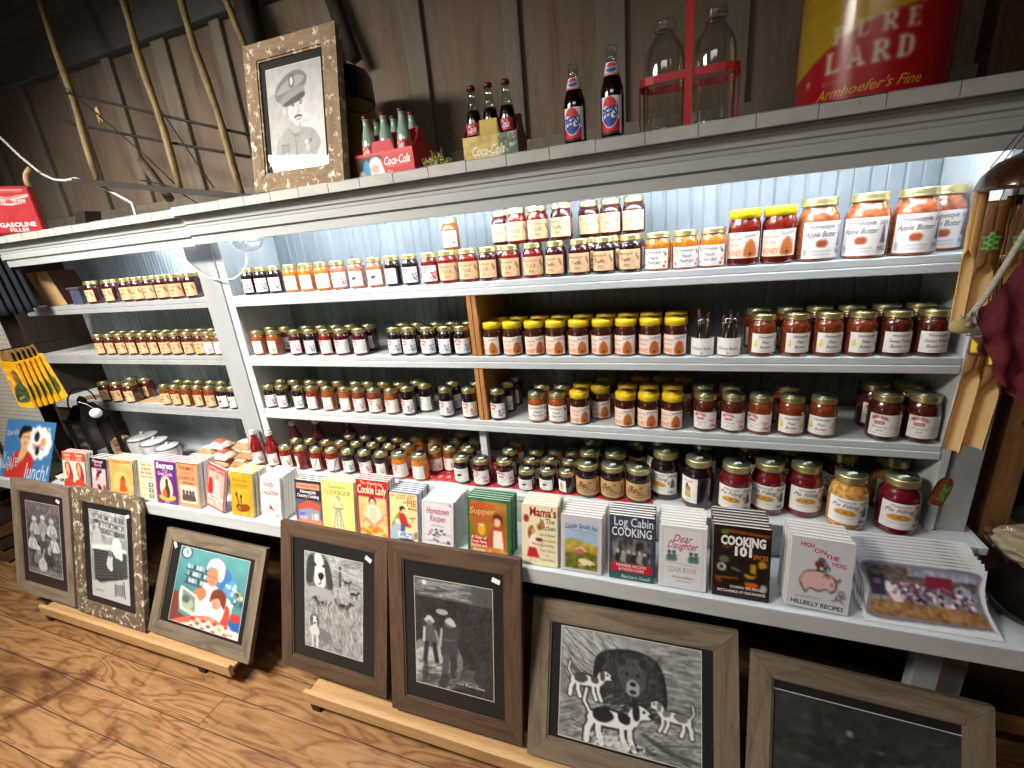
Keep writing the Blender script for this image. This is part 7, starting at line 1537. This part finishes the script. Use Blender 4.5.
for sx, sy in ((0, -1), (0, 1), (-1, 0), (1, 0)):
    mb = MB(); b_ = w_-.009
    if sx == 0: mb.add([(-b_, sy*w_, .02), (b_, sy*w_, .02), (b_, sy*w_, hh*.71), (-b_, sy*w_, hh*.71)], [(0, 1, 2, 3)])
    else: mb.add([(sx*w_, -b_, .02), (sx*w_, b_, .02), (sx*w_, b_, hh*.71), (sx*w_, -b_, hh*.71)], [(0, 1, 2, 3)])
    mb.build('glass_pane', M_PANE, t)
q = at(96, 413, y=-.178); mb = MB(); mb.lathe([(0, -.001), (.024, -.001), (.024, .001), (0, .001)], 20, M=Matrix.Rotation(PI/2, 4, 'X')); mb.tube([(0, 0, .024), (-.02, .004, .05), (-.045, .008, .07)], .0012, 5); o = mb.build('price_tag', M_STICK, None); o.parent = t
o.matrix_world = Matrix.Translation(tuple(q)); o.matrix_parent_inverse = Matrix(); bpy.context.view_layer.update(); o.matrix_local = t.matrix_world.inverted() @ Matrix.Translation(tuple(q)) @ Matrix.Rotation(.95, 4, 'Z')
# enamel canisters
for i, (x, y, r, h, lb) in enumerate(((-1.055, .058, .078, .168, 'largest'), (-.905, .026, .066, .163, 'middle'), (-.772, .004, .055, .152, 'smallest'))):
    t = thing('enamel_canister', f"{lb} of three white enamel canisters with blue rimmed lids", 'canister', (x, y, ZL+.001), group='white enamel canisters')
    mb = MB(); mb.lathe([(r*.80, 0), (r*.84, .004), (r*.98, h*.86), (r, h*.9)], 28); mb.build('pot', plain('white_enamel', '#d9d9da', .2, coat=.6), t)
    mb = MB(); mb.lathe([(r*1.0, h*.9005), (r*1.05, h*.91), (r*1.05, h*.925), (r*1.0, h*.93)], 28, 1); mb.lathe([(r*1.0, h*.93), (r*.85, h*.965), (r*.4, h), (r*.0, h*1.01)], 28, 0); mb.lathe([(r*.1, h*1.0), (r*.14, h*1.05), (r*.08, h*1.09), (0, h*1.095)], 12, 0); mb.build('lid', [MATS['white_enamel'], plain('blue_rim', '#2c4a66', .3)], t)
# packets of soup mix in a heap: each its own bag
def bag(loc, rot, w_, h_, th, cols, label, grp):
    n, m = 9, 7; vs = []; fs = []
    for j in range(m+1):
        for i in range(n+1):
            a, b = i/n*2-1, j/m*2-1; z = th*(max(0, 1-a*a)**.6)*(max(0, 1-b*b)**.6)+R_.uniform(-.002, .002); vs.append((a*w_/2*(1+.04*math.sin(b*5)), b*h_/2, z+.001))
    k = len(vs)
    for j in range(m+1):
        for i in range(n+1): a, b = i/n*2-1, j/m*2-1; vs.append((a*w_/2*(1+.04*math.sin(b*5)), b*h_/2, 0))
    id_ = lambda i, j: j*(n+1)+i
    for j in range(m):
        for i in range(n):
            fs.append((id_(i, j), id_(i+1, j), id_(i+1, j+1), id_(i, j+1))); fs.append((k+id_(i, j), k+id_(i, j+1), k+id_(i+1, j+1), k+id_(i+1, j)))
    edge = [id_(i, 0) for i in range(n)]+[id_(n, j) for j in range(m)]+[id_(i, m) for i in range(n, 0, -1)]+[id_(0, j) for j in range(m, 0, -1)]
    for a, b in zip(edge, edge[1:]+edge[:1]): fs.append((a, k+a, k+b, b))
    t = thing('soup_packet', label, 'packet', loc, rot, grp)
    mb = MB(); mb.add(vs, fs, 0, True); mb.build('paper_pouch', plain('bag_'+cols[0].strip('#'), cols[0], .6, noise=.1, nscale=40, bump=.3), t)
    mb = MB(); L2 = [(-w_*.3, -h_*.25), (w_*.3, -h_*.25), (w_*.3, h_*.28), (-w_*.3, h_*.28)]
    g2 = 6; vs = []; fs = []
    for j in range(g2+1):
        for i in range(g2+1):
            a, b = (i/g2-.5)*.6*2, (j/g2-.5)*.55*2; z = th*(1-a*a)**.6*(1-b*b)**.6+.0035; vs.append((a*w_/2, b*h_/2, z))
    for j in range(g2):
        for i in range(g2): fs.append((j*7+i, j*7+i+1, j*7+8+i, j*7+7+i))
    mb.add(vs, fs); mb.build('paper_label', plain('baglabel_'+cols[1].strip('#'), cols[1], .6, noise=.25, nscale=60), t, fix=False)
BC = [('#d2b8a2', '#e2dcd4'), ('#dccfc4', '#c0645a'), ('#b98f6a', '#e6d9c8'), ('#e0dad2', '#c95a4a'), ('#a97c52', '#d9c8a8'), ('#d3b8a4', '#8e2f2a')]
k = 0
heap = [(-.63+.13*i, .03+.097*j, 0) for i in range(4) for j in range(3)]+[(-.60+.13*i, .07+.10*j, 1) for i in range(4) for j in range(2)]+[(-.60, .10, 2), (-.46, .07, 2), (-.32, .10, 2), (-.47, .17, 2), (-.30, .20, 2), (-.52, .11, 3), (-.36, .13, 3)]
for x, y, lv in heap:
    bag((x, y, ZL+.0012+.0375*lv), (0, 0, R_.uniform(-.05, .05) if lv == 0 else R_.uniform(-.1, .1)), .118, .086, .035, BC[k % 6], f"soup mix packet, {ORD[k]} of the loose heap beside the small canister", 'soup mix packets on the counter'); k += 1
for i, (x, y, lv) in enumerate(((-1.305, .085, 0), (-1.225, .215, 0), (-1.305, .085, 1), (-1.225, .215, 1), (-1.305, .085, 2), (-1.305, .085, 3))):
    bag((x, y, ZL+.0012+.031*lv), (0, 0, R_.uniform(-.12, .12)), .13, .09, .0285, BC[(i*2) % 6], f"brown soup mix packet, {ORD[i]} of those beside the largest canister", 'brown packets by the lantern')
# leaning cardboard box and small tin box on the side unit's top shelf
zz_ = Z1+.0028; p = at(60, 303, y=.03)
t = thing('cardboard_box', 'tan cardboard box leaning at the end of the side unit top shelf', 'box', (p[0]-.03, .03, zz_+.001), (0, -.0, .35))
mb = MB(); M = Matrix.Shear('XZ', 4, (-.0, 0)) if False else Matrix.Identity(4)
hh = .175; mb.prism([(-.055, 0), (.055, 0), (.01, hh), (-.10, hh)], 0, .002, 1, 0); mb.build('front_panel', plain('tan_cardboard', '#b08d62', .8, noise=.08), t)
mb = MB(); mb.prism([(-.055, 0), (.055, 0), (.01, hh), (-.10, hh)], .0025, .16, 1, 0); mb.build('box_body', plain('dark_red_card', '#4a241c', .8), t)
mb = MB(); mb.box(-.062, -.0008, hh*.62, -.042, -.0002, hh*.98); mb.build('tape', plain('brown_tape', '#8a5f38', .5), t)
p = at(81, 303, y=.035); t = thing('tin_box', 'small dark blue tin box beside the tan labelled jars', 'tin', (p[0], .05, zz_), (0, 0, .2))
mb = MB(); mb.box(-.028, -.03, 0, .028, .03, .075, 0, b=.003); mb.build('tin_body', plain('slate_tin', '#4a4f66', .45, noise=.2), t); mb = MB(); mb.box(-.036, -.036, .0755, .036, .036, .086, 0, b=.002); mb.build('lid', plain('grey_green_tin', '#5a6258', .4, .3), t)
# papers on the side shelves
for i, (u, v, z) in enumerate(((72, 352, Z2), (152, 401, Z3-.016), (92, 397, Z3-.016))):
    p = at(u, v, y=.05); mb = MB(); mb.box(-.07, -.045, 0, .07, .045, .004, 0, b=.001); o = mb.build('paper_slip', plain('slip_paper_'+str(i), ['#c9c4ba', '#b59a74', '#8a6a4a'][i], .7)); o.location = (p[0], .07, z+.0008); o.rotation_euler = (0, 0, .5*i-.3)
    tag(o, ['pale paper slip lying on the side unit second shelf', 'tan paper slip on the bare stretch of the third side shelf', 'brown paper slip at the dark end of the third side shelf'][i], 'paper')
# cable and round lamp shade under the cornice over the grey post
M_CABLE = MATS['white_cable_sheath']
mb = MB(); mb.tube([at(u, v, y=y) for u, v, y in ((169, 247, -.02), (185, 260, -.02), (200, 272, -.02), (211, 278.5, -.025), (222, 280, -.03), (234, 279, -.035), (243, 272, -.03), (247, 262, -.02), (246, 254, .0))], .0032, 7)
tag(mb.build('electric_cable', M_CABLE), 'thin white cord crossing the grey post to the round lamp shade', 'cord')
p = at(246, 243, y=-.03); t = thing('bowl_lamp', 'clear round lamp shade with white rim under the cornice at the grey post', 'lamp', (p[0], -.02, 1.825))
mb = MB(); mb.lathe([(.055, 0), (.053, -.018), (.042, -.036), (.022, -.047), (0, -.05)], 24); mb.build('glass_bowl', pane('frosted_bowl', (.9, .93, .93), .2, .2), t); mb = MB(); mb.tube([(.056*math.cos(a), .056*math.sin(a), -.002) for a in [2*PI*i/28 for i in range(29)]], .003, 6); mb.build('rim', plain('white_rim', '#e6e8e8', .4), t)
# crate in the dark under the counter end
t = thing('wooden_crate', 'dark brown wooden crate under the far end of the counter', 'crate', (at(2, 585, y=-.30)[0]-.10, -.10, .0008))
for i in range(4): mb = MB(); mb.box(-.22, -.16, .02+.085*i, .22, -.145, .09+.085*i, 0, b=.002); mb.box(-.22, .145, .02+.085*i, .22, .16, .09+.085*i, 0, b=.002); mb.box(.205, -.144, .02+.085*i, .22, .144, .09+.085*i, 0, b=.002); mb.box(-.22, -.144, .02+.085*i, -.205, .144, .09+.085*i, 0, b=.002); mb.build('slat_band', M_DARKWOOD if i % 2 else wood('crate_wood', ['#3a2517', '#54371f', '#664528'], 0, 6, 8, .8), t)
mb = MB(); mb.box(-.204, -.144, .0, .204, .144, .018); mb.build('crate_bottom', MATS['crate_wood'], t)
# ------------------------------------------------------------------ right end: cabinet, bamboo chimes, hanging chair, bag and skillet
M_OAK = wood('oak_cabinet', ['#5a3a1e', '#7c5530', '#8f663c', '#6e4828'], 2, 6, 10, .55, bump=.15)
M_REDW = wood('red_brown_panel', ['#2e150d', '#43210f', '#522a17'], 2, 6, 8, .6)
xc0 = W+.104
t = thing('glazed_cabinet', 'brown wooden cabinet with dark glass door beside the grey end post', 'cabinet', (xc0+.5, .2, 0))
xs_ = [at(u, 470, y=.06)[0] for u in (967, 989, 1006)]
zc1 = 1.42
mb = MB(); mb.box(xc0, .075, 0, xc0+1.3, .385, zc1, 0, b=.003); rel(t, mb.build('body', M_REDW, t))
xa_ = xc0+.045; sw = .06; zl = at(1010, 537, y=.06)[2]; zh = at(1012, 455, y=.06)[2]
dr = [(xa_, xa_+sw, .02, zc1-.01)]
mb = MB(); mb.box(xa_, .05, .06, xa_+sw, .074, zc1-.005, 0, b=.003); mb.box(xa_+.62, .05, .06, xa_+.62+sw, .074, zc1-.005, 0, b=.003)
for z in (zl-.02, zh+.02, zc1-.075, .09): mb.box(xa_+sw, .052, z-.03, xa_+.62, .073, z+.03, 0, b=.003)
d = rel(t, mb.build('door', M_OAK, t)); 
mb = MB(); mb.box(xa_+sw-.001, .0735, .1, xa_+.62, .0748, zc1-.02); g_ = rel(t, mb.build('dark_glass', plain('dark_cabinet_glass', '#15130f', .08, spec=.6), t))
mb = MB(); mb.lathe([(.004, 0), (.004, .016), (.011, .02), (.012, .03), (0, .034)], 14, M=Matrix.Translation((xa_+sw*.5, .05, zh+.10)) @ Matrix.Rotation(PI/2, 4, 'X')); rel(t, mb.build('knob', plain('brass_knob', '#8f7a3a', .3, .9), d)); 
kn = d.children[0]; kn.location = (0, 0, 0)
# bamboo wind chime: coconut cap, tubes cut open below
M_BAM = wood('pale_bamboo', ['#a97a3c', '#c99a58', '#d8ae6c', '#b88846'], 2, 5, 8, .45, bump=.1); M_BAMD = wood('burnt_bamboo', ['#3a2210', '#6a431f', '#8a5c2c', '#52341a'], 2, 5, 5, .4, bump=.1); M_BAMI = wood('bamboo_inside', ['#d2ad72', '#e2c48e', '#ead2a2'], 2, 5, 10, .6, bump=.05); M_STR = plain('black_string', '#1b1a18', .8); M_COCO = plain('coconut_shell', '#4a2a16', .25, coat=.8, noise=.4, nscale=14)
def tube_chime(t, top, bottom, r, cutf, mat, face, paint=None):
    """bamboo tube: whole at the top, front half cut away below with a slanting end"""
    top, bottom = Vector(top), Vector(bottom); ax = (bottom-top); L_ = ax.length; ax.normalize()
    f = Vector(face)-CV; f = Vector(face); f = (f-ax*f.dot(ax)).normalized(); sd = ax.cross(f)
    n = 16; m = 22; vi = []; vo = []
    o_ = MB(); vs = []
    def cutang(s):
        if s < cutf: return None
        k = min(1, (s-cutf)/.12); e = min(1, max(0, (s-.94)/.06))
        return (.15+1.25*k**.7)+.25*e
    for j in range(m+1):
        s = j/m; c = top+ax*L_*s; h = cutang(s) or 0.02; bul = 1+.10*math.exp(-((s-.28)/.03)**2)
        for i in range(n+1):
            a = h+(2*PI-2*h)*i/n; d = f*math.cos(a)+sd*math.sin(a); vs.append(c+d*r*bul)
        for i in range(n+1):
            a = h+(2*PI-2*h)*i/n; d = f*math.cos(a)+sd*math.sin(a); vs.append(c+d*r*.84)
    k = 2*(n+1); fo = []; fi = []
    for j in range(m):
        for i in range(n): fo.append((j*k+i, j*k+i+1, j*k+k+i+1, j*k+k+i)); fi.append((j*k+n+1+i, j*k+k+n+1+i, j*k+k+n+2+i, j*k+n+2+i))
        fo.append((j*k, j*k+k, j*k+k+n+1, j*k+n+1)); fo.append((j*k+n, j*k+n+n+1, j*k+k+n+n+1, j*k+k+n))
    for i in range(n): fo.append((i, n+1+i, n+2+i, i+1)); b = m*k; fo.append((b+i, b+i+1, b+n+2+i, b+n+1+i))
    mb = MB(); mb.add([tuple(v) for v in vs], fo, 0, True); b = len(mb.v); mb.add([tuple(v) for v in vs], fi, 1, True)
    o = rel(t, mb.build('bamboo_tube', [mat, M_BAMI], t)); 
    if paint:
        c = top+ax*L_*paint[1]; pm = MB(); w_, h_ = paint[2]; s = paint[0]
        def fn(x, z, l):
            a = x/r; d = f*math.cos(a)+sd*math.sin(a)*-1; return tuple(c-ax*(z-h_/2)+d*(r*1.14+l))
        s.lay(pm, w_, h_, fn); pm.v = pm.v; q = rel(t, pm.build('painted_motif', printed('bamboo_paint', .4, .3), t, fix=False)); q.location = (0, 0, 0) if False else q.location
    return o
CV = Vector((0, 0, 0))
def turtle():
    s = Sheet(30, 40, '#6a4626'); A = s.A; s.ell(.5, A*.52, .38, A*.36, '#7ec850'); s.ell(.5, A*.1, .12, .12, '#7ec850')
    for x, y in ((.12, .28), (.88, .28), (.14, .8), (.86, .8)): s.ell(x, A*y, .13, .09, '#69b545')
    for x, y in ((.5, .5), (.28, .38), (.72, .38), (.28, .66), (.72, .66), (.5, .26), (.5, .76)): s.ell(x, A*y, .12, .11, '#2f7a3c')
    return s
def flower():
    s = Sheet(34, 30, '#4e2e18'); A = s.A; s.grain(.12, 6, 6); s.poly([(.1, .1), (.45, .35), (.5, .7), (.2, .8)], '#e3c21e'); s.poly([(.5, .4), (.9, .2), (.8, .6)], '#e0b81c'); s.blob([(.4, .3), (.6, .35), (.7, .6), (.45, .7)], '#2a180e'); return s
tc_ = (CAM[0], CAM[1], CAM[2])
def face_from(p): return tuple(Vector(tc_)-Vector(p))
yc_ = -.20
top_ = at(1030, 172, y=yc_)
t = thing('wind_chime', 'bamboo wind chime with glossy coconut cap and green turtle, by the end post', 'wind chime', tuple(top_))
ca = at(979, 182, y=yc_)[0]; rc = (top_[0]-ca)
mb = MB(); zc_ = at(1000, 190, y=yc_)[2]; mb.lathe([(rc, 0), (rc*.99, .008), (rc*.9, .028), (rc*.66, .050), (rc*.3, .062), (0, .065), ], 28, c=(top_[0], yc_, zc_)); mb.lathe([(rc*.96, .002), (0, .03)], 28, c=(top_[0], yc_, zc_)); rel(t, mb.build('coconut_cap', M_COCO, t))
mb = MB()
for dx in (0, .012): mb.tube([at(990+dx*700, 168, y=yc_), at(1022+dx*500, 130, y=yc_-.02), at(1060, 60, y=yc_-.04)], .0009, 5); 
mb.tube([at(1060, 60, y=yc_-.04), at(1062, -160, y=yc_-.05)], .0012, 5)
rel(t, mb.build('hanging_strings', M_STR, t))
specs = [((983, 187), (955, 330), .0115, .42, M_BAM, -.185, (-.9, -1, .1), None), ((1000, 200), (972, 330), .0165, .46, M_BAMD, -.225, None, (turtle(), .30, (.026, .040))), ((1016, 195), (992, 318), .012, .95, M_BAMD, -.16, None, None), ((1030, 203), (1004, 316), .0155, .5, M_BAMD, -.225, None, (turtle(), .32, (.026, .038)))]
for (u0, v0), (u1, v1), r, cf, m_, y, fc, pt in specs:
    a, b = at(u0, v0, y=y), at(u1, v1, y=y)
    b = np.array([a[0]+(b[0]-a[0])*1., y, b[2]])
    tube_chime(t, a, b, r, cf, m_, fc or face_from(a), pt)
    mb = MB(); mb.tube([a, (a[0]*.8+top_[0]*.2, y*.7+yc_*.3, zc_+.01)], .0009, 5); rel(t, mb.build('tube_string', M_STR, t))
mb = MB(); p = at(998, 259, y=-.185); mb.lathe([(.0, -.006), (.030, -.006), (.030, .006), (0, .006)], 20, c=tuple(p)); rel(t, mb.build('striker_disc', M_BAM, t))
# second, lower chime: two painted tubes and a tag on a wire
tb = at(978, 318, y=-.16); t = thing('wind_chime', 'lower bamboo wind chime with yellow flower paint beside the end post', 'wind chime', tuple(tb))
for (u0, v0), (u1, v1), r, cf, y, pt in (((985, 332), (950, 452), .0175, .28, -.16, (flower(), .10, (.045, .04))), ((1006, 338), (972, 449), .0180, .36, -.19, (flower(), .16, (.045, .04)))):
    a, b = at(u0, v0, y=y), at(u1, v1, y=y); tube_chime(t, a, b, r, cf, M_BAMD, face_from(a), pt)
mb = MB(); mb.tube([at(985, 330, y=-.16), at(1000, 262, y=-.28), at(1040, 110, y=-.33), at(1066, -100, y=-.36)], .0006, 5); mb.tube([at(1006, 336, y=-.19), at(1000, 262, y=-.28)], .001, 5); mb.tube([at(985, 332, y=-.16), at(966, 400, y=-.13), at(945.5, 477, y=-.12)], .0009, 5); rel(t, mb.build('hanging_strings', M_STR, t))
s = Sheet(26, 40, '#6e4020'); A = s.A; s.grain(.14, 6, 5)
for i in range(4): s.line([(0, .2+.35*i), (1, .32+.35*i)], .06, '#43240f', .6)
s.strokes(60, (.45, .3, .9, 1.3), .14, .05, ['#4f9a44', '#2c6a34', '#7cc060'], 1, 1.4)
a, b = at(949, 479, y=-.12), at(934, 505, y=-.12); TW, TH = .034, np.linalg.norm(a-b); mb = MB()
ezv = Vector(a-b).normalized(); exv = Vector((1, 0, 0)); exv = (exv-ezv*exv.dot(ezv)).normalized(); eyv = ezv.cross(exv)
def fnt(x, z, l):
    k = math.sqrt(max(.12, 1-((z/TH-.42)/.62)**4)); p = Vector(b)+exv*x*k+ezv*z-eyv*(l); return tuple(p)
s.lay(mb, TW, TH, fnt); v0 = list(mb.v); mb.add([tuple(Vector(p)+eyv*.004) for p in v0], list(mb.f), 1); rel(t, mb.build('wind_tag', [printed('tag_paint', .3, .5), M_COCO], t, fix=False))
# hanging cloth chair: pole end, rope, maroon cloth, sewn tag
p0 = at(950, 327, y=-.42); p1 = at(1075, 318, y=-.40)
t = thing('hanging_chair', 'maroon cloth hanging chair on a pale pole with white rope', 'hammock chair', tuple(p0))
d = (p1-p0)/np.linalg.norm(p1-p0); rr = .0135
mb = MB(); mb.tube([p0, p0+d*.004, p0+d*.012, p0+d*.02, p1], [.004, rr*.75, rr*.96, rr, rr], 16); rel(t, mb.build('pole', plain('pale_pole', '#cdbb86', .45, noise=.1), t))
mb = MB(); mb.tube([at(u, v, y=y) for u, v, y in ((968, 326, -.436), (972, 314, -.437), (985, 297, -.43), (1005, 266, -.42), (1030, 225, -.41), (1090, 120, -.40))], .0048, 8)
for i in range(9): a = R_.uniform(-.6, .6); q = at(972, 316, y=-.44); mb.tube([q, q+np.array([.02*math.cos(a*4), -.004, .012*math.sin(a*5)]), q+np.array([.03*math.cos(a*4), -.006, .006*math.sin(a*9)])], .0012, 5)
mb.tube([p0+d*.03+np.array([0, rr*1.15*math.cos(a), rr*1.15*math.sin(a)])+d*.0012*a for a in [i*.5 for i in range(26)]], .0028, 6); rel(t, mb.build('rope', plain('white_rope', '#cfc9ba', .9, noise=.15, nscale=200, bump=.4), t))
n, m = 28, 22; vs = []; fs = []
for j in range(m+1):
    for i in range(n+1):
        u = i/n; v = j/m
        # top edge climbs along the rope, lower edge falls away; gathered folds
        pt = at(978+u*100, 318-u*118, y=-.455+.03*u); pb = at(996+u*90, 362+u*75+20, y=-.445)
        q = pt*(1-v)+pb*v
        fold = .010*math.sin(u*22+v*4)+.006*math.sin(v*17+u*9)
        q = q+np.array([0, -.012*math.sin(PI*v)+fold*(.4+.6*v), .004*math.sin(u*34)*(1-v)])
        vs.append(tuple(q))
for j in range(m):
    for i in range(n): fs.append((j*(n+1)+i, j*(n+1)+i+1, (j+1)*(n+1)+i+1, (j+1)*(n+1)+i))
k = len(vs); vs2 = [(x, y+.006, z) for x, y, z in vs]
mb = MB(); mb.add(vs, fs, 0, True); mb.add(vs2, [tuple(reversed(f)) for f in fs], 0, True)
rel(t, mb.build('cloth', plain('maroon_cloth', '#6e2430', .85, noise=.22, nscale=220, bump=.4), t, fix=False))
mb = MB(); c0 = p0+d*.028
for i in range(8):
    a0, a1 = -1.9+i*.42, -1.9+(i+1)*.42; R1 = rr*1.3+.0012
    f = lambda a: np.array([0, -R1*math.cos(a), R1*math.sin(a)])
    mb.add([c0+f(a0), c0+d*.034+f(a0), c0+d*.034+f(a1), c0+f(a1)], [(0, 1, 2, 3)], 0, True)
rel(t, mb.build('sewn_tag', plain('grey_tag', '#b9bdc0', .7, noise=.15, nscale=300), t, fix=False))
# crumpled brown paper bag in clear wrap and a dark skillet at the end of the ledge
def crumple(n, m, rx, ry, rz, amp, seed):
    rg = random.Random(seed); vs = []; fs = []
    ph = [(rg.uniform(2, 7), rg.uniform(2, 7), rg.uniform(0, 6.3), rg.uniform(.4, 1)) for _ in range(9)]
    for j in range(m+1):
        b = -PI/2+PI*j/m
        for i in range(n):
            a = 2*PI*i/n; k = 1+amp*sum(w*abs(math.sin(p*a+q*b+o_))-.5*w for p, q, o_, w in ph)/4
            vs.append((rx*k*math.cos(b)*math.cos(a), ry*k*math.cos(b)*math.sin(a), rz*k*math.sin(b)+rz))
    for j in range(m):
        for i in range(n): fs.append((j*n+i, j*n+(i+1) % n, (j+1)*n+(i+1) % n, (j+1)*n+i))
    return vs, fs
p = at(1016, 566, y=-.12)
t = thing('paper_bag', 'crumpled tan paper bag in clear wrap beside the place mats', 'bag', (p[0]+.062, -.120, p[2]-.012), (0, .30, .2))
vs, fs = crumple(26, 14, .125, .10, .05, .22, 4); mb = MB(); mb.add(vs, fs, 0, False); mb.build('bag_body', plain('tan_bag_paper', '#a8967c', .55, noise=.12, nscale=20, bump=.3), t)
vs, fs = crumple(26, 14, .138, .112, .056, .26, 9); mb = MB(); mb.add([(x, y, z-.004) for x, y, z in vs], fs, 0, False); mb.build('clear_wrap', pane('clear_film', (.97, .97, .96), .1, .08), t)
r = .082; p = at(1026, 620, y=-.20)
t = thing('iron_skillet', 'round black iron skillet leaning on the ledge under the paper bag', 'skillet', (p[0]+.012, -.222, ZL+.004), (.40, 0, -.05))
mb = MB(); mb.lathe([(0, 0), (r*.8, 0), (r*.98, .035), (r*1.0, .04), (r*.95, .04), (r*.78, .006), (0, .006)], 36, c=(0, r, 0)); mb.build('pan', plain('cast_iron', '#141312', .55, .4, noise=.2), t)
mb = MB(); mb.box(-.012, 2*r-.004, .026, .012, 2*r+.09, .038, 0, b=.004); mb.build('handle', MATS['cast_iron'], t)
# torn paper pieces in front of it
for i, (u, v) in enumerate(((1022, 600), (1024, 622), (1020, 612))):
    p = at(u, v, y=-.20); mb = MB(); rg = random.Random(i+3); pts = [(.055*math.cos(a)*rg.uniform(.55, 1.2), .07*math.sin(a)*rg.uniform(.55, 1.2)) for a in [2*PI*k/11 for k in range(11)]]
    mb.prism(pts, -.0006, .0006, 1); o = mb.build('torn_paper', plain('cream_paper', '#c9b99a', .7, noise=.1)); o.location = (p[0]+.06+.012*i, -.262+.0025*i, ZL+.085+.01*i); o.rotation_euler = (0, .3*i, 0); 
    lo = min(z for _, z in pts)
    o.location[2] = ZL+.003+abs(lo)*1.05
    tag(o, f"torn cream paper piece, {['hindmost', 'front', 'middle'][i]} of three standing before the black skillet", 'paper', 'torn paper pieces on the ledge')

for o in bpy.data.objects:
    l = o.get('label')
    if l and len(l.split()) > 16: print('LONG', o.name, l)
